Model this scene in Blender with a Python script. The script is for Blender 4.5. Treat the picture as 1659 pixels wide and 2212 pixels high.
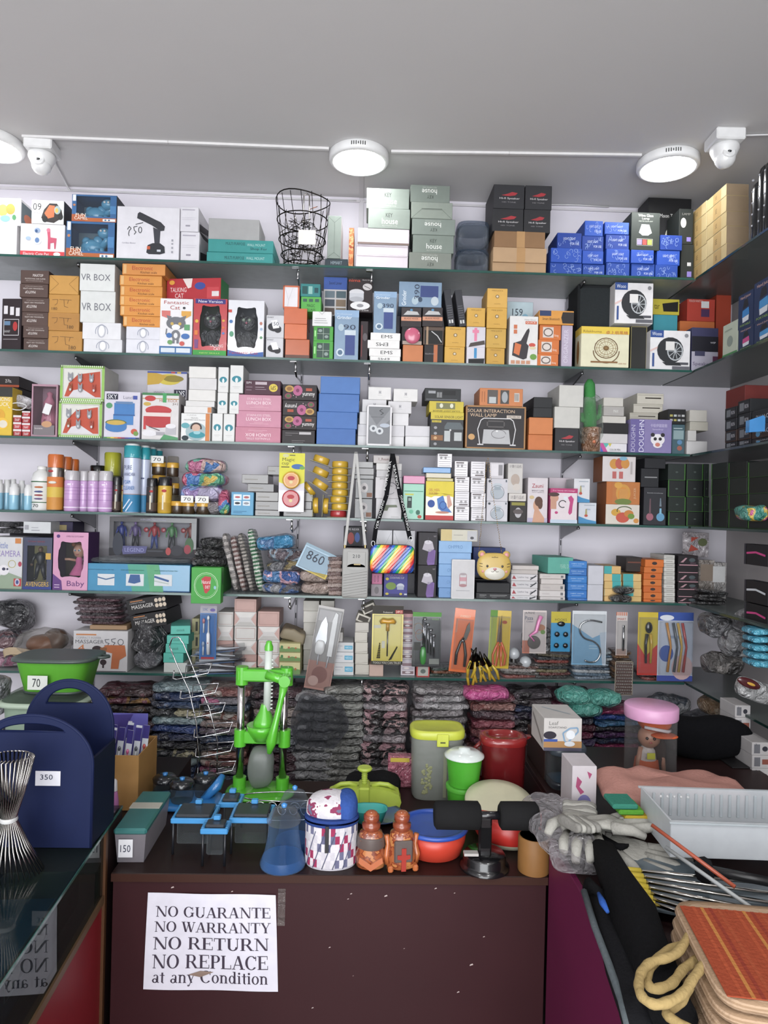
import bpy,bmesh,math,random
from math import sin,cos,pi,radians as rad
from mathutils import Vector,Matrix,Euler,noise
random.seed(11)
for o in list(bpy.data.objects): bpy.data.objects.remove(o)
SC = bpy.context.scene; COL = SC.collection

# ---------------- camera ----------------
F = 1500.0; CAM = Vector((0,0,1.6)); YAW = rad(1.7); ROLL = rad(1.4)
Hh = Vector((cos(YAW),-sin(YAW),0)); Up = Vector((0,0,1)); FW = Vector((sin(YAW),cos(YAW),0))
CR = Hh*cos(ROLL) + Up*sin(ROLL); CU = -Hh*sin(ROLL) + Up*cos(ROLL)
cd = bpy.data.cameras.new('camera'); co = bpy.data.objects.new('camera',cd); COL.objects.link(co)
co.matrix_world = Matrix((( CR.x,CU.x,-FW.x,CAM.x),(CR.y,CU.y,-FW.y,CAM.y),(CR.z,CU.z,-FW.z,CAM.z),(0,0,0,1)))
cd.sensor_fit = 'VERTICAL'; cd.sensor_height = 36; cd.lens = F/2212*36; cd.clip_start = .02
SC.camera = co
# ---------------- light ----------------
SC.view_settings.view_transform = 'Standard'; SC.view_settings.look = 'None'
SC.view_settings.exposure = -.04; SC.view_settings.gamma = 1; SC.view_settings.use_curve_mapping = False
w = bpy.data.worlds.new('world'); SC.world = w; w.use_nodes = True
w.node_tree.nodes['Background'].inputs[0].default_value = (.86,.93,1,1); w.node_tree.nodes['Background'].inputs[1].default_value = 1.5
def area(name,loc,rot,sx,sy,power,col=(1,1,1)):
    l = bpy.data.lights.new(name,'AREA'); l.shape = 'RECTANGLE'; l.size = sx; l.size_y = sy; l.energy = power; l.color = col
    o = bpy.data.objects.new(name,l); COL.objects.link(o); o.location = loc; o.rotation_euler = rot; return o
area('shopfront_daylight',(-.2,-2.6,1.5),(rad(97),0,0),4.2,2.6,250,(.96,.98,1))
for x_,y_ in ((-.9,-.2),(.7,-.2),(-.9,-1.5),(.7,-1.5)): area('bounce_fill',(x_,y_,2.76),(0,0,0),.2,.2,14)  # unseen fill lights, added so floor bounce brightens the ceiling
LAMP_STRENGTH = 42.0

# ---------------- pixel <-> world: where a sight line meets a plane of the shop ----------------
def ray(px,py): return FW*F + CR*(px-829.5) - CU*(py-1106)
def W(px,py,Y): d = ray(px,py); return CAM + d*(Y/d.y)
def G(px,py,z): d = ray(px,py); return CAM + d*((z-1.6)/d.z)
def SX(px,py,X): d = ray(px,py); return CAM + d*(X/d.x)

# ---------------- materials ----------------
def lin(h,tone=True):
    h = h.lstrip('#'); r = []
    for i in (0,2,4):
        c = int(h[i:i+2],16)/255
        r.append(c/12.92 if c <= .04045 else ((c+.055)/1.055)**2.4)
    g_ = .3*r[0]+.59*r[1]+.11*r[2]
    return (*[max(.003,(g_+(c-g_)*.92)*.84) for c in r],1)
_M = {}
def mt(col,kind='card'):
    key = col+kind
    if key in _M: return _M[key]
    parts = col.split(':'); m = bpy.data.materials.new(kind+'_'+parts[0]); m.use_nodes = True; _M[key] = m
    nt = m.node_tree; N = nt.nodes; L = nt.links; b = N['Principled BSDF']; out = N['Material Output']
    def inp(n,v): b.inputs[n].default_value = v
    tc = N.new('ShaderNodeTexCoord')
    nz = N.new('ShaderNodeTexNoise'); nz.inputs['Scale'].default_value = 35; L.new(tc.outputs['Object'],nz.inputs['Vector'])
    if len(parts) == 1:
        base = lin(parts[0]); mx = N.new('ShaderNodeMix'); mx.data_type = 'RGBA'
        mx.inputs[6].default_value = tuple(c*.88 for c in base[:3])+(1,); mx.inputs[7].default_value = tuple(min(1,c*1.06) for c in base[:3])+(1,)
        L.new(nz.outputs[0],mx.inputs[0]); L.new(mx.outputs[2],b.inputs['Base Color'])
    elif parts[1] == 'stripe':      # a:stripe:b:scale
        wv = N.new('ShaderNodeTexWave'); wv.inputs['Scale'].default_value = float(parts[3]); wv.bands_direction = parts[4] if len(parts) > 4 else 'X'
        L.new(tc.outputs['Object'],wv.inputs['Vector'])
        rp = N.new('ShaderNodeValToRGB'); rp.color_ramp.interpolation = 'CONSTANT'
        rp.color_ramp.elements[0].color = lin(parts[0]); rp.color_ramp.elements[1].color = lin(parts[2]); rp.color_ramp.elements[1].position = .5
        L.new(wv.outputs[0],rp.inputs[0]); L.new(rp.outputs[0],b.inputs['Base Color'])
    elif parts[1] == 'rainbow':
        sp = N.new('ShaderNodeMapping'); sp.inputs['Rotation'].default_value = (0,rad(float(parts[3])),0); L.new(tc.outputs['Object'],sp.inputs[0])
        wv = N.new('ShaderNodeTexWave'); wv.wave_profile = 'SAW'; wv.inputs['Scale'].default_value = float(parts[2]); L.new(sp.outputs[0],wv.inputs['Vector'])
        rp = N.new('ShaderNodeValToRGB'); rp.color_ramp.interpolation = 'CONSTANT'; e = rp.color_ramp.elements
        cs = ['1560c8','1a9a50','e8d020','ee7a1c','cc1f24','35307e']
        e[0].color = lin(cs[0]); e[1].color = lin(cs[1]); e[1].position = 1/6
        for k in range(2,6): n = e.new(k/6); n.color = lin(cs[k])
        L.new(wv.outputs[0],rp.inputs[0]); L.new(rp.outputs[0],b.inputs['Base Color'])
    else:                            # blotchy print: colours then a scale at the end
        rp = N.new('ShaderNodeValToRGB'); e = rp.color_ramp.elements; cs = parts[:-1]; n2 = N.new('ShaderNodeTexNoise')
        n2.inputs['Scale'].default_value = float(parts[-1]); n2.inputs['Detail'].default_value = 3; L.new(tc.outputs['Object'],n2.inputs['Vector'])
        rp.color_ramp.interpolation = 'CONSTANT'; e[0].color = lin(cs[0]); e[1].color = lin(cs[1]); e[1].position = .5
        for k,c in enumerate(cs[2:]): n = e.new(.5+.07*(k+1)); n.color = lin(c)
        L.new(n2.outputs[0],rp.inputs[0]); L.new(rp.outputs[0],b.inputs['Base Color'])
    if kind in ('paint','lamin') and len(parts) == 1: mx.inputs[6].default_value = tuple(c*(.97 if kind == 'paint' else .75) for c in base[:3])+(1,); mx.inputs[7].default_value = base; nz.inputs['Scale'].default_value = 5
    if kind == 'card': inp('Roughness',.55); inp('Specular IOR Level',.35)
    elif kind == 'matte': inp('Roughness',.9); inp('Specular IOR Level',.15)
    elif kind == 'gloss': inp('Roughness',.22); inp('Coat Weight',.3)
    elif kind == 'plastic': inp('Roughness',.38)
    elif kind == 'metal': inp('Metallic',1); inp('Roughness',.28)
    elif kind == 'chrome': inp('Metallic',1); inp('Roughness',.12)
    elif kind == 'cloth':
        inp('Roughness',.95); inp('Specular IOR Level',.1); nz.inputs['Scale'].default_value = 160
        bp = N.new('ShaderNodeBump'); bp.inputs['Strength'].default_value = .5; bp.inputs['Distance'].default_value = .003
        L.new(nz.outputs[0],bp.inputs['Height']); L.new(bp.outputs[0],b.inputs['Normal'])
    elif kind == 'film':              # thing in crinkled clear film: the film's gloss is the coat
        inp('Roughness',.32); inp('Coat Weight',1); inp('Coat Roughness',.08); inp('Coat IOR',1.7)
        n3 = N.new('ShaderNodeTexNoise'); n3.inputs['Scale'].default_value = 26; n3.inputs['Detail'].default_value = 5; n3.inputs['Distortion'].default_value = 2.2
        L.new(tc.outputs['Object'],n3.inputs['Vector']); bp = N.new('ShaderNodeBump'); bp.inputs['Strength'].default_value = 1; bp.inputs['Distance'].default_value = .03
        L.new(n3.outputs[0],bp.inputs['Height']); L.new(bp.outputs[0],b.inputs['Coat Normal']); L.new(bp.outputs[0],b.inputs['Normal'])
    elif kind in ('clear','frost','wrap','glass','shelf','pane'):
        inp('Roughness',{'clear': .12,'frost': .4,'wrap': .1,'glass': .03,'shelf': .25,'pane': .01}[kind]); inp('Specular IOR Level',.9)
        tr = N.new('ShaderNodeBsdfTransparent'); ms = N.new('ShaderNodeMixShader'); fr = N.new('ShaderNodeLayerWeight')
        c0 = lin(parts[0]); tr.inputs[0].default_value = tuple(.6+.4*c for c in c0[:3])+(1,)
        ma = N.new('ShaderNodeMath'); ma.operation = 'MULTIPLY_ADD'
        k0,k1 = {'clear': (.4,.02),'frost': (.45,.45),'wrap': (.6,.04),'glass': (.6,.07),'shelf': (.3,.5),'pane': (.55,.12)}[kind]
        fr.inputs[0].default_value = .35
        ma.inputs[1].default_value = k0; ma.inputs[2].default_value = k1; L.new(fr.outputs['Facing'],ma.inputs[0])
        L.new(ma.outputs[0],ms.inputs[0]); L.new(tr.outputs[0],ms.inputs[1]); L.new(b.outputs[0],ms.inputs[2]); L.new(ms.outputs[0],out.inputs[0])
        if kind in ('glass','pane'): mx.inputs[6].default_value = mx.inputs[7].default_value = (.012,.02,.018,1)
        if kind == 'wrap':
            n3 = N.new('ShaderNodeTexNoise'); n3.inputs['Scale'].default_value = 30; n3.inputs['Distortion'].default_value = 2; L.new(tc.outputs['Object'],n3.inputs['Vector'])
            bp = N.new('ShaderNodeBump'); bp.inputs['Strength'].default_value = 1; bp.inputs['Distance'].default_value = .015
            L.new(n3.outputs[0],bp.inputs['Height']); L.new(bp.outputs[0],b.inputs['Normal'])
    elif kind == 'navy': inp('Roughness',.6); inp('Specular IOR Level',.2)
    elif kind == 'emit':
        b.inputs['Emission Color'].default_value = lin(parts[0]); inp('Emission Strength',LAMP_STRENGTH)
    elif kind == 'paint': inp('Roughness',.7); inp('Specular IOR Level',.2)
    elif kind == 'lamin':
        inp('Roughness',.42); inp('Specular IOR Level',.25); nz.inputs['Scale'].default_value = 6; nz.inputs['Detail'].default_value = 6
    return m

# ---------------- mesh builder ----------------
_T = {}
def glyphs(s):
    if s in _T: return _T[s]
    c = bpy.data.curves.new('t','FONT'); c.body = s; c.size = 1; c.resolution_u = 2
    o = bpy.data.objects.new('t',c); COL.objects.link(o)
    me = bpy.data.meshes.new_from_object(o.evaluated_get(bpy.context.evaluated_depsgraph_get()))
    vs = [v.co.copy() for v in me.vertices]; fs = [tuple(p.vertices) for p in me.polygons]
    bpy.data.objects.remove(o); bpy.data.meshes.remove(me); bpy.data.curves.remove(c)
    if not vs: vs = [Vector((0,0,0))]
    x0 = min(v.x for v in vs); x1 = max(v.x for v in vs); y0 = min(v.y for v in vs); y1 = max(v.y for v in vs)
    r = ([((v.x-x0)/max(1e-6,x1-x0)-.5,(v.y-y0)/max(1e-6,y1-y0)-.5) for v in vs],fs)
    _T[s] = r; return r

class MB:
    def __init__(s): s.v = []; s.f = []; s.mi = []; s.sm = []; s.mats = []
    def m(s,mat):
        if isinstance(mat,str): mat = mt(*(mat.split('|') if '|' in mat else (mat,)))
        if mat not in s.mats: s.mats.append(mat)
        return s.mats.index(mat)
    def add(s,vs,fs,mat,smooth=False,X=None):
        n = len(s.v); i = s.m(mat)
        s.v += [tuple(X @ Vector(p)) if X else tuple(p) for p in vs]
        for f in fs: s.f.append(tuple(n+k for k in f)); s.mi.append(i); s.sm.append(smooth)
        return s
    def box(s,x0,x1,y0,y1,z0,z1,mat,c=.001,X=None,mats=None):
        c = min(c,(x1-x0)*.3,(y1-y0)*.3,(z1-z0)*.3)
        vs = []; idx = {}
        lo = (x0,y0,z0); hi = (x1,y1,z1)
        for sx in (0,1):
            for sy in (0,1):
                for sz in (0,1):
                    S = (sx,sy,sz)
                    for a in range(3):
                        p = [ (hi[k] if S[k] else lo[k]) if k == a else ((hi[k]-c) if S[k] else (lo[k]+c)) for k in range(3)]
                        idx[S,a] = len(vs); vs.append(p)
        fs = []; names = []
        for a in range(3):
            b_,c_ = (a+1) % 3,(a+2) % 3
            for side in (0,1):
                q = []
                for (i,j) in ((0,0),(1,0),(1,1),(0,1)):
                    S = [0,0,0]; S[a] = side; S[b_] = i; S[c_] = j; q.append(idx[tuple(S),a])
                if not side: q.reverse()
                fs.append(q); names.append('xyz'[a]+str(side))
            for i in (0,1):
                for j in (0,1):
                    S0 = [0,0,0]; S1 = [0,0,0]; S0[a] = 0; S1[a] = 1
                    for S in (S0,S1): S[b_] = i; S[c_] = j
                    q = [idx[tuple(S0),b_],idx[tuple(S1),b_],idx[tuple(S1),c_],idx[tuple(S0),c_]]
                    if i == j: q.reverse()
                    fs.append(q); names.append('e')
        for (sx,sy,sz) in [(a,b,d) for a in (0,1) for b in (0,1) for d in (0,1)]:
            q = [idx[(sx,sy,sz),0],idx[(sx,sy,sz),1],idx[(sx,sy,sz),2]]
            if (sx+sy+sz) % 2 == 0: q.reverse()
            fs.append(q); names.append('e')
        if not mats: return s.add(vs,fs,mat,False,X)
        n = len(s.v); s.v += [tuple(X @ Vector(p)) if X else tuple(p) for p in vs]
        for f,nm in zip(fs,names):
            s.f.append(tuple(n+k for k in f)); s.mi.append(s.m(mats.get(nm,mat))); s.sm.append(False)
        return s
    def lathe(s,prof,mat,n=20,X=None,smooth=True,sx=1,sy=1,pw=1):
        vs = []; fs = []
        for r,z in prof:
            for k in range(n):
                a = 2*pi*k/n; ca,sa = cos(a),sin(a)
                if pw != 1: ca = math.copysign(abs(ca)**pw,ca); sa = math.copysign(abs(sa)**pw,sa)
                vs.append((r*ca*sx,r*sa*sy,z))
        for i in range(len(prof)-1):
            for k in range(n):
                a = i*n+k; b = i*n+(k+1) % n; fs.append((a,b,b+n,a+n))
        s.add(vs,fs,mat,smooth,X)
        if prof[0][0] > 1e-5: s.add(vs[:n],[tuple(reversed(range(n)))],mat,False,X)
        if prof[-1][0] > 1e-5: s.add(vs[-n:],[tuple(range(n))],mat,False,X)
        return s
    def cyl(s,r,z0,z1,mat,n=20,X=None,b=0.0,**k):
        b = min(b,r*.5,(z1-z0)*.4)
        pr = [(r-b,z0),(r,z0+b),(r,z1-b),(r-b,z1)] if b else [(r,z0),(r,z1)]
        return s.lathe(pr,mat,n,X,**k)
    def tube(s,pts,r,mat,n=6,closed=False,X=None,flat=1.0):
        pts = [Vector(p) for p in pts]; K = len(pts); vs = []; fs = []; rr = r if isinstance(r,(list,tuple)) else [r]*K
        nrm = None
        for i,p in enumerate(pts):
            a = pts[(i-1) % K] if closed or i > 0 else p; b = pts[(i+1) % K] if closed or i < K-1 else p
            t = (b-a); t = t.normalized() if t.length > 1e-9 else Vector((0,0,1))
            if nrm is None: nrm = t.orthogonal().normalized()
            nrm = nrm - t*nrm.dot(t); nrm = nrm.normalized() if nrm.length > 1e-6 else t.orthogonal().normalized()
            bn = t.cross(nrm)
            for k in range(n):
                a_ = 2*pi*k/n; vs.append(p + (nrm*cos(a_) + bn*sin(a_)*flat)*rr[i])
        for i in range(K if closed else K-1):
            for k in range(n):
                a = i*n+k; b = i*n+(k+1) % n; c = ((i+1) % K)*n; fs.append((a,b,c+(k+1) % n,c+k))
        if not closed: fs.append(tuple(reversed(range(n)))); fs.append(tuple(range((K-1)*n,K*n)))
        return s.add(vs,fs,mat,True,X)
    def soft(s,w,d,h,mat,e=.35,amp=.0,fr=20,seed=0,nu=28,nv=12,X=None,c=(0,0,0)):
        vs = []; fs = []
        def sp(a,p): return math.copysign(abs(a)**p,a)
        off = Vector((seed*3.7,seed*1.3,seed*.7))
        for i in range(nv+1):
            ph = -pi/2 + pi*i/nv
            for k in range(nu):
                th = 2*pi*k/nu
                p = Vector((sp(cos(ph),e)*sp(cos(th),e)*w/2,sp(cos(ph),e)*sp(sin(th),e)*d/2,sp(sin(ph),e*1.4)*h/2))
                if amp:
                    nn = noise.noise_vector((p*fr)+off); p += Vector((nn.x*amp,nn.y*amp,nn.z*amp))
                vs.append(p+Vector(c)+Vector((0,0,h/2)))
        for i in range(nv):
            for k in range(nu):
                a = i*nu+k; b = i*nu+(k+1) % nu; fs.append((a,b,b+nu,a+nu))
        return s.add(vs,fs,mat,True,X)
    def ball(s,c,r,mat,X=None,n=14,sc=(1,1,1)):
        pr = [(r*sin(pi*i/8),-r*cos(pi*i/8)) for i in range(9)]
        M = Matrix.Translation(c) @ Matrix.Diagonal((*sc,1))
        return s.lathe([(max(a,1e-6),z) for a,z in pr],mat,n,(X @ M) if X else M)
    def prism(s,pts,y0,y1,mat,X=None):           # polygon in x,z extruded along y
        n = len(pts); vs = [(x,y0,z) for x,z in pts]+[(x,y1,z) for x,z in pts]
        ar = sum(pts[i][0]*pts[(i+1) % n][1]-pts[(i+1) % n][0]*pts[i][1] for i in range(n))
        fs = [tuple(range(n)),tuple(reversed(range(n,2*n)))] + [(i,i+n,(i+1) % n+n,(i+1) % n) for i in range(n)]
        if ar < 0: fs = [tuple(reversed(f)) for f in fs]
        return s.add(vs,fs,mat,False,X)
    def build(s,name,parent=None,loc=None,rz=0):
        me = bpy.data.meshes.new(name); me.from_pydata(s.v,[],s.f)
        for m in s.mats: me.materials.append(m)
        me.polygons.foreach_set('material_index',s.mi); me.polygons.foreach_set('use_smooth',s.sm); me.update()
        o = bpy.data.objects.new(name,me); COL.objects.link(o)
        if parent: o.parent = parent
        if loc is not None: o.location = loc
        if rz: o.rotation_euler.z = rz
        return o

def crumple(mb,amp,fr):
    for i,v in enumerate(mb.v): n_ = noise.noise_vector(Vector(v)*fr); mb.v[i] = (v[0]+n_.x*amp,v[1]+n_.y*amp,v[2]+n_.z*amp)
    return mb
def tag(o,label,cat,group=None,kind=None):
    o['label'] = label; o['category'] = cat
    if group: o['group'] = group
    if kind: o['kind'] = kind
    return o
def struct(o): o['kind'] = 'structure'; return o
def empty(name,label,cat,loc=(0,0,0),rz=0,group=None):
    o = bpy.data.objects.new(name,None); COL.objects.link(o); o.empty_display_size = .02
    o.location = loc; o.rotation_euler.z = rz; return tag(o,label,cat,group)
def copytree(o,parent=None):
    c = o.copy(); COL.objects.link(c)
    if parent: c.parent = parent
    for ch in list(o.children): copytree(ch,c)
    return c

# decals on a face: (u,v) in 0..1 of that face.  r rect, e ellipse, p polygon, t text, o outline, l line
def decals(mb,decs,o,ux,uz,nr,w,h,X=None):
    o = Vector(o); ux = Vector(ux); uz = Vector(uz); nr = Vector(nr); k = 0
    for dd in decs:
        k += 1; off = nr*(.00025+.00012*k)
        P = lambda u,v: o + ux*(u*w) + uz*(v*h) + off
        t = dd[0]; kind = 'card'
        if t == 'r': q = [(dd[1],dd[2]),(dd[3],dd[2]),(dd[3],dd[4]),(dd[1],dd[4])]; mb.add([P(*a) for a in q],[(0,1,2,3)],dd[5],False,X)
        elif t == 'e':
            n = 18; q = [(dd[1]+dd[3]*cos(2*pi*i/n),dd[2]+dd[4]*sin(2*pi*i/n)) for i in range(n)]; mb.add([P(*a) for a in q],[tuple(range(n))],dd[5],False,X)
        elif t == 'p': mb.add([P(*a) for a in dd[1]],[tuple(range(len(dd[1])))],dd[2],False,X)
        elif t == 'o':
            u0,v0,u1,v1,col,lw = dd[1:7]; lv = lw*w/h
            for a in ((u0,v0,u1,v0+lv),(u0,v1-lv,u1,v1),(u0,v0,u0+lw,v1),(u1-lw,v0,u1,v1)):
                q = [(a[0],a[1]),(a[2],a[1]),(a[2],a[3]),(a[0],a[3])]; mb.add([P(*b) for b in q],[(0,1,2,3)],col,False,X)
        elif t == 'l':        # polyline (pts, col, width in metres)
            pts = [P(*a) for a in dd[1]]
            for a,b in zip(pts,pts[1:]):
                dr = (b-a)
                if dr.length < 1e-7: continue
                sd = dr.normalized().cross(nr)*(dd[3]/2); mb.add([a-sd,b-sd,b+sd,a+sd],[(0,1,2,3)],dd[2],False,X)
        elif t == 'a':        # ring arc: cu,cv,ru,rv,col,width,a0,a1
            cu,cv,ru,rv,col,wd,a0,a1 = dd[1:9]; n = 16
            pts = [P(cu+ru*cos(rad(a0+(a1-a0)*i/n)),cv+rv*sin(rad(a0+(a1-a0)*i/n))) for i in range(n+1)]
            for a,b in zip(pts,pts[1:]):
                sd = (b-a).normalized().cross(nr)*(wd/2); mb.add([a-sd,b-sd,b+sd,a+sd],[(0,1,2,3)],col,False,X)
        elif t == 't':        # text,u,v,height,width,col,rot
            s_,u,v,hh,ww,col = dd[1:7]; rot = rad(dd[7]) if len(dd) > 7 else 0
            vs,fs = glyphs(s_); c = P(u,v); tw = ww*w; th = hh*h
            if len(dd) > 7 and abs(dd[7]) in (90,): tw,th = hh*h,ww*w
            out = []
            for a,b in vs:
                x = a*tw; z = b*th; out.append(c + ux*(x*cos(rot)-z*sin(rot)) + uz*(x*sin(rot)+z*cos(rot)))
            mb.add(out,fs,col,False,X)
def box_decals(mb,dec,w,d,h):
    if not dec: return
    if isinstance(dec,(list,tuple)): dec = {'F': dec}
    for k,ds in dec.items():
        if k == 'F': decals(mb,ds,(-w/2,0,0),(1,0,0),(0,0,1),(0,-1,0),w,h)
        if k == 'L': decals(mb,ds,(-w/2,d,0),(0,-1,0),(0,0,1),(-1,0,0),d,h)
        if k == 'R': decals(mb,ds,(w/2,0,0),(0,1,0),(0,0,1),(1,0,0),d,h)
        if k == 'T': decals(mb,ds,(-w/2,0,h),(1,0,0),(0,1,0),(0,0,1),w,d)

# ---------------- the shop's planes ----------------
YF = 2.40; YW = 2.66; TG = .008
ZS = [0]+[W(830,y,YF).z for y in (577,779,963,1121,1290,1463)]     # top of each shelf
XS = W(1500,700,YF).x; XW = XS+.27
ZC = W(780,427,YW).z                                                     # ceiling
ZD = W(700,1890,1.5).z                                                   # desk top
ZL = ZD+.10; ZR = ZD+.09
ORD = ['','second ','third ','fourth ','fifth ','sixth ','seventh ','eighth ']
POS = lambda i,n: ORD[i]+'lowest' if i < (n+1)//2 else 'topmost' if i == n-1 else ORD[n-1-i]+'highest'

def carton(name,label,loc,rz,wd,h,d,col,dec=None,cat='box',g=None,kind='card',cols=None,c=.0012,seam=None):
    mb = MB(); mats = {k: v+'|'+kind if '|' not in v else v for k,v in (cols or {}).items()}
    mb.box(-wd/2,wd/2,0,d,0,h,col+'|'+kind,c=c,mats=mats or None)
    box_decals(mb,dec,wd,d,h)
    if seam and 'T' not in (dec if isinstance(dec,dict) else {}):
        mb.add([(-wd/2,d*.5-.0007,h+.0004),(wd/2,d*.5-.0007,h+.0004),(wd/2,d*.5+.0007,h+.0004),(-wd/2,d*.5+.0007,h+.0004)],[(0,1,2,3)],seam)
    o = mb.build(name,loc=loc,rz=rz); return tag(o,label,cat,g)
def B(name,label,x0,x1,yt,col,sh=None,dec=None,d=.14,Y=None,z=None,yb=None,rz=0,cat='box',g=None,kind='card',cols=None,jit=True,wrapped=False):
    """a carton whose front stands at depth Y on shelf sh (or at height z, or with its bottom at yb)"""
    Y = (YF+.012+(random.random()*.006 if jit else 0)) if Y is None else Y
    xm = (x0+x1)/2; base = ZS[sh]+.0004 if sh else (z if z is not None else W(xm,yb,Y).z)
    top = W(xm,yt,Y).z; a = W(x0,(yt+(yb or yt+30))/2,Y).x; b = W(x1,(yt+(yb or yt+30))/2,Y).x
    d = min(d,YW-.004-Y) if Y+d > YW-.004 and Y > 2.2 else d
    wd = b-a-.0012
    o = carton(name,label,(0,0,0),0,wd,max(.004,top-base),d,col,dec,cat,g,kind,cols)
    r = rad(rz + (random.uniform(-.7,.7) if jit and not rz else 0)); ctr = Vector(((a+b)/2,Y+d/2,base))
    o.rotation_euler.z = r; o.location = ctr - Vector((-sin(r)*d/2,cos(r)*d/2,0)); o['_top'] = top
    return top
def K(name,label,xs,ys,col,sh=None,dec=None,g=None,z=None,cat='box',**kw):
    """a stack: ys = top edges from the bottom box up"""
    n = len(ys); zz = ZS[sh]+.0004 if sh else z
    for i,y in enumerate(ys):
        x = xs[i] if isinstance(xs[0],(tuple,list)) else xs
        c = col[i] if isinstance(col,list) else col; dc = dec[i] if isinstance(dec,list) and dec and isinstance(dec[0],(list,dict,type(None))) else dec
        nm = name[i] if isinstance(name,list) else name
        lb = label[i] if isinstance(label,list) else label.replace('{p}',POS(i,n))
        zz = B(nm,lb,x[0],x[1],y,c,None,dc,z=zz,g=g,cat=cat,**kw) + .0004
    return zz
# ================= setting =================
def slab(name,x0,x1,y0,y1,z0,z1,mat,c=.0):
    mb = MB(); mb.box(x0,x1,y0,y1,z0,z1,mat,c=.0005); return mb.build(name)
struct(slab('floor',-2.6,XW+.1,-3.2,YW+.1,-.1,0,'cfcac4|paint'))
struct(slab('ceiling',-2.6,XW+.1,-3.2,YW+.1,ZC,ZC+.1,'dad8d8|paint'))
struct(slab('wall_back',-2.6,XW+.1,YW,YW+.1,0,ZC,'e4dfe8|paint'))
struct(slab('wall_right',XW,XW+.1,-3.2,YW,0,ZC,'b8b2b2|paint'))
struct(slab('wall_left',-2.7,-2.6,-3.2,YW,0,ZC,'dcd8dc|paint'))
mb = MB()
for s,e in ((-1.75,-.04),(-.036,XS)):
    mb.box(s,e,YW-.006,YW,ZC-.02,ZC-.012,'d6d2d6|paint')
struct(mb.build('trim_1'))
a = G(781,372,ZC); mb = MB(); mb.box(a.x-.009,a.x+.009,a.y,YW,ZC-.003,ZC+.001,'cfcccd|paint')
mb.box(a.x-.009,a.x+.009,YW-.004,YW,ZS[1]+.01,ZC,'d8d4da|paint'); struct(mb.build('trim_2'))

def trunk(p,q,label):
    A = G(*p,ZC); Bq = G(*q,ZC); dv = Bq-A; L_ = dv.length; mb = MB(); mb.box(0,L_,-.006,.006,-.008,0,'e6e4e4|plastic')
    mb.box(L_*.47,L_*.475,-.0065,.0065,-.0085,0,'cfcdcd|plastic')
    o = mb.build('cable_trunking',loc=A,rz=math.atan2(dv.y,dv.x)); tag(o,label,'cable cover','cable covers on the ceiling')
trunk((48,292),(711,319),'white plastic cable cover on the ceiling left of the middle round light')
trunk((845,325),(1386,333),'white plastic cable cover on the ceiling between the middle and right round lights')
def bend(pts,r,name,label,cat,mat='e0dfe0|plastic',g=None):
    mb = MB(); mb.tube(pts,r,mat,6); return tag(mb.build(name),label,cat,g)
P_ = lambda x,y,Y=YW-.008: W(x,y,Y)
bend([G(112,340,ZC-.006),G(130,372,ZC-.006),G(146,404,ZC-.006),P_(152,412)],.0028,'cable','thin white cable running from the left security camera to the wall','cable')
bend([P_(152,411),P_(230,414),P_(400,418),P_(560,424),P_(640,430),P_(770,433)],.0022,'cable','white cable pinned along the top of the back wall','cable')
bend([P_(1185,442),P_(1250,443),P_(1315,447)],.0022,'cable','short white cable on the wall above the stack of blue boxes','cable')
bend([G(1594,293,ZC-.005),G(1659,291,ZC-.005),G(1720,290,ZC-.005)],.003,'cable','white cable leaving the right security camera on the ceiling','cable')

def ceiling_light(px,py,label,rot):
    c = G(px,py,ZC); c.z = ZC; R = .100
    t = empty('ceiling_light',label,'ceiling light',c,rot,'round surface mounted ceiling lights')
    mb = MB(); mb.lathe([(R-.006,-.0005),(R,-.006),(R,-.026),(R-.004,-.032),(R-.013,-.034),(R-.014,-.028)],'f0f0f0|plastic',48)
    mb.build('housing',t)
    mb = MB(); mb.lathe([(R-.0135,-.028),(R-.016,-.033),(R-.03,-.0345),(.0001,-.035)],'ffffff|emit',48); mb.build('diffuser',t)
    mb = MB()
    for k in (-3,-2,-1,0,1,2,3):
        a_ = rad(-90+k*4.2); M = Matrix.Rotation(a_,4,'Z') @ Matrix.Translation((R+.0001,0,-.016)); hgt = .006 if k else .004
        mb.box(-.0008,.0005,-.0016,.0016,-hgt,hgt,'505050|matte',X=M)
    mb.build('vent_slots',t)
ceiling_light(776,331,'round white ceiling light in the middle, above the stacked grey boxes',rad(-1))
ceiling_light(-18,302,'round white ceiling light cut off by the left edge of the photo',rad(10))
ceiling_light(1443,345,'round white ceiling light on the right, beside the right security camera',rad(-14))

def dome(px,py,label,rz):
    c = G(px,py,ZC); c.z = ZC
    t = empty('security_camera',label,'security camera',c,rad(rz),'dome security cameras on the ceiling')
    mb = MB(); mb.box(-.045,.045,-.045,.045,-.036,0,'eeeeee|plastic',c=.004); mb.build('mounting_box',t)
    mb = MB(); mb.lathe([(.034,-.036),(.042,-.040),(.043,-.050),(.036,-.066),(.030,-.078)],'eeeeee|plastic',28); mb.build('collar',t)
    M = Matrix.Translation((0,-.006,-.080)) @ Matrix.Rotation(rad(62),4,'X')
    mb = MB(); mb.ball((0,-.004,-.078),.031,'f2f2f2|gloss',n=24); ey = mb.build('eyeball',t)
    mb = MB(); M = Matrix.Translation((0,-.004,-.078)) @ Matrix.Rotation(rad(90-18),4,'X')
    mb.lathe([(.019,.022),(.019,.030),(.0165,.031)],'f2f2f2|gloss',24,X=M); mb.lathe([(.0166,.0305),(.0001,.0312)],'0a0a0c|gloss',24,X=M)
    mb.lathe([(.006,.0312),(.006,.0325),(.0001,.034)],'202428|gloss',14,X=M); mb.build('lens',ey)
dome(92,309,'white dome security camera at the top left, its lens towards the shop',4)
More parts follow.
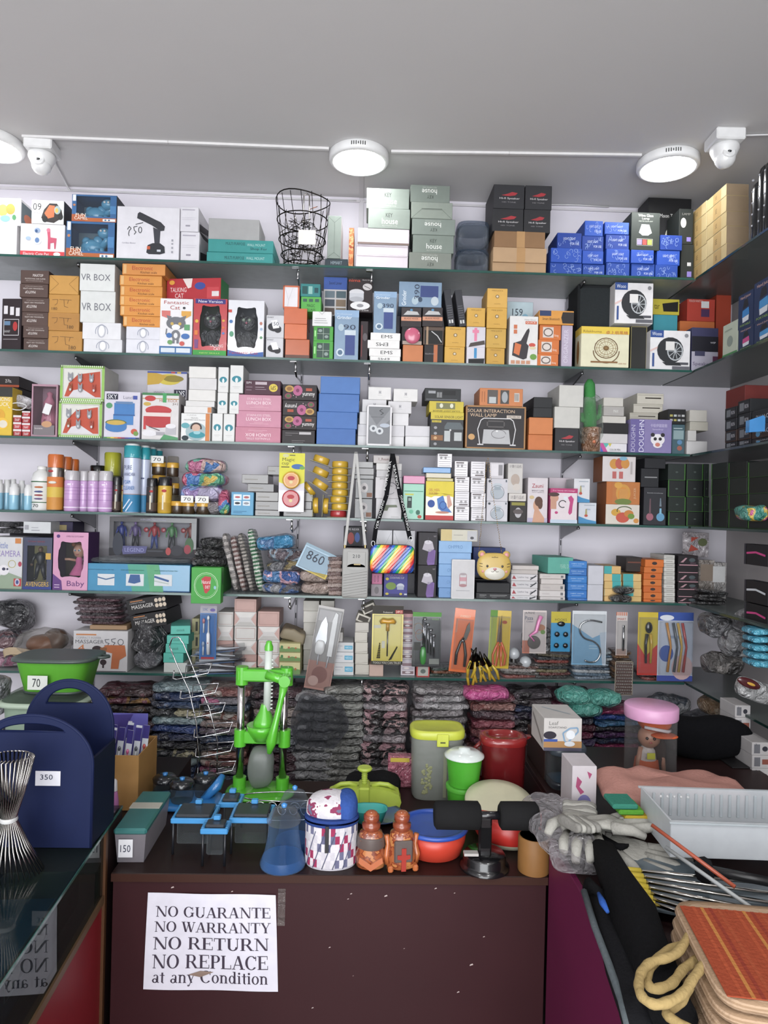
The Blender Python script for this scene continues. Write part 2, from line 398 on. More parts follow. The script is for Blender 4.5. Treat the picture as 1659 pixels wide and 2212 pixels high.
dome(1566,290,'white dome security camera at the top right corner',-2)

# ---- glass shelves ----
nm = ['top','second','third','fourth','fifth','sixth']
for i in range(1,7):
    z = ZS[i]
    t = MB(); t.box(-1.8,XS-.004,YF+.003,YW-.001,z-TG,z,'aab4b2|shelf',c=.0004)
    o = t.build('glass_shelf'); tag(o,'long glass shelf with a green edge on the back wall, %s from the ceiling' % (nm[i-1] if i > 1 else 'first'),'glass shelf','glass shelves on the back wall')
    e = MB(); e.box(-1.8,XS-.004,YF,YF+.0028,z-TG,z,'1f5048|gloss',c=.0004); e.build('polished_edge',o)
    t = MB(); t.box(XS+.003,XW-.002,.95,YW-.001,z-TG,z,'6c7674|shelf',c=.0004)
    o = t.build('glass_shelf'); tag(o,'dark glass shelf along the right wall, %s from the ceiling' % (nm[i-1] if i > 1 else 'first'),'glass shelf','glass shelves on the right wall')
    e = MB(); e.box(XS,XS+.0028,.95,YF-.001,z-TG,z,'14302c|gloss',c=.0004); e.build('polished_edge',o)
for px,lb in ((215,'left'),(650,'middle'),(795,'right of the middle'),(1216,'right')):
    x = W(px,900,YW).x; mb = MB()
    z0 = ZS[6]-.25; z1 = ZS[1]-.02
    mb.box(x-.004,x+.004,YW-.012,YW-.001,z0,z1,'b8b4bc|plastic')
    for k in range(int((z1-z0)/.05)): mb.box(x-.0018,x+.0018,YW-.0126,YW-.0118,z0+.05*k+.01,z0+.05*k+.03,'38383c|matte')
    o = mb.build('slotted_upright'); tag(o,'slotted metal upright on the back wall, %s one of four' % {'left': 'the leftmost','middle': 'the second from the left','right of the middle': 'the third from the left','right': 'the rightmost'}[lb],'shelf upright','slotted uprights')
    for i in range(1,7):
        z = ZS[i]-TG-.0005; b = MB()
        if lb in ('left','right'):
            X0 = x-.003; pts = [(YF+.03,z),(YW-.013,z),(YW-.013,z-.055),(YW-.05,z-.045),(YF+.04,z-.012)]
            vs = [(X0,y,zz) for y,zz in pts]+[(X0+.005,y,zz) for y,zz in pts]; n = 5
            b.add(vs,[(0,1,2,3,4),(9,8,7,6,5)]+[(k,k+5,(k+1) % 5+5,(k+1) % 5) for k in range(5)],'77777a|metal')
            b.tube([(x,YF+.035,z-.012),(x,YF+.035,z-.004)],.006,'9a9a9c|metal',8)
        else:
            b.box(x-.02,x+.004,YF+.01,YF+.02,z-.004,z,'d8d8da|chrome'); b.tube([(x,YF+.015,z-.003),(x,YF+.02,z-.03),(x,YF+.05,z-.045),(x,YW-.016,z-.03)],.0035,'d8d8da|chrome',8)
            b.ball((x,YF+.02,z-.034),.006,'d8d8da|chrome')
        o = b.build('shelf_bracket'); tag(o,'metal bracket under the %s glass shelf on %s upright' % (nm[i-1],{'left': 'the leftmost','middle': 'the second','right of the middle': 'the third','right': 'the rightmost'}[lb]),'shelf bracket','shelf brackets')

# ---- desk ----
DX0 = W(240,1890,1.5).x; DX1 = W(1184,1900,1.5).x
mb = MB(); mb.box(DX0,DX1,1.5,2.02,ZD-.018,ZD,'2a1a18|lamin',c=.001)
desk = mb.build('desk'); tag(desk,'dark brown laminate desk crowded with goods, a paper notice on its front','desk')
mb = MB(); mb.box(DX0+.002,DX1-.002,1.506,1.52,0,ZD-.0185,'38181d|lamin'); fp = mb.build('front_panel',desk)
mb = MB(); mb.box(DX0,DX1,1.4985,1.4998,ZD-.018,ZD-.001,'3e2219|lamin'); mb.build('edge_strip',desk)
for sx in (DX0+.012,DX1-.03):
    mb = MB(); mb.box(sx,sx+.018,1.525,2.0,0,ZD-.0185,'2c1a1a|lamin'); mb.build('side_panel',desk)
mb = MB()   # old tape strip, plus pale flecks painted as faint glints
for (x,y,w_,h_) in ((608,1960,16,80),):
    p = W(x,y,1.505); q = w_/1500*1.5; r_ = h_/1500*1.5
    mb.box(p.x-q/2,p.x+q/2,1.5052,1.5058,p.z-r_/2,p.z+r_/2,'d8ccc8|wrap')
for k in range(16):
    p = W(random.uniform(320,1100),random.choice([random.uniform(1918,1950),random.uniform(1920,2200)]),1.505); q = random.uniform(.002,.008)
    mb.add([(p.x,1.5051,p.z),(p.x+q,1.5051,p.z+q*.3),(p.x+q*.8,1.5051,p.z+q*.7),(p.x+q*.1,1.5051,p.z+q*.4)],[(0,1,2,3)],'b8a8a4')
mb.build('tape_and_glints',desk)['kind'] = 'stuff'

# ---- paper notice: serif letters built from strokes ----
def ser(mb,text,P,x0,z0,hgt,width,col):
    T = .17; t = .055
    polys = []; adv = 0.0
    def add(pts): polys.append([(x+adv,z) for x,z in pts])
    def H(x0,x1,z,h=.05): add([(x0,z),(x1,z),(x1,z+h),(x0,z+h)])
    def V(x,w,z0=0,z1=1,s0=1,s1=1,e=.08):
        add([(x,z0),(x+w,z0),(x+w,z1),(x,z1)])
        if s0: H(x-e,x+w+e,z0,.045)
        if s1: H(x-e,x+w+e,z1-.045,.045)
    def Dg(xa,za,xb,zb,w): add([(xa,za),(xa+w,za),(xb+w,zb),(xb,zb)] if za < zb else [(xb,zb),(xb+w,zb),(xa+w,za),(xa,za)])
    def Rg(cx,cz,rx,rz,ix,iz,a0=0,a1=360):
        n = 20
        for i in range(n):
            a,b = rad(a0+(a1-a0)*i/n),rad(a0+(a1-a0)*(i+1)/n)
            add([(cx+ix*cos(a),cz+iz*sin(a)),(cx+rx*cos(a),cz+rz*sin(a)),(cx+rx*cos(b),cz+rz*sin(b)),(cx+ix*cos(b),cz+iz*sin(b))])
    for ch in text:
        if ch == ' ': adv += .38; continue
        if ch == 'N': V(.16,t,s0=1,s1=0); Dg(.72,0,.1,1,T); H(.02,.2,.955); V(.83,t,s0=0); wd = 1.0
        elif ch == 'O': Rg(.45,.5,.42,.52,.25,.47); wd = .92
        elif ch == 'G': Rg(.45,.5,.42,.52,.25,.47,40,325); V(.68,.15,.07,.45,s0=0,s1=1); V(.74,t,.66,.98,s0=0,s1=0); wd = .95
        elif ch == 'C': Rg(.45,.5,.42,.52,.25,.47,40,320); V(.74,t,.66,.98,s0=0,s1=0); wd = .86
        elif ch == 'U': V(.12,T,.3,1,s0=0); V(.72,t,.3,1,s0=0); Rg(.45,.3,.33,.32,.17,.26,180,360); wd = .92
        elif ch == 'A': Dg(.1,0,.42,1,t); Dg(.66,0,.38,1,T); H(.2,.68,.3); H(0,.26,0,.045); H(.56,.93,0,.045); wd = .92
        elif ch == 'R': V(.1,T,s1=1); H(.2,.45,.95); H(.2,.5,.46); Rg(.45,.73,.27,.27,.11,.22,-90,90); Dg(.68,0,.38,.48,T); H(.68,.93,0,.045); wd = .92
        elif ch == 'P': V(.1,T); H(.2,.45,.95); H(.2,.45,.46); Rg(.42,.73,.27,.27,.11,.22,-90,90); wd = .74
        elif ch == 'T': V(.32,T,s1=0); H(.02,.79,.94,.06); V(.02,.045,.72,1,0,0); V(.745,.045,.72,1,0,0); wd = .82
        elif ch == 'E': V(.1,T,e=.08); H(.1,.7,.95); H(.1,.55,.49); H(.1,.72,0,.055); V(.68,.04,.74,1,0,0); V(.7,.04,0,.28,0,0); V(.52,.04,.38,.64,0,0); wd = .8
        elif ch == 'L': V(.1,T); H(.1,.7,0,.055); V(.68,.04,0,.32,0,0); wd = .76
        elif ch == 'W': Dg(.3,0,.07,1,T); Dg(.38,0,.62,1,t); Dg(.74,0,.5,1,T); Dg(.82,0,1.06,1,t); H(0,.34,.955); H(.44,.74,.955); H(.96,1.2,.955); wd = 1.2
        elif ch == 'Y': V(.36,T,0,.45,s1=0); Dg(.36,.42,.08,1,T); Dg(.46,.42,.74,1,t); H(0,.34,.955); H(.64,.9,.955); wd = .88
        elif ch == 'a': V(.36,.13,.04,.5,0,0); Rg(.3,.47,.19,.2,.09,.16,0,160); Rg(.24,.17,.21,.19,.09,.13,20,380); H(.44,.56,0,.05); wd = .58
        elif ch == 't': V(.14,.13,.06,.85,0,0); H(.02,.38,.6); Rg(.27,.12,.13,.14,.04,.08,180,300); wd = .4
        elif ch == 'n': V(.1,.13,0,.66,s1=0,e=.06); H(.02,.2,.62); V(.44,.13,0,.45,s1=0,e=.06); Rg(.34,.45,.23,.22,.1,.15,0,150); wd = .68
        elif ch == 'y': Dg(.28,0,.06,.66,.13); Dg(.14,-.27,.46,.66,.055); H(0,.28,.62); H(.38,.58,.62); Rg(.12,-.22,.08,.07,.02,.02,0,360); wd = .58
        elif ch == 'o': Rg(.3,.33,.27,.35,.14,.3); wd = .6
        elif ch == 'd': V(.42,.13,0,1,0,0); H(.34,.5,.95); H(.5,.64,0,.045); Rg(.28,.33,.24,.34,.12,.29); wd = .66
        elif ch == 'i': V(.1,.13,0,.66,s1=0,e=.06); H(.02,.2,.62); Rg(.165,.86,.085,.09,.01,.01); wd = .34
        adv += wd
    k = 0
    for p in polys:
        k += 1; mb.add([P(x0+x/adv*width,z0+z*hgt,(k % 7)*.00001) for x,z in p],[tuple(range(len(p)))],col)
c0 = W(318,1931,1.4985); c1 = W(595,1936,1.4985); c2 = W(600,2145,1.4985); c3 = W(308,2140,1.4985)
def SP(u,v,o=0):          # u right, v up on the sheet
    a = c3.lerp(c2,u); b = c0.lerp(c1,u); p = a.lerp(b,v); return (p.x,1.5045 - o - .0012*(1+sin(u*9+v*4)) - .0008,p.z)
mb = MB(); n = 14; vs = [SP(i/n,j/n,-.0004) for j in range(n+1) for i in range(n+1)]
mb.add(vs,[(j*(n+1)+i,j*(n+1)+i+1,(j+1)*(n+1)+i+1,(j+1)*(n+1)+i) for j in range(n) for i in range(n)],'d8d6e2|card')
INK = '3a3040'
for s_,u,v,h_,w_ in (('NO GUARANTE',.065,.755,.108,.895),('NO WARRANTY',.06,.60,.105,.895),('NO RETURN',.055,.42,.125,.885),('NO REPLACE',.055,.225,.14,.88),('at any Condition',.06,.075,.125,.87)):
    ser(mb,s_,lambda x,z,o: SP(x,z,o+.0003),u,v,h_,w_,INK)
mb.add([SP(.33,.16,.0006),SP(.42,.2,.0006),SP(.52,.19,.0006),SP(.42,.135,.0006)],[(0,1,2,3)],'8a7468')
tag(mb.build('paper_notice'),'white paper notice with five lines of serif text taped to the desk front','notice')

# ---- left glass counter ----
A_ = W(229,1791,1.5); ZL = A_.z; dv = ray(700,1120); dv = Vector((dv.x,dv.y,0)).normalized(); dv = -dv   # towards the camera
Bq = A_ + dv*1.25; zt = W(231,1934,1.5).z; nrm = Vector((dv.y,-dv.x,0)); nrm = nrm if nrm.x > 0 else -nrm
def cpt(s,o,z): p = A_ + dv*s - nrm*o; return (p.x,p.y,z)
def bar(mb,s0,s1,o0,o1,z0,z1,mat):
    vs = [cpt(s,o,z) for s in (s0,s1) for o in (o0,o1) for z in (z0,z1)]
    mb.add(vs,[(0,1,3,2),(4,6,7,5),(0,4,5,1),(2,3,7,6),(0,2,6,4),(1,5,7,3)],mat)
cnt = empty('display_counter','low glass display counter on the left, showing boxes behind its pane','display counter',cpt(0,.1,0))
def cb(name,mb): o = mb.build(name,cnt); o.matrix_parent_inverse = Matrix.Translation(cnt.location).inverted(); return o
mb = MB(); bar(mb,-.12,1.25,.0,1.1,ZL-.006,ZL,'8fa09c|glass'); gt = cb('glass_top',mb)
mb = MB(); bar(mb,-.12,1.25,-.0015,0,ZL-.006,ZL,'2a5a50|gloss'); cb('glass_edge',mb)
mb = MB(); bar(mb,.004,1.25,.003,.008,zt+.002,ZL-.0065,'a8b4b0|pane'); cb('front_pane',mb)
mb = MB(); bar(mb,-.01,.003,-.002,.012,0,ZL-.0065,'5a3a22|lamin'); cb('corner_post',mb)
mb = MB(); bar(mb,.003,1.25,-.001,.014,zt-.014,zt+.001,'6b5138|lamin'); cb('bottom_trim',mb)
mb = MB(); bar(mb,.003,1.25,.004,.012,0,zt-.0145,'8a1822|lamin'); cb('base_panel',mb)
mb = MB(); bar(mb,-.12,1.25,.02,1.1,zt-.02,zt-.012,'201c1e|lamin'); cb('inner_floor',mb)
mb = MB(); bar(mb,-.12,-.012,.0,.01,0,ZL-.007,'2a1c1c|lamin'); cb('end_panel',mb)
# goods inside the counter, seen through its glass
def inbox(s,o,z,w_,d_,h_,col,dec,label,rz=0):
    p = cpt(s,o,z); ob = carton('display_box',label,p,math.atan2(dv.y,dv.x)+rad(180+rz),w_,h_,d_,col,dec,'box',None,'gloss'); return ob
zi = zt-.0118
ic = [('e',.2,.6,.07,.16,'cfd8dc'),('e',.5,.6,.07,.16,'cfd8dc'),('e',.8,.6,.07,.16,'cfd8dc'),('o',.1,.38,.3,.82,'6f8c9c',.004),('o',.4,.38,.6,.82,'6f8c9c',.004),('o',.7,.38,.9,.82,'6f8c9c',.004)]
inbox(.32,.05,zi,.36,.25,.085,'1c5078',{'F': ic,'T': ic},'dark blue box with round white pictures inside the glass counter')
inbox(.58,.05,zi,.12,.2,.06,'8aa62a',None,'yellow green packet lying inside the glass counter')
inbox(.78,.05,zi,.2,.25,.05,'9aa0a8',None,'pale grey packet inside the glass counter, nearest the camera')
inbox(.07,.05,zi,.12,.15,.07,'22262c',None,'black box inside the glass counter near its back end')

mb = MB(); mb.box(-1.8,DX0-.002,1.66,2.2,0,ZD-.0002,'241a1a|lamin',c=.001); tag(mb.build('side_table'),'dark table behind the glass counter carrying the pale green container','table')
# ---- right counter ----
ZR = W(1187,1812,1.495).z; RX = W(1187,1900,1.49).x
cr = empty('side_counter','magenta fronted counter on the right heaped with bags and folding goods','counter',(RX,1.0,0))
def rb(name,mb): o = mb.build(name,cr); o.matrix_parent_inverse = Matrix.Translation(cr.location).inverted(); return o
mb = MB(); mb.box(RX,RX+.012,.3,1.497,0,ZR,'6a1a45|lamin'); rb('side_panel',mb)
mb = MB(); mb.box(RX+.0125,XS-.01,.3,1.53,ZR-.016,ZR-.0005,'2e1c1c|lamin'); mb.box(RX+.06,XS-.01,1.53,2.1,ZR-.016,ZR-.0005,'2e1c1c|lamin'); rb('counter_top',mb)
mb = MB(); mb.box(RX+.06,RX+.07,1.5,2.079,0,ZR-.0165,'3a2020|lamin'); rb('inner_side_panel',mb)
mb = MB(); mb.box(RX+.0705,XS-.01,2.08,2.1,0,ZR-.017,'2e1c1c|lamin'); rb('back_panel',mb)
# base ledge under the lowest glass shelf
mb = MB(); mb.box(-1.8,XW-.002,2.3,YW-.001,.55,.6,'2b2325|lamin'); o = mb.build('base_ledge'); tag(o,'dark wooden ledge under the lowest glass shelf carrying the piles of packed clothes','ledge')
mb = MB(); mb.box(-1.8,XW-.002,2.33,2.35,0,.549,'2b2325|lamin'); mb.build('front_board',o)
# ================= goods on the back wall shelves =================
def t(s_,u,v,h,w_,c,r=0): return ('t',s_,u,v,h,w_,c,r)
def r(u0,v0,u1,v1,c): return ('r',u0,v0,u1,v1,c)
def e(u,v,ru,rv,c): return ('e',u,v,ru,rv,c)
WH = 'e6e4e6'; DK = '26262a'
# ---------- shelf 1 ----------
g = 'boxes at the left end of the top shelf'
pic = [e(.3,.55,.2,.22,'e8c84a'),e(.6,.6,.18,.2,'e09030'),e(.4,.25,.2,.12,'7fb8c0'),e(.75,.3,.08,.1,'4a8a58')]
K('toy_box',['plain white box at the left edge of the top shelf','white box with yellow toy art at the left edge of the top shelf'],[(-14,37),(-10,46)],[486,428],WH,1,[[t('BOX',.1,.3,.1,.3,'707078',90)],{'F': pic,'R': [r(.05,.1,.95,.9,'5c6a70'),e(.5,.4,.3,.2,'b8684a')]}],d=.11)
K(['toy_box','toy_car_box'],['white box with a red band and a pink toy llama picture','white box marked 09 with an orange and black toy car picture'],[(44,140),(68,138)],[484,433],[WH,'ececec'],1,
  [{'F': [r(0,0,1,.17,'d23a44'),t('Electric Cute Pet',.36,.085,.09,.58,'f4dede'),e(.83,.09,.08,.06,'f0e4e0'),('p',[(.62,.24),(.68,.24),(.68,.42),(.76,.44),(.77,.25),(.8,.25),(.82,.58),(.68,.6),(.67,.8),(.6,.78),(.62,.56)],'c4506a'),e(.63,.82,.045,.06,'d87088'),e(.38,.8,.07,.08,'8ca0bc'),e(.38,.5,.1,.12,'cfd8e4'),e(.38,.5,.05,.08,'5a7aa8'),e(.18,.55,.06,.06,'9ab0cc'),e(.36,.78,.03,.05,'30507c')]},
   {'F': [t('09',.17,.72,.3,.26,DK),t('CHTBWZ',.17,.45,.07,.26,'606068'),('p',[(.3,.25),(.38,.6),(.55,.88),(.78,.88),(.93,.6),(.98,.3),(.7,.05),(.4,.1)],'2c2422'),('p',[(.4,.45),(.55,.8),(.72,.78),(.7,.3),(.5,.22)],'c86a38'),e(.8,.6,.1,.18,'9ab0b0'),e(.78,.58,.05,.1,'e0b040'),e(.42,.2,.09,.14,'141414'),e(.9,.32,.08,.14,'141414')],'R': [r(.0,.0,1,1,'50443e')]}],d=.1)
def window_box(name,label,x0,x1,yt,sh,col,fr,d=.09,z=None,cat='toy box',dec=None,back='3a4a58',Y=None,g=None,side=None,pane='c8ccd0|clear',oval=False):
    """open-fronted carton: shell, clear pane, and the toy is added by the caller as a part"""
    Y = YF+.014 if Y is None else Y; xm = (x0+x1)/2; base = ZS[sh]+.0004 if sh else z
    top = W(xm,yt,Y).z; a = W(x0,yt+30,Y).x; b = W(x1,yt+30,Y).x; w_ = b-a-.0012; h = top-base
    T_ = empty(name,label,cat,((a+b)/2,Y,base),0,g); l,r_,bt,tp = fr
    mb = MB(); s = side or col
    mb.box(-w_/2,w_/2,d-.002,d,0,h,back,c=.0003); mb.box(-w_/2,-w_/2+.002,.0015,d-.002,0,h,s,c=.0003); mb.box(w_/2-.002,w_/2,.0015,d-.002,0,h,s,c=.0003)
    mb.box(-w_/2+.002,w_/2-.002,.0015,d-.002,0,.002,s,c=.0003); mb.box(-w_/2+.002,w_/2-.002,.0015,d-.002,h-.002,h,s,c=.0003)
    if oval:   # wavy window: ring of quads
        n = 32; vs = []; cx = (l+r_)/2; cz = (bt+tp)/2
        for k in range(n):
            a_ = 2*pi*k/n; ca,sa = cos(a_),sin(a_); wob = 1+.06*cos(6*a_)
            ex = math.copysign(abs(ca)**.45,ca)*wob; ez = math.copysign(abs(sa)**.45,sa)*wob
            mx_ = 1/max(abs(ca),abs(sa))
            vs.append(((cx-.5+ex*(r_-l)/2)*w_,0,(cz+ez*(tp-bt)/2)*h)); vs.append((ca*mx_*w_/2,0,(.5+sa*mx_/2)*h))
        mb.add(vs,[(2*k,(2*k+2) % (2*n),(2*k+3) % (2*n),2*k+1) for k in range(n)],col+'|gloss')
    else:
        for q in ((0,0,1,bt),(0,tp,1,1),(0,bt,l,tp),(r_,bt,1,tp)):
            if q[2]-q[0] > .01 and q[3]-q[1] > .01: mb.box((q[0]-.5)*w_,(q[2]-.5)*w_,0,.0015,q[1]*h,q[3]*h,col+'|gloss',c=.0002)
    box_decals(mb,dec,w_,d,h); mb.build('carton',T_)
    mb = MB(); mb.add([((l-.5)*w_,.002,bt*h),((r_-.5)*w_,.002,bt*h),((r_-.5)*w_,.002,tp*h),((l-.5)*w_,.002,tp*h)],[(0,1,2,3)],pane); mb.build('window_pane',T_)
    return T_,w_,h,top+.0004
zc = ZS[1]+.0004
for i,(x0,x1,yt,lb) in enumerate(((143,248,479,'blue window box with a light blue toy camel, lower of the two'),(155,252,421,'blue window box with a light blue toy camel, stacked on the other one'))):
    dc = [r(0,0,1,.14,'b8622c'),r(0,0,.3,.26,'a85428'),t('FUN',.2,.24,.12,.22,'f0e4d4'),t('CAMEL',.21,.12,.11,.3,'f0e4d4'),r(.86,.3,.99,.6,'4a84b8'),r(.7,.02,.98,.11,'e8ecf0'),e(.76,.065,.025,.03,'4a6a8c'),e(.84,.065,.025,.03,'4a6a8c'),r(.02,.75,.09,.98,'e0e4ea'),e(.055,.6,.03,.04,'b87a4c')]
    T_,w_,h,zc = window_box('camel_toy_box',lb,x0,x1,yt,None,'3c6a9c',(.1,.86,.2,.94),d=.1,z=zc,dec={'F': dc,'R': [r(0,0,1,1,'2a3038')]},back='6a8494',g='camel toy boxes')
    mb = MB(); C_ = '58a8d0|gloss'
    mb.ball((-.01,.045,h*.42),.032,C_,sc=(1.25,.8,.9)); mb.ball((.01,.045,h*.6),.018,C_); mb.ball((-.03,.045,h*.58),.016,C_)
    mb.tube([(.025,.045,h*.45),(.04,.04,h*.6),(.042,.036,h*.72)],[.013,.011,.012],C_,8); mb.ball((.036,.03,h*.78),.020,C_,sc=(1.2,.9,.9))
    for lx in (-.035,-.015,.012,.03): mb.tube([(lx,.03,h*.35),(lx,.028,h*.22)],.009,C_,8)
    mb.ball((.03,.012,h*.8),.004,'f0f0f0|gloss'); mb.ball((.043,.012,h*.8),.004,'f0f0f0|gloss'); mb.build('toy_camel',T_)
B('tool_box','large white box with a black cordless blower picture and 950 handwritten',253,389,447,'dcdae0',1,
  [('p',[(.33,.87),(.36,.9),(.42,.87),(.62,.76),(.70,.72),(.77,.64),(.76,.56),(.70,.55),(.55,.66),(.32,.78)],'35363c'),('p',[(.58,.62),(.70,.56),(.69,.30),(.61,.30)],'3c3e46'),('p',[(.48,.14),(.50,.28),(.58,.32),(.7,.32),(.77,.26),(.78,.14),(.7,.11),(.52,.11)],'2e3036'),r(.49,.2,.54,.26,'c85830'),r(.65,.16,.71,.2,'c8ccd4'),('l',[(.17,.56),(.2,.62),(.23,.58),(.2,.54),(.19,.48),(.2,.44)],'3a3a40',.0025),('l',[(.33,.63),(.27,.61),(.28,.55),(.31,.52),(.28,.47)],'3a3a40',.0025),('a',.375,.56,.025,.055,'3a3a40',.0025,0,360),('l',[(.3,.66),(.42,.70)],'3a3a40',.0025),t('Cordless Blower',.2,.31,.025,.22,'9090a0'),r(.88,.36,.91,.4,'a0a0a8'),r(.88,.3,.91,.33,'a0a0a8'),r(.88,.22,.91,.26,'a0a0a8'),r(.88,.14,.91,.18,'a0a0a8')],d=.16)
K('gadget_box','narrow white box with black stripes on its side, {p} of two on the top shelf',[(390,431),(390,430)],[501,447],'d8d6dc',1,{'F': [r(.1,.86,.8,.9,'a8a4b0'),r(.08,.55,.85,.56,'b8b4c0'),r(.08,.48,.8,.49,'b8b4c0'),r(.3,.2,.55,.26,'9894a0')],'R': [('p',[(.1,.1),(.9,.5),(.9,.75),(.1,.4)],'2c2c30'),('p',[(.3,.0),(.9,.2),(.9,.35),(.1,.1)],'2c2c30')]},d=.17)
z = K('wall_mount_box','flat teal box with dark lettering, {p} of two on the top shelf',[(446,589),(449,590)],[546,518],'2f8f8c',1,[[t('MULTI PURPOSE',.42,.5,.3,.3,'17494c'),t('WALL MOUNT',.74,.5,.26,.28,'a8d0cc')],[t('MULTI PURPOSE',.42,.68,.22,.3,'17494c'),t('WALL MOUNT',.74,.62,.2,.28,'a8d0cc'),t('Shop For',.78,.3,.24,.26,'1c3c44')]],d=.19)
B('silver_box','plain silver grey box lying on the teal boxes',450,560,473,'a2a2a2',None,None,z=z,Y=YF+.03,d=.15)
# wire fruit basket
c = W(652,560,YF+.12); zb = ZS[1]; T_ = empty('wire_basket','tall black wire basket full of tangled wire scraps and a whisk','basket',(c.x,c.y,zb))
ht = W(652,428,YF+.12).z-zb
def ringp(rr,z,n=28,ph=0,wx=0,dx=0): return [(rr*cos(2*pi*k/n)+dx,rr*sin(2*pi*k/n),z+wx*sin(4*pi*k/n)) for k in range(n)]
mb = MB()
for k,(rr,q) in enumerate(((.06,.01),(.062,.05),(.066,.12),(.075,.25),(.084,.45),(.092,.7),(.097,.95))): mb.tube(ringp(rr,ht*q,wx=.008 if q > .9 else 0),.0022,'26221f|metal',5,closed=True)
for k in range(16):
    a_ = 2*pi*k/16; mb.tube([(rr*cos(a_+tw),rr*sin(a_+tw),ht*q) for rr,q,tw in ((.06,.01,0),(.066,.2,.1),(.08,.45,.25),(.09,.7,.1),(.097,.95,0))],.0016,'2c2825|metal',4)
mb.build('frame',T_)
random.seed(5); mb = MB()
for k in range(90):
    a_ = random.uniform(0,6.28); rr = random.uniform(.02,.08); q = random.uniform(.08,.7); p = Vector((rr*cos(a_),rr*sin(a_)*.9,ht*q)); pts = [p+Vector((random.uniform(-.02,.02),random.uniform(-.02,.02),random.uniform(-.012,.012))) for j in range(4)]
    if all(math.hypot(v.x,v.y) < .088 for v in pts): mb.tube(pts,.0014,random.choice(['2a2724','b8b4b0','45413c','8a8680'])+'|metal',4)
o = mb.build('wire_scraps',T_); o['kind'] = 'stuff'
mb = MB(); mb.box(-.005,.055,-.094,-.092,ht*.28,ht*.46,'d8d2cc|card'); mb.build('price_tag',T_)
x = c.x+.012; wz = W(668,412,YF+.1).z
mb = MB(); mb.tube([(x-.008,c.y,zb+ht*.5),(x-.01,c.y,wz-.01),(x,c.y,wz),(x+.01,c.y,wz-.01),(x+.012,c.y,zb+ht*.5)],.0026,'c8c4c0|chrome',8)
mb.tube([(x+.012,c.y,zb+ht*.86),(x+.04,c.y,zb+ht*.9)],.0012,'b86a3a|metal',6); tag(mb.build('whisk'),'chrome whisk handle sticking up out of the wire basket','whisk')
KH = [t('KEY',.5,.68,.2,.16,'3c423c'),t('house',.52,.38,.3,.38,'eef0ea'),t('MULTI PURPOSE HOOK',.52,.14,.07,.36,'b8bcb4')]
def flip(ds):
    o = []
    for d_ in ds:
        if d_[0] == 't': o.append(('t',d_[1],1-d_[2],1-d_[3],d_[4],d_[5],d_[6],180))
        elif d_[0] == 'r': o.append(('r',1-d_[3],1-d_[4],1-d_[1],1-d_[2],d_[5]))
        elif d_[0] == 'e': o.append(('e',1-d_[1],1-d_[2],d_[3],d_[4],d_[5]))
        elif d_[0] == 'p': o.append(('p',[(1-a,1-b) for a,b in d_[1]],d_[2]))
        else: o.append(d_)
    return o
zz = B('folded_carton','dark flat carton lying under the upright grey green box',702,752,559,'26323a',1,[t('HIMART',.5,.5,.4,.5,'8a98a0')],d=.18)
B('carton','upright grey green box standing beside the wire basket on the top shelf',708,738,466,'7f8a82',None,[('l',[(.05,.97),(.5,.84),(.95,.97)],'5c665e',.0012),('l',[(.5,.84),(.5,.12)],'5c665e',.001),('l',[(.05,.03),(.5,.14),(.95,.03)],'5c665e',.0012)],z=zz+.0004,d=.16,cols={'x1': 'dedada'})
B('carton','orange patterned box behind the upright grey green box',754,765,492,'b4602c:d8945c:8a3c18:40',1,None,Y=YF+.06,d=.12)
z3 = K('open_carton','pale pink open carton, {p} of three under the grey green boxes',[(768,881),(770,882),(772,884)],[552,529,494],'d6ccd4',1,[[r(.02,.9,.98,.97,'b0a4ac')],[r(0,.8,1,.86,'a89ca4'),r(.05,.1,.9,.16,'efe8ec')],[r(.04,.28,.96,.92,'eee8ee'),r(0,0,1,.12,'7c6a62'),r(.48,.3,.485,.9,'c8c0c8')]],d=.15)
K('hook_box','grey green hook box in the shorter stack, {p} of two',[(795,886),(792,885)],[451,407],'8c978e',None,KH,z=z3,d=.13,g='grey green hook boxes')
K('hook_box','grey green hook box in the taller stack, {p} of five',[(883,975),(892,981),(890,984),(888,978),(886,972)],[546,508,473,437,400],['7d837a','7a857c','7f8a82','8b948a','78827a'],1,[flip(KH),KH,flip(KH),[('l',[(.02,.02),(.25,.55),(.75,.55),(.98,.02)],'5f685f',.0012),('l',[(.25,.6),(.75,.6)],'4c544c',.0015)],flip(KH)],d=.14,g='grey green hook boxes')
def tub(px,py,w_px,h_px,base,label):
    c = W(px,py,YF+.1); T_ = empty('plastic_tub',label,'plastic tub',(c.x,c.y,base),0,'bagged clear tubs'); R = w_px/1500*2.42/2; h = h_px/1500*2.45
    mb = MB(); mb.lathe([(R*.9,.0),(R*.96,.006),(R*.98,h*.7),(R*.93,h*.74)],'aebccc|clear',24,pw=.6); mb.build('body',T_)
    mb = MB(); mb.lathe([(R*.97,h*.72),(R*.99,h*.78),(R*.95,h*.9),(R*.5,h*.94),(R*.01,h*.94)],'8098b4|clear',24,pw=.6); mb.build('lid',T_)
    mb = MB(); mb.soft(R*1.9,R*1.9,h*.98,'e8ecf4|wrap',e=.6,amp=.006,fr=22,seed=px,nu=30,nv=14); mb.build('plastic_bag',T_)
tub(1018,560,76,60,ZS[1]+.001,'clear plastic tub in a bag, lower of two on the top shelf')
tub(1020,500,74,60,ZS[1]+.001+62/1500*2.45,'clear blue lidded tub in a bag, upper of two on the top shelf')
TP = [r(.44,.0,.6,1,'b48a58')]
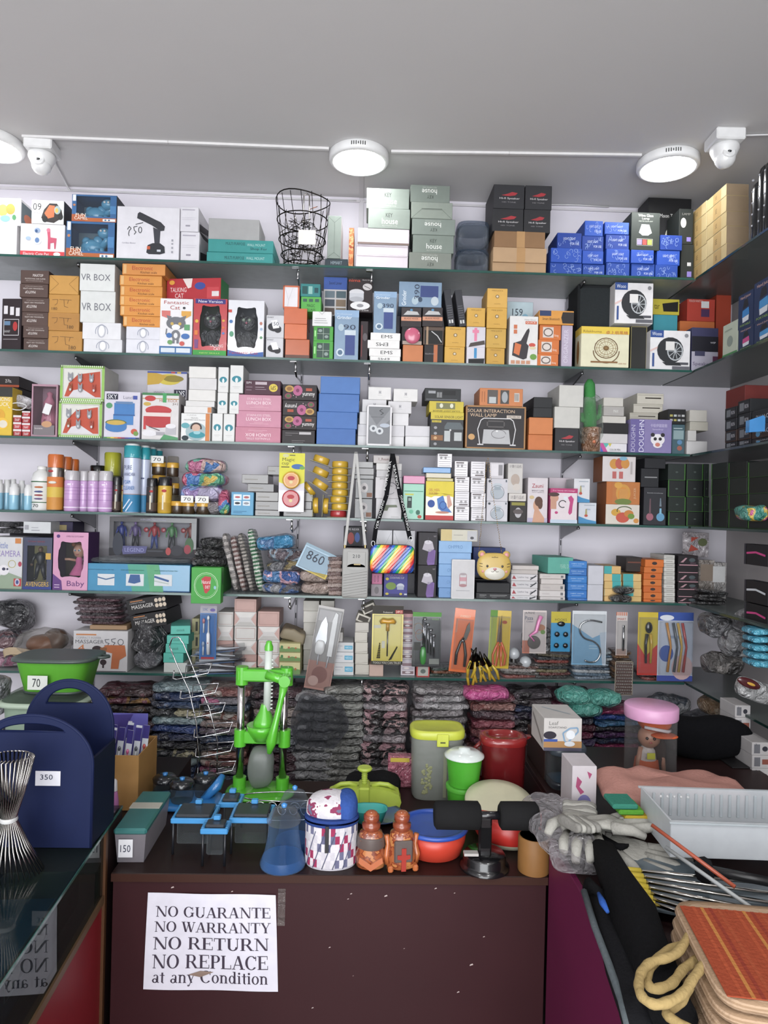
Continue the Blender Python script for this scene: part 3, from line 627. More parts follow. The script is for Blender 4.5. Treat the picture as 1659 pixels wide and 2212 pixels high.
z1 = K('brown_carton','plain brown carton under the black speaker boxes, {p} of three',[(1064,1180),(1065,1181),(1068,1178)],[568,535,500],['b08e68','b89670','8c6844'],1,[TP,TP,TP],d=.17,g='brown cartons under the speaker boxes')
SPK = [t('Hi-fi Speaker',.52,.42,.1,.66,'d8d4d6'),('p',[(.25,.55),(.45,.62),(.6,.7),(.78,.66),(.7,.56),(.5,.52)],'a83038'),t('HD TONE',.5,.27,.05,.45,'908c90')]
for i,(x0,x1,yt,lb) in enumerate(((1064,1131,451,'lower left'),(1132,1190,453,'lower right'))):
    zz = B('speaker_box','black speaker box with red splash logo, %s of the four on cartons' % lb,x0,x1,yt,'2b2b2e',None,SPK,z=z1,d=.16,g='black speaker boxes',Y=YF+.02)
    x0,x1,yt,lb = ((1066,1133,399,'upper left'),(1135,1193,401,'upper right'))[i]
    B('speaker_box','black speaker box with red splash logo, %s of the four on cartons' % lb,x0,x1,yt,'303034',None,SPK,z=zz+.0006,d=.16,g='black speaker boxes',Y=YF+.02)
# blue boxes with swirls
random.seed(3)
def swirl(n=9):
    o = []
    for k in range(n):
        u = random.uniform(.08,.92); v = random.uniform(.15,.85); o.append(('a',u,v,.05,.13,'8aa4dc',.0012,random.uniform(0,360),0)); q = o[-1]; o[-1] = q[:7]+(q[7],q[7]+230)
    return o
def bl(txt=True): return swirl(14 if not txt else 8)+([t('LIGHT LIGHT',.5,.62,.16,.5,'c8d4f0'),t('FOR USE',.72,.3,.16,.36,'c8d4f0')] if txt else [])
cols5 = (('first',[(1188,1257),(1190,1257),(1204,1257)],[568,536,503]),('second',[(1258,1306),(1258,1304),(1257,1304),(1263,1303)],[571,542,510,477]),
         ('third',[(1309,1360),(1309,1360),(1308,1359),(1306,1359)],[568,538,507,480]),('fourth',[(1363,1414),(1363,1413)],[570,540]),('fifth',[(1415,1464),(1419,1469),(1426,1474)],[573,541,508]))
for nm_,xs,ys in cols5:
    zz = K('light_box','blue box with white swirls, {p} of the %s column from the left' % nm_,xs,ys,['1f47a0','2450b4','1c3f96','2a56b8'][:len(ys)],1,[bl(random.random() > .35) for _ in ys],d=.13,g='blue boxes with swirls')
    if nm_ == 'fourth': zd = zz
B('lamp_box','black green box with a white glass lamp picture standing on the blue boxes',1363,1426,459,'2c342f',None,
  [t('Wine Glass',.5,.92,.07,.52,'e0e0d8'),t('Lamp',.5,.83,.07,.26,'e0e0d8'),t('CREATIVE COLOR LIGHT',.5,.765,.03,.5,'b0b4ac'),('p',[(.36,.68),(.62,.68),(.72,.46),(.62,.41),(.60,.39),(.38,.39),(.36,.41),(.27,.46)],'f0f0ec'),r(.22,.14,.38,.28,'9a8cc8'),r(.4,.14,.55,.28,'b84a44'),r(.57,.14,.73,.28,'a0a850'),('o',.2,.12,.75,.3,'d0d0c8',.01)],z=zd,d=.13)
B('lamp_box','tall black box lettered in white at the right end of the top shelf',1400,1494,428,'1a1a1c',1,[t('Star Moon Table Lamp',.52,.8,.055,.85,'d8d8d4'),e(.52,.53,.13,.16,'d0ccb8'),e(.56,.55,.11,.13,'1a1a1c'),('p',[(.5,.5),(.62,.68),(.8,.7),(.8,.3),(.5,.3)],'26282a'),e(.72,.48,.06,.1,'c8ccc8')],Y=YF+.14,d=.1)
K('lamp_box','small black lamp box beside the tan cartons, {p} of two',[(1471,1499),(1467,1498)],[528,451],'252a28',1,[[r(.5,.1,.85,.25,'8878c0'),r(.5,.4,.8,.5,'c8c8c8')],[r(.55,.08,.85,.2,'8878c0'),e(.3,.6,.2,.14,'d8d8d0'),t('LAMP',.5,.85,.06,.6,'8a8a86')]],d=.1,Y=YF+.03)

# ---------- shelf 2 ----------
B('gadget_box','dark purple black box with white icons at the left end of the second shelf',7,52,645,'2a1f24',2,{'F': [r(.1,.7,.3,.86,'d8d4d8'),r(.42,.68,.62,.84,'d8d4d8'),r(.72,.66,.92,.82,'d8d4d8'),('o',.1,.28,.9,.6,'c8c4c8',.03),e(.7,.46,.12,.09,'b03030'),r(.15,.48,.45,.56,'6080a0'),t('GADGET',.3,.36,.04,.3,'c8c8c8'),r(.1,.2,.85,.215,'8c8488')],'L': [r(.1,.1,.9,.9,'8a8486')]},d=.12,rz=-6)
MX = [t('MAXTOP',.62,.62,.2,.36,'e4dcd8'),t('PROFESSIONAL HAIR CLIPPER',.52,.36,.1,.72,'c8beb8'),t('RECHARGEABLE',.5,.2,.07,.6,'a89c96')]
K('clipper_box','dark brown box with white print, {p} of a stack of six',[(50,105),(49,104),(46,104),(45,106),(42,104),(44,106)],[731,704,674,643,613,584],'54403a',2,[flip(MX),flip(MX),flip(MX),flip(MX),flip(MX),MX],d=.15,g='brown clipper boxes')
hand = [('l',[(.12,.7),(.3,.72),(.28,.5),(.2,.4)],'6a4a28',.0014),('l',[(.35,.72),(.75,.7)],'6a4a28',.0014),('l',[(.5,.7),(.52,.35),(.65,.3)],'6a4a28',.0014),('l',[(.65,.7),(.62,.5)],'6a4a28',.0014)]
K('golden_carton','golden brown carton with handwriting, {p} of a stack of four',[(103,178),(103,171),(105,172),(106,170)],[715,676,636,595],['b88438','b07c34','bc8838','c69240'],2,[hand+[t('180',.72,.2,.18,.2,'5c4024')],hand+[t('180',.72,.22,.18,.2,'5c4024')],hand+[t('180',.2,.22,.15,.18,'5c4024')],[('l',[(.02,.98),(.32,.55),(.02,.1)],'8a6024',.0012),('l',[(.98,.98),(.68,.55),(.98,.1)],'8a6024',.0012)]],d=.15,g='golden handwritten cartons')
OV = [('a',.5,.5,.1,.38,'b4b6c0',.004,0,360),('a',.5,.45,.16,.4,'8c92a4',.002,60,200),('a',.5,.45,.16,.4,'8c92a4',.002,-20,120),e(.5,.5,.07,.3,'f0f0f2')]
VR = lambda s: [t('VR BOX',.46,.5,.24,.84,'6a6a74')]
K(['vr_headset_box']*4,['white box with grey oval emblem under the handwritten white boxes, lowest','white box with grey oval emblem directly under the handwritten white boxes','white box with VR BOX handwritten, lower of two','white box with VR BOX handwritten, topmost of its stack'],[(180,264),(178,262),(173,249),(172,248)],[733,697,629,570],['d8d8dc','dcdcdf','d4d6d4','d8dad8'],2,[OV,OV,VR(0),VR(0)],d=.15)
ES = [t('Electronic',.47,.62,.36,.48,'b03c28'),t('Kitchen scale',.62,.24,.2,.38,'50301c'),r(.03,.1,.1,.9,'e0b070')]
K(['earphone_box']*2+['kitchen_scale_box']*6,['white box with grey oval emblem under the orange scale boxes, lowest','white box with grey oval emblem directly under the orange scale boxes']+['orange kitchen scale box with red lettering, {} of six'.format(POS(i,6)) for i in range(6)],
  [(272,346),(272,346),(265,350),(259,351),(258,350),(259,351),(258,350),(264,358)],[733,706,683,661,640,618,595,570],['dadae2','d6d6de']+['d68c30','d88e34','da9238','d48a30','d89038','d48a3c'],2,[OV,OV]+[ES]*6,d=.16)
# talking toy cat boxes (generic grey cats)
def catbody(mb,h,col='5c5e62',y=.035,s=1.0):
    m_ = col+'|film'
    mb.ball((0,y,h*.33),.026*s,m_,sc=(1,.8,1.25)); mb.ball((0,y-.004,h*.64),.027*s,m_,sc=(1.1,.85,.95))
    for q in (-1,1):
        mb.lathe([(.011*s,0),(.006*s,.012*s),(.0005,.02*s)],m_,8,X=Matrix.Translation((q*.019*s,y,h*.64+.018*s)))
        mb.tube([(q*.02*s,y-.006,h*.46),(q*.032*s,y-.012,h*.36),(q*.022*s,y-.02,h*.28)],[.009*s,.008*s,.008*s],m_,8)
        mb.tube([(q*.013*s,y,h*.24),(q*.015*s,y-.004,h*.1)],[.012*s,.011*s],m_,8); mb.ball((q*.016*s,y-.012,h*.09),.012*s,m_,sc=(1,1.3,.7))
        mb.ball((q*.010*s,y-.026*s,h*.665),.006*s,'9aa898|gloss')
    mb.ball((0,y-.028*s,h*.61),.004*s,'c06a80|gloss')
FC = [t('Fantastic',.5,.93,.06,.76,'a83a34'),t('Cat',.46,.84,.07,.3,'a83a34'),('e',.74,.835,.045,.022,'3a3a40'),r(0,0,1,.15,'3c6ca0'),r(.05,.04,.48,.12,'d0d8e0'),r(.52,.04,.95,.12,'d0d8e0'),
      ('p',[(.05,.78),(.32,.78),(.32,.68),(.22,.65),(.06,.68)],'d0706a'),('p',[(.66,.78),(.96,.78),(.96,.7),(.8,.65),(.66,.7)],'d8a040'),
      ('p',[(.2,.7),(.36,.68),(.28,.58)],'707278'),('p',[(.62,.66),(.82,.7),(.74,.58)],'707278'),e(.5,.56,.3,.115,'6e7076'),e(.5,.49,.13,.05,'e4e4e4'),e(.38,.55,.05,.028,'c8a850'),e(.62,.55,.05,.028,'c8a850'),e(.5,.35,.14,.09,'74767c'),e(.5,.34,.06,.05,'dcdcdc'),r(.4,.2,.47,.3,'74767c'),r(.53,.2,.6,.3,'74767c'),('l',[(.36,.34),(.2,.36),(.22,.46)],'74767c',.004),
      r(.76,.44,.93,.54,'5a9a68'),e(.8,.33,.13,.05,'4470b0'),e(.3,.34,.09,.045,'4470b0'),e(.33,.22,.08,.04,'6a9a60'),e(.7,.2,.08,.04,'c85850')]
B('toy_box','white upright box with a cartoon grey cat and coloured speech bubbles',346,417,645,'e2e0e2',2,FC,d=.09,cat='toy box')
zt_ = None
for x0,x1,yt,col,lb,dc in ((418,491,645,'b82c34','red window box holding a shiny grey toy cat',[r(0,0,1,.1,'3a9a40'),r(.05,.91,.95,.99,'3c3478'),t('New Version',.5,.95,.05,.72,'e8e4f0'),t('TALKING',.7,.18,.05,.4,'f0e0e0'),t('CAT',.72,.125,.045,.2,'f0e0e0'),t('NEW SKILLS',.5,.05,.02,.6,'c8e070'),e(.9,.62,.04,.02,'d8a830'),e(.9,.5,.04,.02,'d86a30'),e(.9,.4,.04,.02,'5a80c0'),e(.1,.6,.05,.03,'d8a830'),r(.04,.36,.14,.44,'d87830'),('p',[(.05,.13),(.15,.13),(.16,.28),(.04,.28)],'7a4a80')]),
                          (493,571,649,'d8d8de','white and blue window box holding a shiny grey toy cat',[('p',[(0,0),(1,0),(1,.1),(.5,.05),(0,.12)],'3c62a4'),t('Fantastic Cat',.45,.075,.05,.8,'b0404c'),e(.92,.6,.04,.03,'b87868'),e(.93,.5,.04,.025,'9ab0c8'),e(.93,.35,.04,.025,'6a9a70'),e(.1,.4,.06,.05,'5c9a78'),e(.08,.62,.05,.03,'4a78b0'),('r',.0,.78,.1,.83,'c84840')])):
    T_,w_,h,tp = window_box('toy_cat_box',lb,x0,x1,yt,2,col,(.2,.82,.16,.88),d=.085,dec=dc,back='3c4a3c' if x0 < 450 else '5a5c64',oval=True,g='boxed toy cats')
    mb = MB(); catbody(mb,h); mb.build('toy_cat',T_)
X_ = [t('TALKING',.22,.5,.2,.3,'f0d8d8'),t('CAT',.24,.24,.2,.16,'f0d8d8'),e(.1,.82,.05,.1,'e0a030'),e(.62,.66,.1,.16,'3c4c9a'),r(.75,.1,.97,.6,'c84048'),r(.84,.2,.97,.42,'dcd4d4'),('p',[(.3,.98),(.48,.99),(.46,.6),(.4,.55)],'e4d4d0')]
B('toy_box','red talking cat box lying across the top of the upright cat boxes',360,484,601,'b42a34',None,X_,z=tp+.002,d=.08,Y=YF+.05,cat='toy box',rz=-9,cols={'z1': 'a02a34','x1': '3a8a50'})
B('toy_box','dark red box behind the toy cat boxes holding up the red one',362,480,655,'7a2028',2,None,d=.09,Y=YF+.125,cat='toy box')
EB = [e(.5,.42,.36,.14,'2c2c30'),e(.3,.48,.2,.16,'303034'),e(.66,.36,.2,.14,'303034'),('p',[(.25,.75),(.6,.8),(.75,.45),(.4,.4)],'e8e8e8'),t('EVART',.25,.9,.07,.36,'505058')]
K('earbud_box','white box with black earbuds picture, {p} of two between the cat and the orange boxes',[(574,612),(575,614)],[730,681],'c8c8cc',2,[EB,EB+[t('150',.5,.62,.16,.4,'3a3a50',0)]],d=.12)
z = K('orange_box','glossy orange box, {p} of three beside the earbud boxes',[(616,669),(614,663),(613,664)],[733,700,666],['b85a2c','d06a3c','c8643a'],2,[[r(0,0,1,.2,'6a4a40')],None,None],d=.12,kind='gloss',g='orange boxes')
B('orange_box','white faced box with an orange rim standing on the orange boxes',611,647,617,'dcd8dc',None,[('o',0,0,1,1,'cc6a44',.1),('l',[(.1,.95),(.35,.35),(.6,.9)],'b8b4b8',.001),('l',[(.35,.35),(.3,.1)],'b8b4b8',.001)],z=z,d=.1)
GG = [r(.18,.1,.82,.9,'3a5048'),('l',[(.5,.1),(.5,.9)],'b8c8b8',.001),('l',[(.18,.5),(.82,.5)],'b8c8b8',.001),e(.34,.7,.1,.1,'8a9a94'),e(.66,.3,.1,.1,'8a9a94'),r(.05,.3,.12,.7,'a0e090')]
z = K(['glass_box']*3,['green box with dark picture grid, bottom one','green box with dark picture grid, upper of two','white box with small grey print on the two green grid boxes'],[(676,720),(677,720),(675,717)],[737,705,673],['48a03c','48a03c','dcdcdc'],2,[GG,GG,[r(.1,.2,.8,.24,'9a9a9a'),r(.1,.35,.75,.39,'9a9a9a'),r(.15,.5,.7,.54,'9a9a9a'),('l',[(.35,.98),(.5,.8),(.62,.98)],'808080',.001)]],d=.13)
K(['glass_box']*2,['small green lettered box between the orange and blue boxes','small teal box on the green lettered box'],[(650,694),(649,692)],[641,613],['52a844','2c8080'],None,[[t('MAGIC',.5,.4,.2,.4,'1c3c20'),t('GLASS',.5,.12,.16,.44,'1c3c20'),r(.1,.65,.3,.85,'3a5a50'),r(.4,.65,.6,.85,'3a5a50'),r(.7,.65,.9,.85,'3a5a50')],[r(.08,.2,.35,.8,'1c5050'),r(.4,.2,.6,.8,'88b8b0'),r(.7,.3,.9,.7,'1c4a50')]],z=z,d=.1,Y=YF+.02)
def grind(lbl,x0,x1,yt,sh,z=None,Y=None,num='390'):
    B('grinder_box',lbl,x0,x1,yt,'7d97b0',sh,[r(0,.86,1,1,'8aa8c8'),t('Grinder',.4,.85,.06,.6,'e8eef4'),t('Professional',.4,.92,.025,.6,'c0d0e0'),e(.27,.65,.12,.07,'a8bcc8'),r(.45,.1,.85,.55,'3a4a84'),r(.42,.5,.88,.6,'c0ccd4'),e(.25,.15,.16,.08,'c8d4dc'),e(.25,.15,.1,.05,'58728c'),t(num,.62,.66,.1,.5,'303a50')],z=z,d=.13,Y=Y,kind='gloss',g='blue grinder boxes')
grind('blue grinder box marked in pen, beside the green grid boxes',723,776,670,2,num='90')
B('tool_kit_box','blue topped box with a grid of small photos',699,750,599,'c8c4c4',None,[r(0,.68,1,1,'3c5ca8'),t('Sound Linner',.5,.85,.08,.55,'101830')]+[r(.06+.48*(k % 2),.02+.22*(k//2),.48+.48*(k % 2),.2+.22*(k//2),['5a4a44','7a6a54','48505c','84705c','6a7a84','50646c'][k]) for k in range(6)],yb=671,Y=YF+.09,z=ZS[2]+.175,d=.1)
B('gadget_box','dark box standing behind the blue grinder boxes and carrying the boxes above',700,805,672,'241d22',2,None,Y=YF+.16,d=.09)
B('nut_grinder_box','black box with orange lettering and a steel grinder picture',752,806,601,'2a2022',None,[t('nima',.26,.93,.08,.46,'d84a28'),t('Electric Grinder',.78,.95,.03,.4,'d8d4d4'),e(.78,.75,.19,.1,'c8c4c4'),('l',[(.65,.78),(.9,.7)],'3a3434',.002),e(.35,.58,.3,.1,'d0d0d4'),r(.06,.38,.64,.56,'c0c2c8'),e(.35,.38,.29,.08,'a8aab0'),e(.5,.2,.4,.12,'dcdcdc'),e(.5,.2,.14,.05,'8a8a8e'),t('TP-2200',.6,.06,.04,.5,'c8c4c4')],z=ZS[2]+.172,Y=YF+.03,d=.065)
B('gadget_box','narrow black box between the grinder box and the lettered white boxes',779,796,694,'2c2226',2,[r(.1,.1,.25,.9,'6a2c2c'),e(.6,.6,.3,.1,'5a5458')],d=.1,cols=None)
EM = [t('EMS',.55,.5,.42,.38,'303034')]; EM2 = [t('EMS',.45,.5,.42,.38,'303034',180)]
z = K('massager_pad_box','thin white box lettered in black, {p} of four',[(799,865),(797,866),(794,864),(800,865)],[770,753,735,719],'e4e2e0',2,[EM2,EM,EM2,EM],d=.13,g='thin white lettered boxes')
grind('blue grinder box standing on the thin white lettered boxes',808,858,630,None,z=z,num='390')
BB = [r(0,0,1,.3,'30282a'),r(0,.3,1,.5,'d09070'),e(.5,.86,.07,.06,'4a88b0'),('p',[(.1,.6),(.9,.62),(.8,.78),(.3,.82)],'b8b8b8'),t('BLADE MIXER',.5,.42,.08,.7,'503028')]
z = K(['orange_carton','open_gift_box','blade_box'],['plain orange carton under the open box with the pink ball','opened black box holding a round pink ball','black box with a blade picture above the pink ball'],[(870,914),(867,912),(867,911)],[745,706,664],['c87a48','1e1a1c','383234'],2,[None,[r(.05,.0,.98,.2,'a89488')],BB],d=.12)
mb = MB(); p = W(891,725,YF+.006); mb.ball((p.x,p.y,p.z),.028,'c8607c|gloss',sc=(1,.35,1)); tag(mb.build('pink_ball'),'round pink compact showing in an opened black box','compact')
z = K(['gadget_box','open_carton','blade_box'],['black box with an orange stripe on the second shelf','open brown carton with a white rod inside','black blade box with a green dot'],[(916,958),(914,959),(913,957)],[745,706,664],['201c1e','5c4a40','383234'],2,[[r(.5,0,.7,1,'b8683c'),t('MIXER',.3,.5,.08,.5,'8a8486',90)],[r(.08,.04,.95,.8,'0c0a0a'),r(.15,.0,.25,1,'a08468'),('l',[(.4,.75),(.7,.5),(.9,.15)],'c8c8c8',.003)],BB],d=.12)
B('grinder_box','blue grinder box lying on its side above the blade boxes',862,955,609,'7d97b0',None,[e(.38,.25,.08,.16,'a8bcc8'),e(.5,.3,.05,.1,'384a60'),r(.5,.4,.92,.85,'36467c'),e(.84,.25,.09,.18,'b8c4cc'),t('Grinder',.12,.35,.6,.1,'e8eef4',90),t('390',.42,.6,.6,.12,'303a50',90)],z=z,d=.12,kind='gloss',g='blue grinder boxes')
YB = [e(.5,.58,.09,.09,'6a5030'),e(.5,.58,.06,.06,'d8c8a8'),t('MINI JUICE',.5,.87,.08,.55,'806020'),t('(with)',.5,.2,.07,.3,'8a6a24')]
YC = 'd2a23c'
z = K(['magic_box']*2,'yellow box with a centre dot in the left column, {p} of two',[(960,1004),(962,1006)],[749,706],YC,2,YB,d=.13,g='yellow boxes with a centre dot')
for k,(x0,x1,tl) in enumerate(((958,976,8),(980,998,8))):
    p = W(x0+18+k*2,706,YF+.02); mb = MB(); h = .128; M = Matrix.Rotation(rad(-9),4,'Y'); mb.box(-.012,.012,0,.10,0,h,'33343a|card',X=M)
    for q in (0,1): mb.box(-.008+q*.009,-.002+q*.009,-.0006,0,.01,.022,'c8c8c8|card',X=M)
    for zz_ in range(6): mb.box(-.009,.008,-.0006,0,.03+zz_*.008,.032+zz_*.008,'6a6a70|card',X=M)
    o = mb.build('slim_box',loc=(p.x,YF+.02,z+.003)); tag(o,['slim black box leaning left on the yellow boxes','second slim black box leaning beside the first on the yellow boxes'][k],'box','slim leaning black boxes')
K(['open_gift_box','open_gift_box','magic_box'],['open white box with a blue cylinder and a black pad','open white box with a pink handle inside','yellow box with a centre dot above the open box with the pink handle'],[(1008,1048),(1008,1049),(1009,1049)],[750,706,665],['d0ccd4','d0ccd4',YC],2,[[r(.4,.35,.55,.95,'3c8cc0'),('p',[(.1,.05),(.95,.05),(.98,.35),(.1,.3)],'161618')],[r(.4,.3,.55,.95,'e080a0'),r(.3,.7,.65,.85,'e080a0'),('p',[(.1,0),(.98,.15),(.95,.35),(.2,.2)],'4c4440')],YB],d=.13)
K('magic_box','yellow box with a centre dot in the right column, {p} of four',[(1050,1090),(1051,1094),(1052,1096),(1053,1097)],[752,710,665,623],['c89a38','caa040',YC,'d8a848'],2,[YB,YB,YB,YB],d=.13,g='yellow boxes with a centre dot')
B('peeler_box','white box with a black and orange chopper picture',1101,1163,683,'dcdad8',2,[t('New Slicer',.72,.93,.03,.4,'888080'),r(.55,.84,.95,.9,'c85c34'),t('QUICK',.75,.87,.04,.34,'f0e8e0'),('p',[(.6,.72),(.68,.76),(.7,.7),(.6,.45),(.68,.4),(.62,.15),(.5,.12),(.1,.2),(.14,.45),(.4,.5)],'383438'),('p',[(.15,.25),(.35,.2),(.42,.42),(.2,.46)],'d0703c'),e(.8,.42,.12,.04,'c85040'),e(.82,.36,.12,.03,'d8c8a0'),e(.85,.18,.12,.06,'6a9a40'),r(.14,.74,.26,.82,'c87048'),r(.14,.64,.26,.72,'c87048'),r(.06,.03,.2,.1,'c89070'),r(.24,.03,.38,.1,'c89070'),r(.42,.03,.56,.1,'c89070'),r(.6,.03,.74,.1,'c89070')],d=.09)
B('thin_card','pale card box marked 159 behind the chopper box',1095,1152,652,'b8ccd4',2,[t('159',.4,.85,.1,.4,'303848'),e(.7,.78,.12,.05,'88b8d0')],Y=YF+.12,d=.03)
SL = [r(.15,.15,.65,.85,'d8ccc4'),('a',.4,.5,.2,.25,'6a5a54',.004,0,360),t('Slicing',.78,.28,.2,.2,'f0dcc8')]
z = K('slicer_box','small orange box with a white picture, {p} of three',[(1160,1206),(1162,1208),(1165,1212)],[765,734,702],'d0702c',2,SL,d=.12,g='small orange boxes')
B('earbud_box','orange box with a dark corner and a blue label above the small orange boxes',1164,1240,671,'d89434',None,[r(.02,.6,.35,.98,'2c3c64'),('p',[(.68,.1),(1,.1),(1,.9),(.68,.9),(.64,.5)],'2a2422'),t('Smart Bluetooth',.35,.4,.18,.5,'5c3c20')],z=z,d=.1)
B('gadget_box','pale lavender box beside the small orange boxes',1213,1237,703,'b4a8bc',2,[t('ORGANIZER',.4,.5,.8,.4,'d0c8d8',90)],d=.12)
mb = MB(); p = W(1277,780,YF+.1); w_ = .062; top = W(1277,617,YF+.09).z
mb.box(-w_,w_,0,.12,0,top-ZS[2]-.001,'26282a|matte',c=.004); mb.box(-w_+.008,w_-.008,-.002,0,.012,top-ZS[2]-.013,'303436|cloth',c=.001)
tag(mb.build('loudspeaker',loc=(p.x,YF+.075,ZS[2]+.0005)),'tall black loudspeaker with a fabric front on the second shelf','loudspeaker')
WHL = [r(0,.82,.33,1,'2c4c90'),t('Wooo',.16,.91,.09,.24,'e4e8f0'),e(.9,.88,.05,.05,'8a8a90'),('p',[(0,.5),(.5,.75),(.5,.7),(0,.45)],'d8b8b4'),e(.5,.5,.33,.33,'2a2c30'),('p',[(.3,.2),(.75,.2),(.78,.12),(.4,.12)],'2a2c30'),e(.62,.48,.2,.24,'b8bcc0'),e(.62,.48,.17,.21,'34363a')]+[('l',[(.62,.48),(.62+.18*cos(a_),.48+.22*sin(a_))],'b8bcc0',.0022) for a_ in [k*pi/5 for k in range(10)]]+[r(.38,.5,.6,.72,'dcdad8'),r(.05,.08,.1,.42,'34508c'),r(.74,.14,.95,.2,'505058'),r(.55,.02,.98,.1,'606068')]
B('speaker_box','white box with a black wheel speaker picture, upper one near the shelf above',1329,1412,611,'e0dee0',None,WHL,z=ZS[2]+.162,Y=YF+.02,d=.12)
B('dark_box','dark navy box supporting the upper wheel picture box',1318,1408,698,'1a1c28',2,None,Y=YF+.122,d=.11)
K('wheel_shim_box','black box behind the yellow fan box, {p} one',[(1362,1398)],[705],'2a2a28',2,[[('o',0,0,1,1,'8a8054',.05)]],Y=YF+.05,d=.09)
B('fan_box','cream and yellow box with a round desk fan picture and red characters',1256,1360,706,'dcd8b8',2,{'F': [r(0,.82,1,1,'e0c030'),t('Rilakkuma',.23,.88,.06,.38,'7a6018'),t('卓上扇風機',.74,.86,.09,.46,'a83c34'),('a',.52,.47,.24,.25,'6a4a28',.003,0,360),('a',.52,.47,.2,.21,'8a6a3c',.0015,0,360),('a',.52,.47,.15,.16,'8a6a3c',.0015,0,360),e(.52,.47,.06,.06,'6a4a28')]+[('l',[(.52,.47),(.52+.23*cos(k*pi/7),.47+.24*sin(k*pi/7))],'9a7a48',.001) for k in range(14)]+[('a',.52,.4,.27,.3,'6a4a28',.003,180,360),r(.2,.1,.76,.14,'8a6238'),t('DESK FAN',.86,.09,.03,.16,'a85838')],'L': [r(0,.82,1,1,'d8b82c'),e(.5,.4,.2,.3,'9a6a30')]},d=.072,Y=YF-.004)
B('speaker_box','white box with a black wheel speaker picture, lower one on the shelf',1405,1492,714,'e0dee0',2,WHL[:1]+WHL[1:],d=.12)
B('speaker_box','purple and white speaker box beside the lower wheel picture box',1494,1552,708,'3a3a5c',2,[r(0,0,1,.45,'a8a4b4'),r(0,.45,1,.8,'1c1c26'),t('Speaker',.4,.16,.1,.7,'5a4a6a'),t('WSP',.8,.66,.04,.2,'d8d8e0'),r(.8,.05,1,.35,'5a2c4a'),r(.12,.35,.5,.46,'40405c')],d=.12)
z = ZS[2]+.0005
K(['dark_box','gadget_box'],['teal box behind the lower wheel picture box','yellow and black box on the teal one, under the top shelf'],[(1412,1464),(1410,1468)],[680,646],['3c9cac','c8b828'],2,[[r(.3,.3,.6,.5,'a8ccd0'),t('CAMERA',.5,.7,.08,.6,'c8dcdc')],[('p',[(.4,.2),(.95,.2),(.95,.85),(.35,.7)],'1c1c18'),t('tar',.15,.5,.3,.2,'5c5414')]],Y=YF+.14,d=.09)
K(['gadget_box','smartwatch_box'],['orange box behind the purple and white speaker box','red box with a white label behind the purple speaker box'],[(1468,1544),(1484,1545)],[694,646],['c86c30','b83c2c'],2,[None,[t('TOUCH WATCH',.3,.9,.1,.5,'e0c8c0'),r(.5,.6,.78,.9,'d8d8d8'),r(.5,.2,.8,.55,'503058')]],Y=YF+.135,d=.09)
# ---------- shelf 3 ----------
z = ZS[3]+.0005
DUCK = [r(0,.8,1,1,'30302c'),t('DANCING',.5,.75,.08,.8,'e8e4d8'),t('DUCK',.55,.65,.08,.6,'f0e8d0'),e(.4,.42,.28,.13,'d8a018'),e(.55,.25,.3,.12,'e8b828'),e(.2,.45,.12,.05,'d86a20'),e(.4,.46,.05,.03,'1c1c1c'),e(.6,.24,.2,.08,'d8d0c0')]
B('toy_box','yellow upright box with a dancing duck picture at the left edge of the third shelf',-20,27,836,'d8b420',3,DUCK,d=.07,cat='toy box')
K('candle_box','flat black box with an orange base, {p} of two behind the duck box',[(-20,40),(-20,42)],[836,812],'241a1a',None,[t('25 Pcs.',.62,.55,.3,.22,'d8d0d0'),r(0,0,1,.2,'a84a24')],z=ZS[3]+.152,Y=YF+.085,d=.14)
B('dark_box','dark box holding up the flat black boxes',-18,36,861,'2c2020',3,None,Y=YF+.09,d=.12)
SN = [r(0,.7,1,1,'d8d0d0'),t('SNAP',.5,.35,.4,.6,'e8dcdc')]
for j,(xs,ys) in enumerate((([(28,46)]*3,[927,912,897]),([(47,65)]*4,[928,914,900,888]))):
    K('snack_box','small red and white box, {p} in the %s pile beside the duck box' % ('left','right')[j],xs,ys,['a82c30','b83438','a02428','b02c34'][:len(ys)],3,[SN]*len(ys),d=.05,g='small red and white boxes')
def softpack(name,label,px,py,w_px,h_px,dpt,mat,base=None,Y=None,rot=(0,0,0),e_=.45,amp=.003,fr=25,cat='pack',g=None,seed=None,build=True,nu=24,nv=9):
    Y = YF+dpt/2+.01 if Y is None else Y; c = W(px,py,Y); k = Y/F; mb = MB(); w_ = w_px*k; h = h_px*k
    mb.soft(w_,dpt,h,mat,e=e_,amp=amp,fr=fr,seed=seed if seed is not None else px*.13+py,nu=nu,nv=nv)
    zb = base if base is not None else c.z-h/2
    o = mb.build(name,loc=(c.x,Y,zb)); o.rotation_euler = tuple(rad(a_) for a_ in rot); return tag(o,label,cat,g)
softpack('cable_pouch','white pouch with a white cable hanging over the red boxes',46,868,52,26,.05,'c8c4c8|film',Y=YF+.07,rot=(0,14,0))
mb = MB(); c = W(38,878,YF+.02); mb.tube([(c.x+.03*cos(a_),c.y+.004*sin(3*a_),c.z+.012*sin(a_)) for a_ in [k*.5 for k in range(14)]],.002,'d8d8d8|plastic',6); tag(mb.build('cable'),'coiled white cable lying over the small red boxes','cable')
T_,w_,h,tp = window_box('baby_bottle_box','clear box holding a pink baby bottle beside the green framed boxes',68,125,830,3,'a88090',(.06,.94,.04,.96),d=.08,back='b48c9c',dec=[r(.1,.03,.9,.22,'787074'),e(.6,.24,.2,.06,'c09068'),t('bottle',.3,.16,.03,.3,'d0c8c8')])
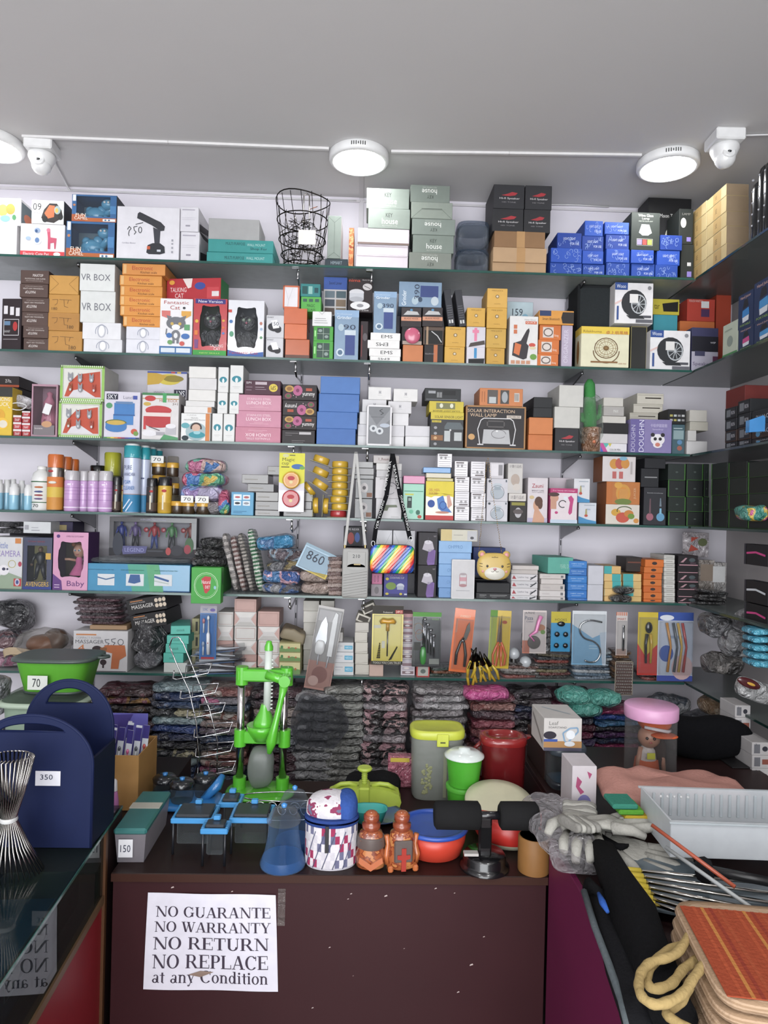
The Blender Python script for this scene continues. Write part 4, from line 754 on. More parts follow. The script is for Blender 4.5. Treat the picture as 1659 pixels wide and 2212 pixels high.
mb = MB(); mb.lathe([(.026,.004),(.027,.06),(.018,h*.6),(.02,h*.68),(.008,h*.8),(.011,h*.86),(.0001,h*.9)],'d08098|gloss',18,X=Matrix.Translation((0,.04,0)))
for k in range(4): mb.ball((-.003,.015,.035+.022*k),.007,'9a5468|gloss',sc=(1,.3,1))
mb.build('baby_bottle',T_)
mb = MB(); mb.box(-.032,-.008,-.002,-.001,h*.42,h*.62,'dcdcdc|card',X=Matrix.Rotation(rad(18),4,'Y')); mb.build('price_tag',T_)
FR = [('o',.0,0,1,1,'8cba54',.06),('o',.07,.09,.93,.91,'8a8a80',.008),('p',[(.1,.12),(.2,.5),(.4,.75),(.9,.85),(.92,.12)],'b8482e'),('p',[(.2,.12),(.3,.3),(.5,.35),(.8,.12)],'d0ccd0')]+[r(.03+.046*k,.0,.05+.046*k,.05,'dce4d0') for k in range(21)]+[r(.03+.046*k,.95,.05+.046*k,1,'dce4d0') for k in range(21)]
for u,v,q in ((.24,.64,1.1),(.46,.62,1),(.72,.62,1),(.47,.34,1),(.25,.34,.8),(.78,.33,.8)):
    cc = '8a8c92' if q > .9 else ('8c5030' if u < .5 else '9a4438'); FR += [e(u,v,.05*q,.1*q,cc),('p',[(u-.05*q,v+.05),(u-.045*q,v+.17),(u-.01,v+.1)],cc),('p',[(u+.05*q,v+.05),(u+.045*q,v+.17),(u+.01,v+.1)],cc),e(u,v-.03,.022,.035,'c8c8cc')]
K('gift_box','green framed box with grey kitten picture on red, {p} of two',[(127,222),(130,226)],[867,790],'d4d2cc',3,[FR,FR],d=.14,g='green framed picture boxes')
B('lunch_box_carton','white box with blue tiered lunch boxes printed on it',225,303,846,'cac6d2',3,[r(.06,.83,.38,.95,'26263a'),t('SKY',.22,.89,.09,.26,'e8e8ee'),t('Lunch',.68,.88,.07,.3,'7a7888'),r(.8,.84,.92,.92,'3c4c9c'),e(.14,.7,.09,.06,'4a9060'),r(.28,.5,.85,.76,'3a76b4'),r(.26,.3,.82,.5,'3f7cba'),r(.26,.49,.86,.52,'2a5a94'),r(.32,.74,.8,.79,'5c7ca4'),e(.34,.34,.3,.07,'5c6a3c'),e(.34,.24,.3,.1,'3a74b0'),r(.05,.24,.64,.33,'3a74b0'),e(.34,.34,.26,.05,'c0a040'),e(.85,.16,.09,.06,'c05038'),e(.9,.12,.07,.05,'6a9040')]+[r(.0+.1*k,0,.1+.1*k,.035,c_) for k,c_ in enumerate(['4a8a50','8ab04a','d8c040','d88a34','c04838','903a6a','5a4a9a','3c60b0','3c60b0','303a6c'])],d=.14)
HR = [r(0,.95,1,1,'3c7a48'),r(0,.87,1,.885,'b08838'),e(.22,.88,.15,.06,'b83434'),t('HOT ROCK',.72,.84,.065,.5,'a8683c'),r(.56,.8,.66,1,'3a9a58'),t('3+1',.9,.77,.05,.14,'604030'),e(.45,.63,.36,.1,'b83438'),r(.12,.32,.78,.62,'b03034'),r(.1,.5,.8,.58,'d8c8c4'),e(.45,.32,.33,.06,'b03034'),r(.05,.22,.12,.5,'b83438'),e(.22,.14,.2,.07,'d8d6da'),e(.52,.17,.14,.07,'c8c4c8'),r(.4,.1,.64,.17,'9c9aa0'),r(.66,.12,.94,.3,'b0aeb4'),e(.8,.3,.14,.05,'dcdade'),e(.14,.76,.1,.04,'c0a040'),('p',[(.5,0),(.62,.12),(1,.06),(1,0)],'4a9060'),('l',[(.5,.2),(.2,.28)],'50484c',.003)]
B('lunch_box_carton','white box with a big red food flask printed on it',307,387,849,'d0cccc',3,{'F': HR,'R': [r(.2,.2,.8,.8,'6a6060')]},d=.13)
B('dark_box','plain box hidden behind the red flask box',310,384,851,'8a8488',3,None,Y=YF+.15,d=.09)
SK = [r(.1,.1,.9,.14,'a8a0b0'),r(.68,.08,.98,.36,'26263a'),t('SKY',.83,.22,.2,.24,'e8e8ee',180),e(.55,.72,.3,.2,'c8b434'),e(.66,.75,.26,.12,'8a7a20'),('p',[(0,.5),(.3,.55),(.5,.85),(.1,.98),(0,.98)],'c09a24'),t('Colour',.3,.2,.16,.3,'8a8090',180),r(0,.94,1,1,'3c509c'),r(.6,.94,.7,1,'b03c40'),r(.75,.94,.85,1,'c8a838')]
B('lunch_box_carton','box with a yellow picture and upside down lettering behind the red flask box',318,404,803,'c8c4cc',None,SK,z=ZS[3]+.154,d=.1,Y=YF+.1)
TV = [t('YUNDA',.35,.93,.05,.34,'a8a4a8'),t('TRAVEL',.46,.83,.04,.26,'686468'),t('INFLATABLE NECK PILLOW',.46,.76,.04,.72,'686468'),e(.52,.34,.36,.33,'9ab0b4'),e(.52,.5,.16,.16,'c8a894'),('a',.52,.48,.17,.16,'3a2a28',.006,-20,200),e(.55,.22,.28,.12,'2c8c98'),e(.55,.3,.12,.06,'8ec0c8'),e(.15,.55,.14,.1,'5aa0a8'),e(.15,.1,.12,.09,'1c2c34'),r(.84,.0,.98,1,'c87a3c')]
z = B('neck_pillow_box','white box showing a woman with a teal travel neck pillow',391,455,893,'dcdcda',3,TV,d=.12)
z = B('white_carton','white box with an orange end on the travel pillow box',397,457,878,'d8d6d4',None,[r(.86,.1,1,.9,'c8824c')],z=z+.0004,d=.12)
z = K('white_carton','plain white box, {p} of four stacked above the travel pillow box',[(400,463),(407,466),(408,468),(408,467)],[866,842,817,792],['d2d0ce','d8d6d2','d0cece','dad8d4'],None,None,z=z+.0004,d=.13,Y=YF+.02,g='plain white boxes above the travel pillow box')
NP = [e(.5,.5,.36,.12,'2c8494'),e(.5,.46,.11,.09,'dce4e4'),r(.2,.22,.8,.235,'b8b8b8'),r(.3,.17,.7,.18,'c0c0c0')]
for nm_,xs,ys in (('left',[(458,481),(470,492),(471,494),(472,494)],[893,848,793,780]),('right',[(483,508),(495,516),(497,526),(500,524)],[894,849,789,781])):
    K('neck_pillow_box','narrow white box with a teal neck pillow, {p} of the %s column' % nm_,xs[:3],ys[:3],'d8d8d6',3,[NP]*3,d=.12,g='narrow neck pillow boxes')
LB = [t('STAINLESS STEEL',.5,.74,.13,.54,'e4c8d0'),t('LUNCH BOX',.5,.5,.2,.56,'f0dce2'),r(.3,.2,.72,.225,'d8a8b4'),r(.4,.28,.6,.3,'d8a8b4')]
z = K('steel_lunch_box','pink lunch box carton with white lettering, {p} of three',[(508,606),(510,607),(512,608)],[923,888,853],['c07c90','c4849a','c68a9e'],3,[flip(LB),LB,LB],d=.14,g='pink lunch box cartons')
B('spice_box','maroon box with a yellow oval label on the pink lunch box cartons',528,607,822,'4a2636',None,[e(.8,.5,.12,.28,'d8c038'),t('SPI',.8,.5,.3,.14,'4a2c20',180),r(.3,.7,.62,.9,'b8a8b0'),r(.3,.5,.55,.53,'b8a8b0'),r(.3,.35,.6,.38,'a08c98'),r(.05,.3,.2,.33,'a08c98'),r(.05,.5,.22,.53,'a08c98'),t('SPI',.12,.82,.14,.14,'d8d0d4')],z=z,d=.13)
YU = [('e',.44,.62,.14,.34,'b05a84'),('e',.44,.62,.05,.12,'7a3058'),('e',.2,.72,.13,.22,'b89048'),e(.2,.72,.08,.13,'8a6030'),('e',.17,.26,.1,.18,'8a3c54'),e(.17,.26,.06,.11,'4a6a3c'),t('yummy',.76,.34,.28,.36,'e8e4e4'),r(.68,.6,.86,.78,'a84a30'),e(.32,.3,.012,.03,'e0b0c0'),e(.4,.2,.012,.03,'e0b0c0')]
K('yummy_box','black box with pink flower picture and white word, {p} of four',[(609,681),(609,683),(610,684),(610,685)],[929,898,865,831],['2a2426','28201f','2c2426','2a2224'],3,[[r(.1,.75,.5,.78,'8a8486'),r(.52,.68,.88,.86,'b8b4b6'),r(.1,.6,.3,.62,'8a8486'),r(.3,.22,.7,.24,'8a8486'),r(.3,.1,.65,.12,'8a8486')],YU,flip(YU),YU],d=.13,g='black boxes with pink flowers')
K('blue_carton','plain cornflower blue box, {p} of four',[(683,768),(684,772),(688,776),(692,778)],[926,890,851,814],['3f6aac','4470b2','4672b4','4a76b6'],3,None,d=.15,g='plain blue boxes')
HM = [r(.47,.45,.49,.7,'70707a'),r(.53,.45,.55,.7,'70707a'),r(.47,.56,.55,.6,'70707a'),r(.42,.33,.6,.345,'a8a8ac')]
wc = 'dcdadc'
zz = []
for xs,ys,nm_ in (([(772,822),(773,823),(776,828),(782,835),(795,845)],[942,917,890,863,836],'left'),([(824,873),(825,874),(848,883),(838,889),(850,903)],[943,919,893,867,840],'middle'),([(875,929),(875,929)],[943,920],'right')):
    K('white_gift_box','plain white box with faint emblem, {p} in the %s column of the white pile' % nm_,xs,ys,[wc,'d4d2d6','dedcde','d6d4d6','e0dedc'][:len(ys)],3,[None,None,None,HM,HM][:len(ys)] if len(ys) > 2 else None,d=.12,Y=YF+.045,g='plain white boxes with faint emblems')
B('earbud_box','grey picture box with silver wireless earbuds standing before the white boxes',792,847,875,'7a7c80',3,[('o',0,0,1,1,'dcdadc',.07),('p',[(.07,.8),(.4,.5),(.93,.9),(.93,.65),(.5,.4),(.07,.5)],'8c8e92'),e(.27,.42,.15,.085,'c8cccf'),e(.52,.36,.15,.085,'c8cccf'),e(.72,.5,.2,.05,'b0b8c4'),e(.27,.42,.06,.04,'5c6068'),e(.52,.36,.06,.04,'5c6068'),('l',[(.62,.9),(.5,.86),(.66,.8),(.55,.76)],'34363a',.002),r(.15,.7,.7,.705,'34363a')],d=.03,rz=2,Y=YF+.004)
SS = [r(0,.8,1,1,'c8b42c'),t('SOLAR SENSOR LIGHT',.55,.87,.07,.86,'3c3818'),r(.04,.71,.32,.77,'c8b42c'),t('CL-229',.18,.74,.04,.22,'2a2818'),('p',[(.42,.6),(.5,.72),(.9,.72),(1,.56),(.98,.52),(.42,.52)],'5c6468'),r(.42,.18,.6,.48,'b8bcbc'),r(.72,.2,.95,.44,'b8bcbc'),e(.6,.5,.03,.03,'c8c8c8'),e(.15,.56,.05,.04,'98989c'),e(.15,.4,.05,.04,'98989c'),r(.02,.2,.38,.35,'8a5c34'),e(.15,.27,.05,.045,'c8a070'),e(.15,.1,.05,.04,'98989c')]
z = B('solar_light_box','grey box with a yellow band showing a solar sensor light',930,1002,891,'3c3c3e',3,SS,d=.12)
B('solar_light_box','yellow faced box upside down on the solar sensor light box',927,1002,867,'c8b42c',None,[r(.2,.3,.75,.85,'7a7a50'),e(.35,.6,.05,.2,'d8d8c0'),e(.65,.6,.05,.2,'d8d8c0'),t('SOLAR LIGHT SENSOR',.5,.12,.14,.8,'4c4818',180)],z=z+.0004,d=.13)
B('tea_light_box','black box with white stripes topping the solar light stack',917,996,839,'2c2e30',None,[r(.1,.6,.3,.8,'9a9ca0'),r(.04,.1,.9,.2,'5a5c60'),r(.5,.5,.85,.85,'1a1a1c')]+[r(.34+.03*k,.3,.35+.03*k,.7,'c8c8ca') for k in range(5)],z=z+.0305*1.26,d=.12,Y=YF+.02)
SW = [('o',.0,0,1,1,'a87a48',.025),t('SOLAR INTERACTION',.42,.88,.075,.78,'d4b494'),t('WALL LAMP',.29,.78,.075,.44,'d4b494'),r(.68,.72,.92,.79,'c8bcb0'),t('HW 995-2W',.8,.755,.045,.2,'3a3434'),('p',[(.24,.66),(.28,.7),(.74,.7),(.78,.66),(.82,.46),(.2,.46)],'302e30'),('o',.35,.5,.65,.66,'5a5656',.02),('p',[(.28,.12),(.3,.45),(.72,.45),(.75,.12)],'b4b4b6'),('l',[(.24,.1),(.2,.45),(.25,.66),(.3,.71),(.74,.71),(.79,.66),(.83,.46),(.79,.1)],'d4d2d4',.003),('l',[(.2,.1),(.3,.1)],'d4d2d4',.004),('l',[(.74,.1),(.84,.1)],'d4d2d4',.004),('a',.55,.35,.12,.1,'5a5658',.0015,0,330),e(.1,.27,.055,.07,'c89a60'),e(.52,.42,.02,.02,'e8e8e8')]
z = B('wall_lamp_box','large dark box showing a solar interaction wall lamp, framed in brown',1005,1136,877,'302c2e',3,{'F': SW,'L': [r(0,0,1,1,'8a5a34')]},d=.14,rz=1.2)
B('wall_lamp_box','orange box with two small windows on the wall lamp box',1036,1130,839,'c87c48',None,[r(.18,.1,.42,.9,'5a5450'),r(.22,.14,.38,.5,'b8bcbc'),r(.48,.12,.68,.9,'4a4644'),e(.58,.5,.07,.32,'a0a4a8'),r(.8,.25,.92,.75,'c8c0b8'),r(.05,.2,.06,.8,'8a5030'),r(.11,.2,.12,.8,'8a5030')]+[r(.81+.02*k,.3,.817+.02*k,.7,'3a3434') for k in range(5)],z=z+.0004,d=.13)
z = K('orange_box','plain orange box, {p} of two right of the wall lamp box',[(1141,1194),(1143,1195)],[939,902],['c87238','cc7a40'],3,None,d=.14,g='plain orange boxes')
K('black_carton','plain black box, {p} of two on the plain orange boxes',[(1152,1193),(1152,1193)],[881,858],'232427',None,None,z=z,d=.16,g='plain black boxes')
z = B('speaker_box','black speaker box with red logo under two plain white boxes',1198,1250,925,'2c2c30',3,SPK,d=.14)
K('white_carton','large plain white box, {p} of two on the black speaker box',[(1197,1253),(1208,1261)],[879,832],['c4c2bc','c8c6c0'],None,None,z=z+.0004,d=.16)
# dancing cactus toy
c = W(1276,978,YF+.045); T_ = empty('toy_cactus','green plush cactus in a brown pot wrapped in clear film','toy',(c.x,c.y,ZS[3]+.0005))
mb = MB(); mb.lathe([(.028,0),(.034,.02),(.037,.07),(.038,.085),(.034,.088),(.0001,.086)],'8a6040|film',20); mb.ball((0,-.033,.035),.006,'c87048|gloss'); mb.build('pot',T_)
mb = MB(); ht = W(1268,818,YF+.04).z-ZS[3]
mb.tube([(-.004,0,.08),(-.006,0,.12),(-.008,0,.17),(-.01,0,ht-.02),(-.01,0,ht-.002)],[.022,.024,.022,.019,.008],'3f8c48|cloth',14)
mb.tube([(.01,0,.12),(.03,0,.13),(.032,0,.17)],[.011,.011,.009],'3f8c48|cloth',10); mb.tube([(-.01,0,.11),(-.034,0,.115),(-.036,0,.14)],[.010,.010,.008],'3f8c48|cloth',10); mb.build('plush_body',T_)
mb = MB(); mb.soft(.092,.07,ht*.8,'dce4dc|wrap',e=.7,amp=.006,fr=24,seed=4,nu=26,nv=14); mb.build('clear_film',T_)
def rowbox(name,label,xs,ys,cols,dec=None,sh=3,g=None,Y=None,d=.14,z=None,kind='card'): return K(name,label,xs,ys,cols,sh,dec,Y=Y,d=d,g=g,z=z,kind=kind)
rowbox(['marker_box','white_carton','black_carton','white_carton','white_carton','white_carton'],['rainbow edged white box under the small boxes right of the cactus','white box on the rainbow edged box','black box in the pile right of the cactus','white box on the black one right of the cactus','grey white box near the top of the pile right of the cactus','white box topping the pile right of the cactus'],
       [(1296,1354),(1296,1356),(1300,1358),(1300,1352),(1303,1348),(1304,1347)],[958,937,914,899,878,859],['d8d4d8','c8c4c4','1c1a1c','c8c4bc','a8a4a0','c4c0b8'],
       [[('p',[(0,0),(.28,0),(.1,1),(0,1)],'c04890'),('p',[(0,0),(.12,0),(.0,.7)],'5060b8'),('p',[(.1,1),(.2,.5),(.34,1)],'50b0a8'),('p',[(.28,1),(.36,.6),(.42,1)],'c8b848'),t('COLOR PEN',.55,.3,.2,.4,'3a3438')],None,None,None,[t('MAX',.6,.5,.3,.24,'d8d8d4')],None],d=.14)
rowbox(['dark_box','open_white_box','open_white_box','open_white_box'],['dark box behind the purple doughnut box','opened white box, lowest of three above the doughnut box','opened white box, middle of three above the doughnut box','opened white box, top of three above the doughnut box'],[(1366,1424),(1360,1422),(1368,1432),(1376,1434)],[909,892,873,850],['3a3438','c4beb0','c8c2b4','ccc6b8'],[None]+[[r(.3,.5,.9,.62,'3c342c'),r(.02,.8,.98,.86,'a8a294')]]*3,Y=YF+.095,d=.14)
DG = {'F': [t('DOUGHN',.1,.5,1.6,.12,'dcd8e8',90)],'x': 0}
B('doughnut_box','purple upright box with a panda picture and a lettered side',1362,1452,906,'8278a8',3,[r(0,0,.34,1,'665c96'),('t','DOUGHN',.27,.5,.95,.12,'dcd8ec',90),('t','DOUGHN',.07,.42,.8,.1,'b8b4cc',90),t('卡哇伊甜甜圈',.68,.82,.1,.4,'c8c0e0'),t('Speedray',.66,.7,.05,.26,'c8c0e0'),e(.66,.4,.17,.17,'e0dce0'),e(.54,.54,.05,.06,'2a262c'),e(.78,.54,.05,.06,'2a262c'),e(.6,.42,.04,.05,'2a262c'),e(.72,.42,.04,.05,'2a262c'),e(.66,.24,.11,.09,'e0dce0'),e(.66,.25,.06,.06,'c87868')],d=.09,Y=YF-.002)
z = B('teal_box','dark teal grey box with small pictures beside the doughnut box',1452,1480,917,'44606a',3,[r(.1,.5,.9,.8,'88a0a4'),e(.6,.4,.2,.08,'5a88b0'),e(.6,.2,.2,.08,'a05c4c'),r(.1,.85,.8,.88,'a8b8bc')],d=.12)
B('bottle_top_box','black box with a grid of small pictures on the teal grey box',1443,1482,884,'1c1c1e',None,[r(.1+.22*k,.2+.3*j,.26+.22*k,.34+.3*j,['b8b8b8','a8a050','b0b8b8','8a8a8c'][(k+j) % 4]) for k in range(4) for j in range(2)],z=z+.0004,d=.13)
rowbox('white_carton','white box in the pile near the right end of the third shelf, {p}',[(1483,1528),(1486,1505),(1490,1530),(1490,1528)],[953,930,911,886],['c8c6c6','c4c2c0','b4b0a4','bcb8b0'],d=.13)

# ---------- shelf 4 ----------
def bottle(name,label,px,yt,w_px,parts,sh=4,Y=None,cat='bottle',g=None,dec=None,n=20,base=None):
    """parts: list of (part name, material, [(r fraction, z fraction)...])"""
    R = None; Y = YF+.02 if Y is None else Y; R = w_px/F*Y/2; c = W(px,yt+60,Y+R); zb = ZS[sh]+.0004 if base is None else base; h = W(px,yt,Y+R).z-zb
    T_ = empty(name,label,cat,(c.x,Y+R,zb),0,g)
    for pn,m_,pr in parts:
        mb = MB(); mb.lathe([(max(a_*R,1e-5),b_*h) for a_,b_ in pr],m_,n); mb.build(pn,T_)
    return T_,R,h
random.seed(8)
for k,(px,wd,yt,dp) in enumerate(((-3,17,1036,0),(14,15,1036,.03),(30,20,1045,0),(27,15,1035,.05),(46,14,1038,.04),(60,16,1047,0))):
    bottle('spray_bottle','small white and light blue spray bottle at the left end, %s' % ['nearest the photo edge','second','front one','rear one','rear one by the jug','front one by the jug'][k],px,yt,wd,[('body','88bcd4|gloss',[(.9,0),(1,.03),(1,.55),(1,.56)]),('cap','dcdcdc|gloss',[(1.0,.565),(.98,.85),(.8,.88),(.75,1),(.3,1)])],Y=YF+.015+dp,g='small spray bottles')
T_,R,h = bottle('detergent_bottle','white rounded bottle with a green edged label marked 70',90,1007,41,[('body','dcdcda|gloss',[(.9,0),(1,.04),(1,.72),(.85,.84),(.5,.9),(.46,.92)]),('cap','e4e4e2|gloss',[(.48,.925),(.48,.99),(.3,1)])])
mb = MB(); mb.lathe([(R*1.01,h*.18),(R*1.015,h*.64)],'d6d6d2|card',24); mb.lathe([(R*1.02,h*.63),(R*1.02,h*.655)],'2c5c38|card',24); mb.lathe([(R*1.02,h*.17),(R*1.02,h*.19)],'2c5c38|card',24)
for q,(v,c_) in enumerate(((.52,'b86838'),(.42,'485080'),(.34,'9a4848'),(.26,'6a5a80'))): mb.ball((.1*R,-R*.96,h*v),R*.16,c_+'|card',sc=(2.8,.6,.7))
mb.build('label',T_)
mb = MB(); decals(mb,[t('70',.5,.5,.8,.8,'3a3a3a')],(-R*.5,-R*1.03,h*.06),(1,0,0),(0,0,1),(0,-1,0),R*.7,h*.09); mb.build('price_mark',T_)
for k,(px,Yo,wd) in enumerate(((120,.012,33),(140,.06,28),(157,.10,24))):
    T_,R,h = bottle('spray_can','silver and orange spray can with a tall orange cap, %s' % ['front one','second one behind','rearmost one'][k],px,982+k*5,wd,[('can','b8b0a8|metal',[(.92,0),(1,.02),(1,.76)]),('cap','c8641c|gloss',[(1,.765),(1,.97),(.9,1)])],Y=YF+Yo,cat='spray can',g='orange capped spray cans')
    mb = MB(); mb.lathe([(R*1.01,h*.02),(R*1.01,h*.24)],'c8862c|card',24); mb.lathe([(R*1.012,h*.24),(R*1.012,h*.42)],'d0b038|card',24); mb.lathe([(R*1.013,h*.42),(R*1.013,h*.60)],'d0742c|card',24)
    mb.ball((-.2*R,-R*.93,h*.7),R*.3,'a83034|card',sc=(1.3,.4,.6)); mb.ball((0,-R*.93,h*.5),R*.4,'d8d4c8|card',sc=(1.3,.4,.5)); mb.build('label',T_)
for k,(px,yt,wd,Yo) in enumerate(((155,1017,31,0),(181,1018,20,.03),(202,1018,24,.012),(228,1018,29,0))):
    T_,R,h = bottle('spray_can','lilac spray can with a cloudy cap, %s of four' % ['leftmost','second from the left','third from the left','rightmost'][k],px,yt,wd,[('can','c098c8|gloss',[(.92,0),(1,.02),(1,.74),(.95,.76)]),('cap','b8b4b8|gloss',[(.97,.765),(.98,.95),(.85,1)])],Y=YF+.012+Yo,cat='spray can',g='lilac spray cans')
    mb = MB()
    for v in (.28,.42,.5,.58): mb.lathe([(R*1.008,h*v),(R*1.008,h*(v+.008))],'9060a0|card',20)
    mb.lathe([(R*1.01,h*.08),(R*1.01,h*.11)],'e0d0e4|card',20); mb.ball((0,-R*.95,h*.66),R*.22,'e4d8e8|card',sc=(1.4,.3,.7)); mb.build('label',T_)
bottle('jar','yellow topped can standing behind the lilac spray cans',243,978,33,[('body','2c2420|gloss',[(.95,0),(1,.02),(1,.55)]),('label','8a9c30|card',[(1.01,.42),(1.01,.6)]),('lid','a8a81c|gloss',[(1.04,.61),(1.04,.98),(.95,1)])],Y=YF+.11,cat='can')
bottle('jar','can with a plain black lid behind the lilac spray cans',212,1006,34,[('body','3a3434|gloss',[(.95,0),(1,.02),(1,.8)]),('lid','141416|gloss',[(1.04,.81),(1.04,.98),(.95,1)])],Y=YF+.115,cat='can')
def polish_can(px,yt,wd,Yo,k,lb):
    T_,R,h = bottle('polish_can',lb,px,yt,wd,[('can',('c8a01c' if k else '2c2422')+'|gloss',[(.92,0),(1,.02),(1,.73),(.96,.76)]),('cap','141416|gloss',[(.97,.765),(.97,.96),(.85,1)])],Y=YF+Yo,cat='spray can')
    mb = MB(); mb.lathe([(R*1.008,h*.06),(R*1.008,h*.3)],('b48c14' if k else '4a3a30')+'|card',20); mb.ball((.1*R,-R*.93,h*.62),R*.3,'b03434|card',sc=(1.2,.4,.8)); mb.box(-R*.15,R*.1,-R*1.02,-R*.9,h*.1,h*.5,'d8d0b8|card'); mb.build('label',T_)
polish_can(252,1030,18,.03,0,'black spray can just left of the tall blue can'); polish_can(264,1030,12,.06,1,'thin yellow spray can tucked behind the tall blue can')
for k,(px,wd,Yo,yt) in enumerate(((286,36,.01,959),(312,25,.055,963),(326,22,.10,966),(340,20,.14,970))):
    T_,R,h = bottle('foam_cleaner_can','tall white and blue foam cleaner can with a teal cap, %s' % ['front one','second one back','third one back','rearmost one'][k],px,yt,wd,[('can','bcc4dc|gloss',[(.92,0),(1,.01),(1,.79)]),('cap','2898a4|gloss',[(1,.795),(1,.965),(.9,.97)]),('cap_top','d8dcdc|gloss',[(.8,.971),(.8,.99),(.7,1)])],Y=YF+Yo,cat='spray can',g='tall foam cleaner cans')
    mb = MB(); mb.lathe([(R*1.008,h*.012),(R*1.008,h*.26)],'2c7ca8|card',28); mb.lathe([(R*1.01,h*.26),(R*1.01,h*.27)],'9a7a6c|card',28)
    mb.build('lower_band',T_); mb = MB()
    decals(mb,[t('PURE',.4,.9,.09,.6,'50587c'),t('HANAICHIRA',.5,.76,.07,.95,'50587c'),t('FOAM',.35,.6,.08,.5,'3a70b0'),t('CLEANER',.5,.48,.08,.9,'3a70b0'),('l',[(.1,.05),(.6,.25)],'c0d0e4',.004),('l',[(.3,.0),(.8,.2)],'c0d0e4',.004)],(-R*.8,-R*1.03,h*.02),(1,0,0),(0,0,1),(0,-1,0),R*1.5,h*.7) if k == 0 else mb.box(-R*.3,R*.3,-R*1.02,-R*.95,h*.5,h*.52,'50587c|card'); mb.build('lettering',T_)
polish_can(328,1033,24,.012,0,'black spray can right of the tall blue can'); polish_can(356,1031,30,.01,1,'yellow spray can with a black cap beside the wax jars')
def waxjar(px,yt,wd,z,lb,Y,tagt=None,sh=None):
    Rr = wd/F*Y/2; T_,R,h = bottle('wax_jar',lb,px,yt,wd,[('jar','3a2c1c|gloss',[(.9,0),(.98,.05),(.98,.42)]),('lid','cc9a1c|gloss',[(1.03,.43),(1.05,.5),(1.03,.66),(.98,.68)]),('clear_cover','b0a890|clear',[(.96,.69),(.96,.95),(.85,1)])],Y=Y,base=z,cat='jar',g='wax jars with yellow lids')
    if tagt:
        mb = MB(); mb.box(-R*.9,R*.9,-R-.003,-R-.002,h*.62,h*1.0,'dcdcd8|card',c=.0002); decals(mb,[t(tagt,.5,.5,.5,.6,'34343c')],(-R*.9,-R-.003,h*.62),(1,0,0),(0,0,1),(0,-1,0),R*1.8,h*.38); mb.build('price_tag',T_)
    return z+h+.0004
z4 = ZS[4]+.0004
a1 = waxjar(383,1070,27,z4,'yellow lidded wax jar, lowest left of the front row',YF+.015)
waxjar(407,1071,29,z4,'yellow lidded wax jar with a 70 tag in the middle of the front row',YF+.012,'70'); waxjar(439,1072,32,z4,'yellow lidded wax jar with a 70 tag at the right of the front row',YF+.012,'70')
zb1 = z4
a = waxjar(374,1074,24,z4,'yellow lidded wax jar hidden low in the rear stack',YF+.07)
a = waxjar(374,1030,24,a,'yellow lidded wax jar in the middle of the rear stack',YF+.07)
a = waxjar(373,986,25,a,'yellow lidded wax jar on top of the rear stack',YF+.07)
bottle('jar','dark can under the upper jar with the 70 tag',343,1027,30,[('body','241c18|gloss',[(.95,0),(1,.02),(1,.8)]),('lid','b88c1c|gloss',[(1.03,.81),(1.03,.98),(.9,1)])],Y=YF+.085,cat='can')
waxjar(343,986,31,W(343,1026,YF+.1).z,'yellow lidded wax jar with a 70 tag high above the blue cans',YF+.085,'70')
# tie-dyed slings in bags
TD = 'c04a70:4078b8:58b088:d8b848:d07040:9'
zz = z4
for k,(x,w_,yt,yb,m_) in enumerate(((452,62,1084,1110,'6a6468:8a8488:9'),(440,92,1050,1083,'6f8cc8:9a80b8:b0a8c8:9'),(443,92,1022,1050,TD),(446,86,993,1022,'60b098:c06a90:d8b8b0:4a7ab8:9'))):
    h_px = yb-yt; zz2 = zz; h = h_px/F*2.46; softpack('sling_pack','tie dyed roll in a crinkled clear bag, %s of the pile' % POS(k,4),x,1050,w_,h_px+3,.13,m_+'|film',base=zz,e_=.5,amp=.008,fr=18,g='bagged tie dyed rolls',Y=YF+.085); zz += h
softpack('sling_pack','rainbow tie dyed roll in a clear bag beside the small blue box',487,1085,26,54,.08,TD+'|film',base=z4,e_=.6,amp=.004,g='bagged tie dyed rolls',Y=YF+.06)
B('insole_box','small light blue box with four tiny pictures',499,548,1063,'5c9cc0',4,[('o',.1,.66,.46,.9,'d8e4ea',.02),r(.12,.68,.44,.88,'d0dce4'),r(.52,.68,.84,.88,'d0dce4'),r(.12,.42,.44,.62,'d0dce4'),r(.52,.42,.84,.62,'d0dce4'),e(.28,.78,.12,.04,'b04a4c'),e(.68,.78,.12,.05,'a85858'),e(.28,.52,.12,.05,'2c3038'),e(.68,.52,.12,.05,'8a8c94'),r(.1,.1,.5,.12,'2c6890'),r(.1,.16,.7,.18,'2c6890')],d=.08)
GY = ['5e5a58','54504e','66625e','4e4a4a']
K('flat_grey_box','flat grey slipcase in the left pile, {p} of six',[(550,604),(551,603),(552,602),(534,592),(522,580),(577,606)],[1102,1083,1063,1045,1025,1007],GY+GY[:2],4,[[r(.1,.4,.6,.5,'8a8680')]]*6,d=.13,kind='gloss',g='flat grey slipcases')
K('flat_grey_box','flat grey slipcase in the right pile, {p} of three',[(612,676),(610,674),(608,676)],[1100,1083,1064],GY[:3],4,[[r(.1,.4,.6,.5,'8a8680')]]*3,d=.15,kind='gloss',g='flat grey slipcases',Y=YF+.03)
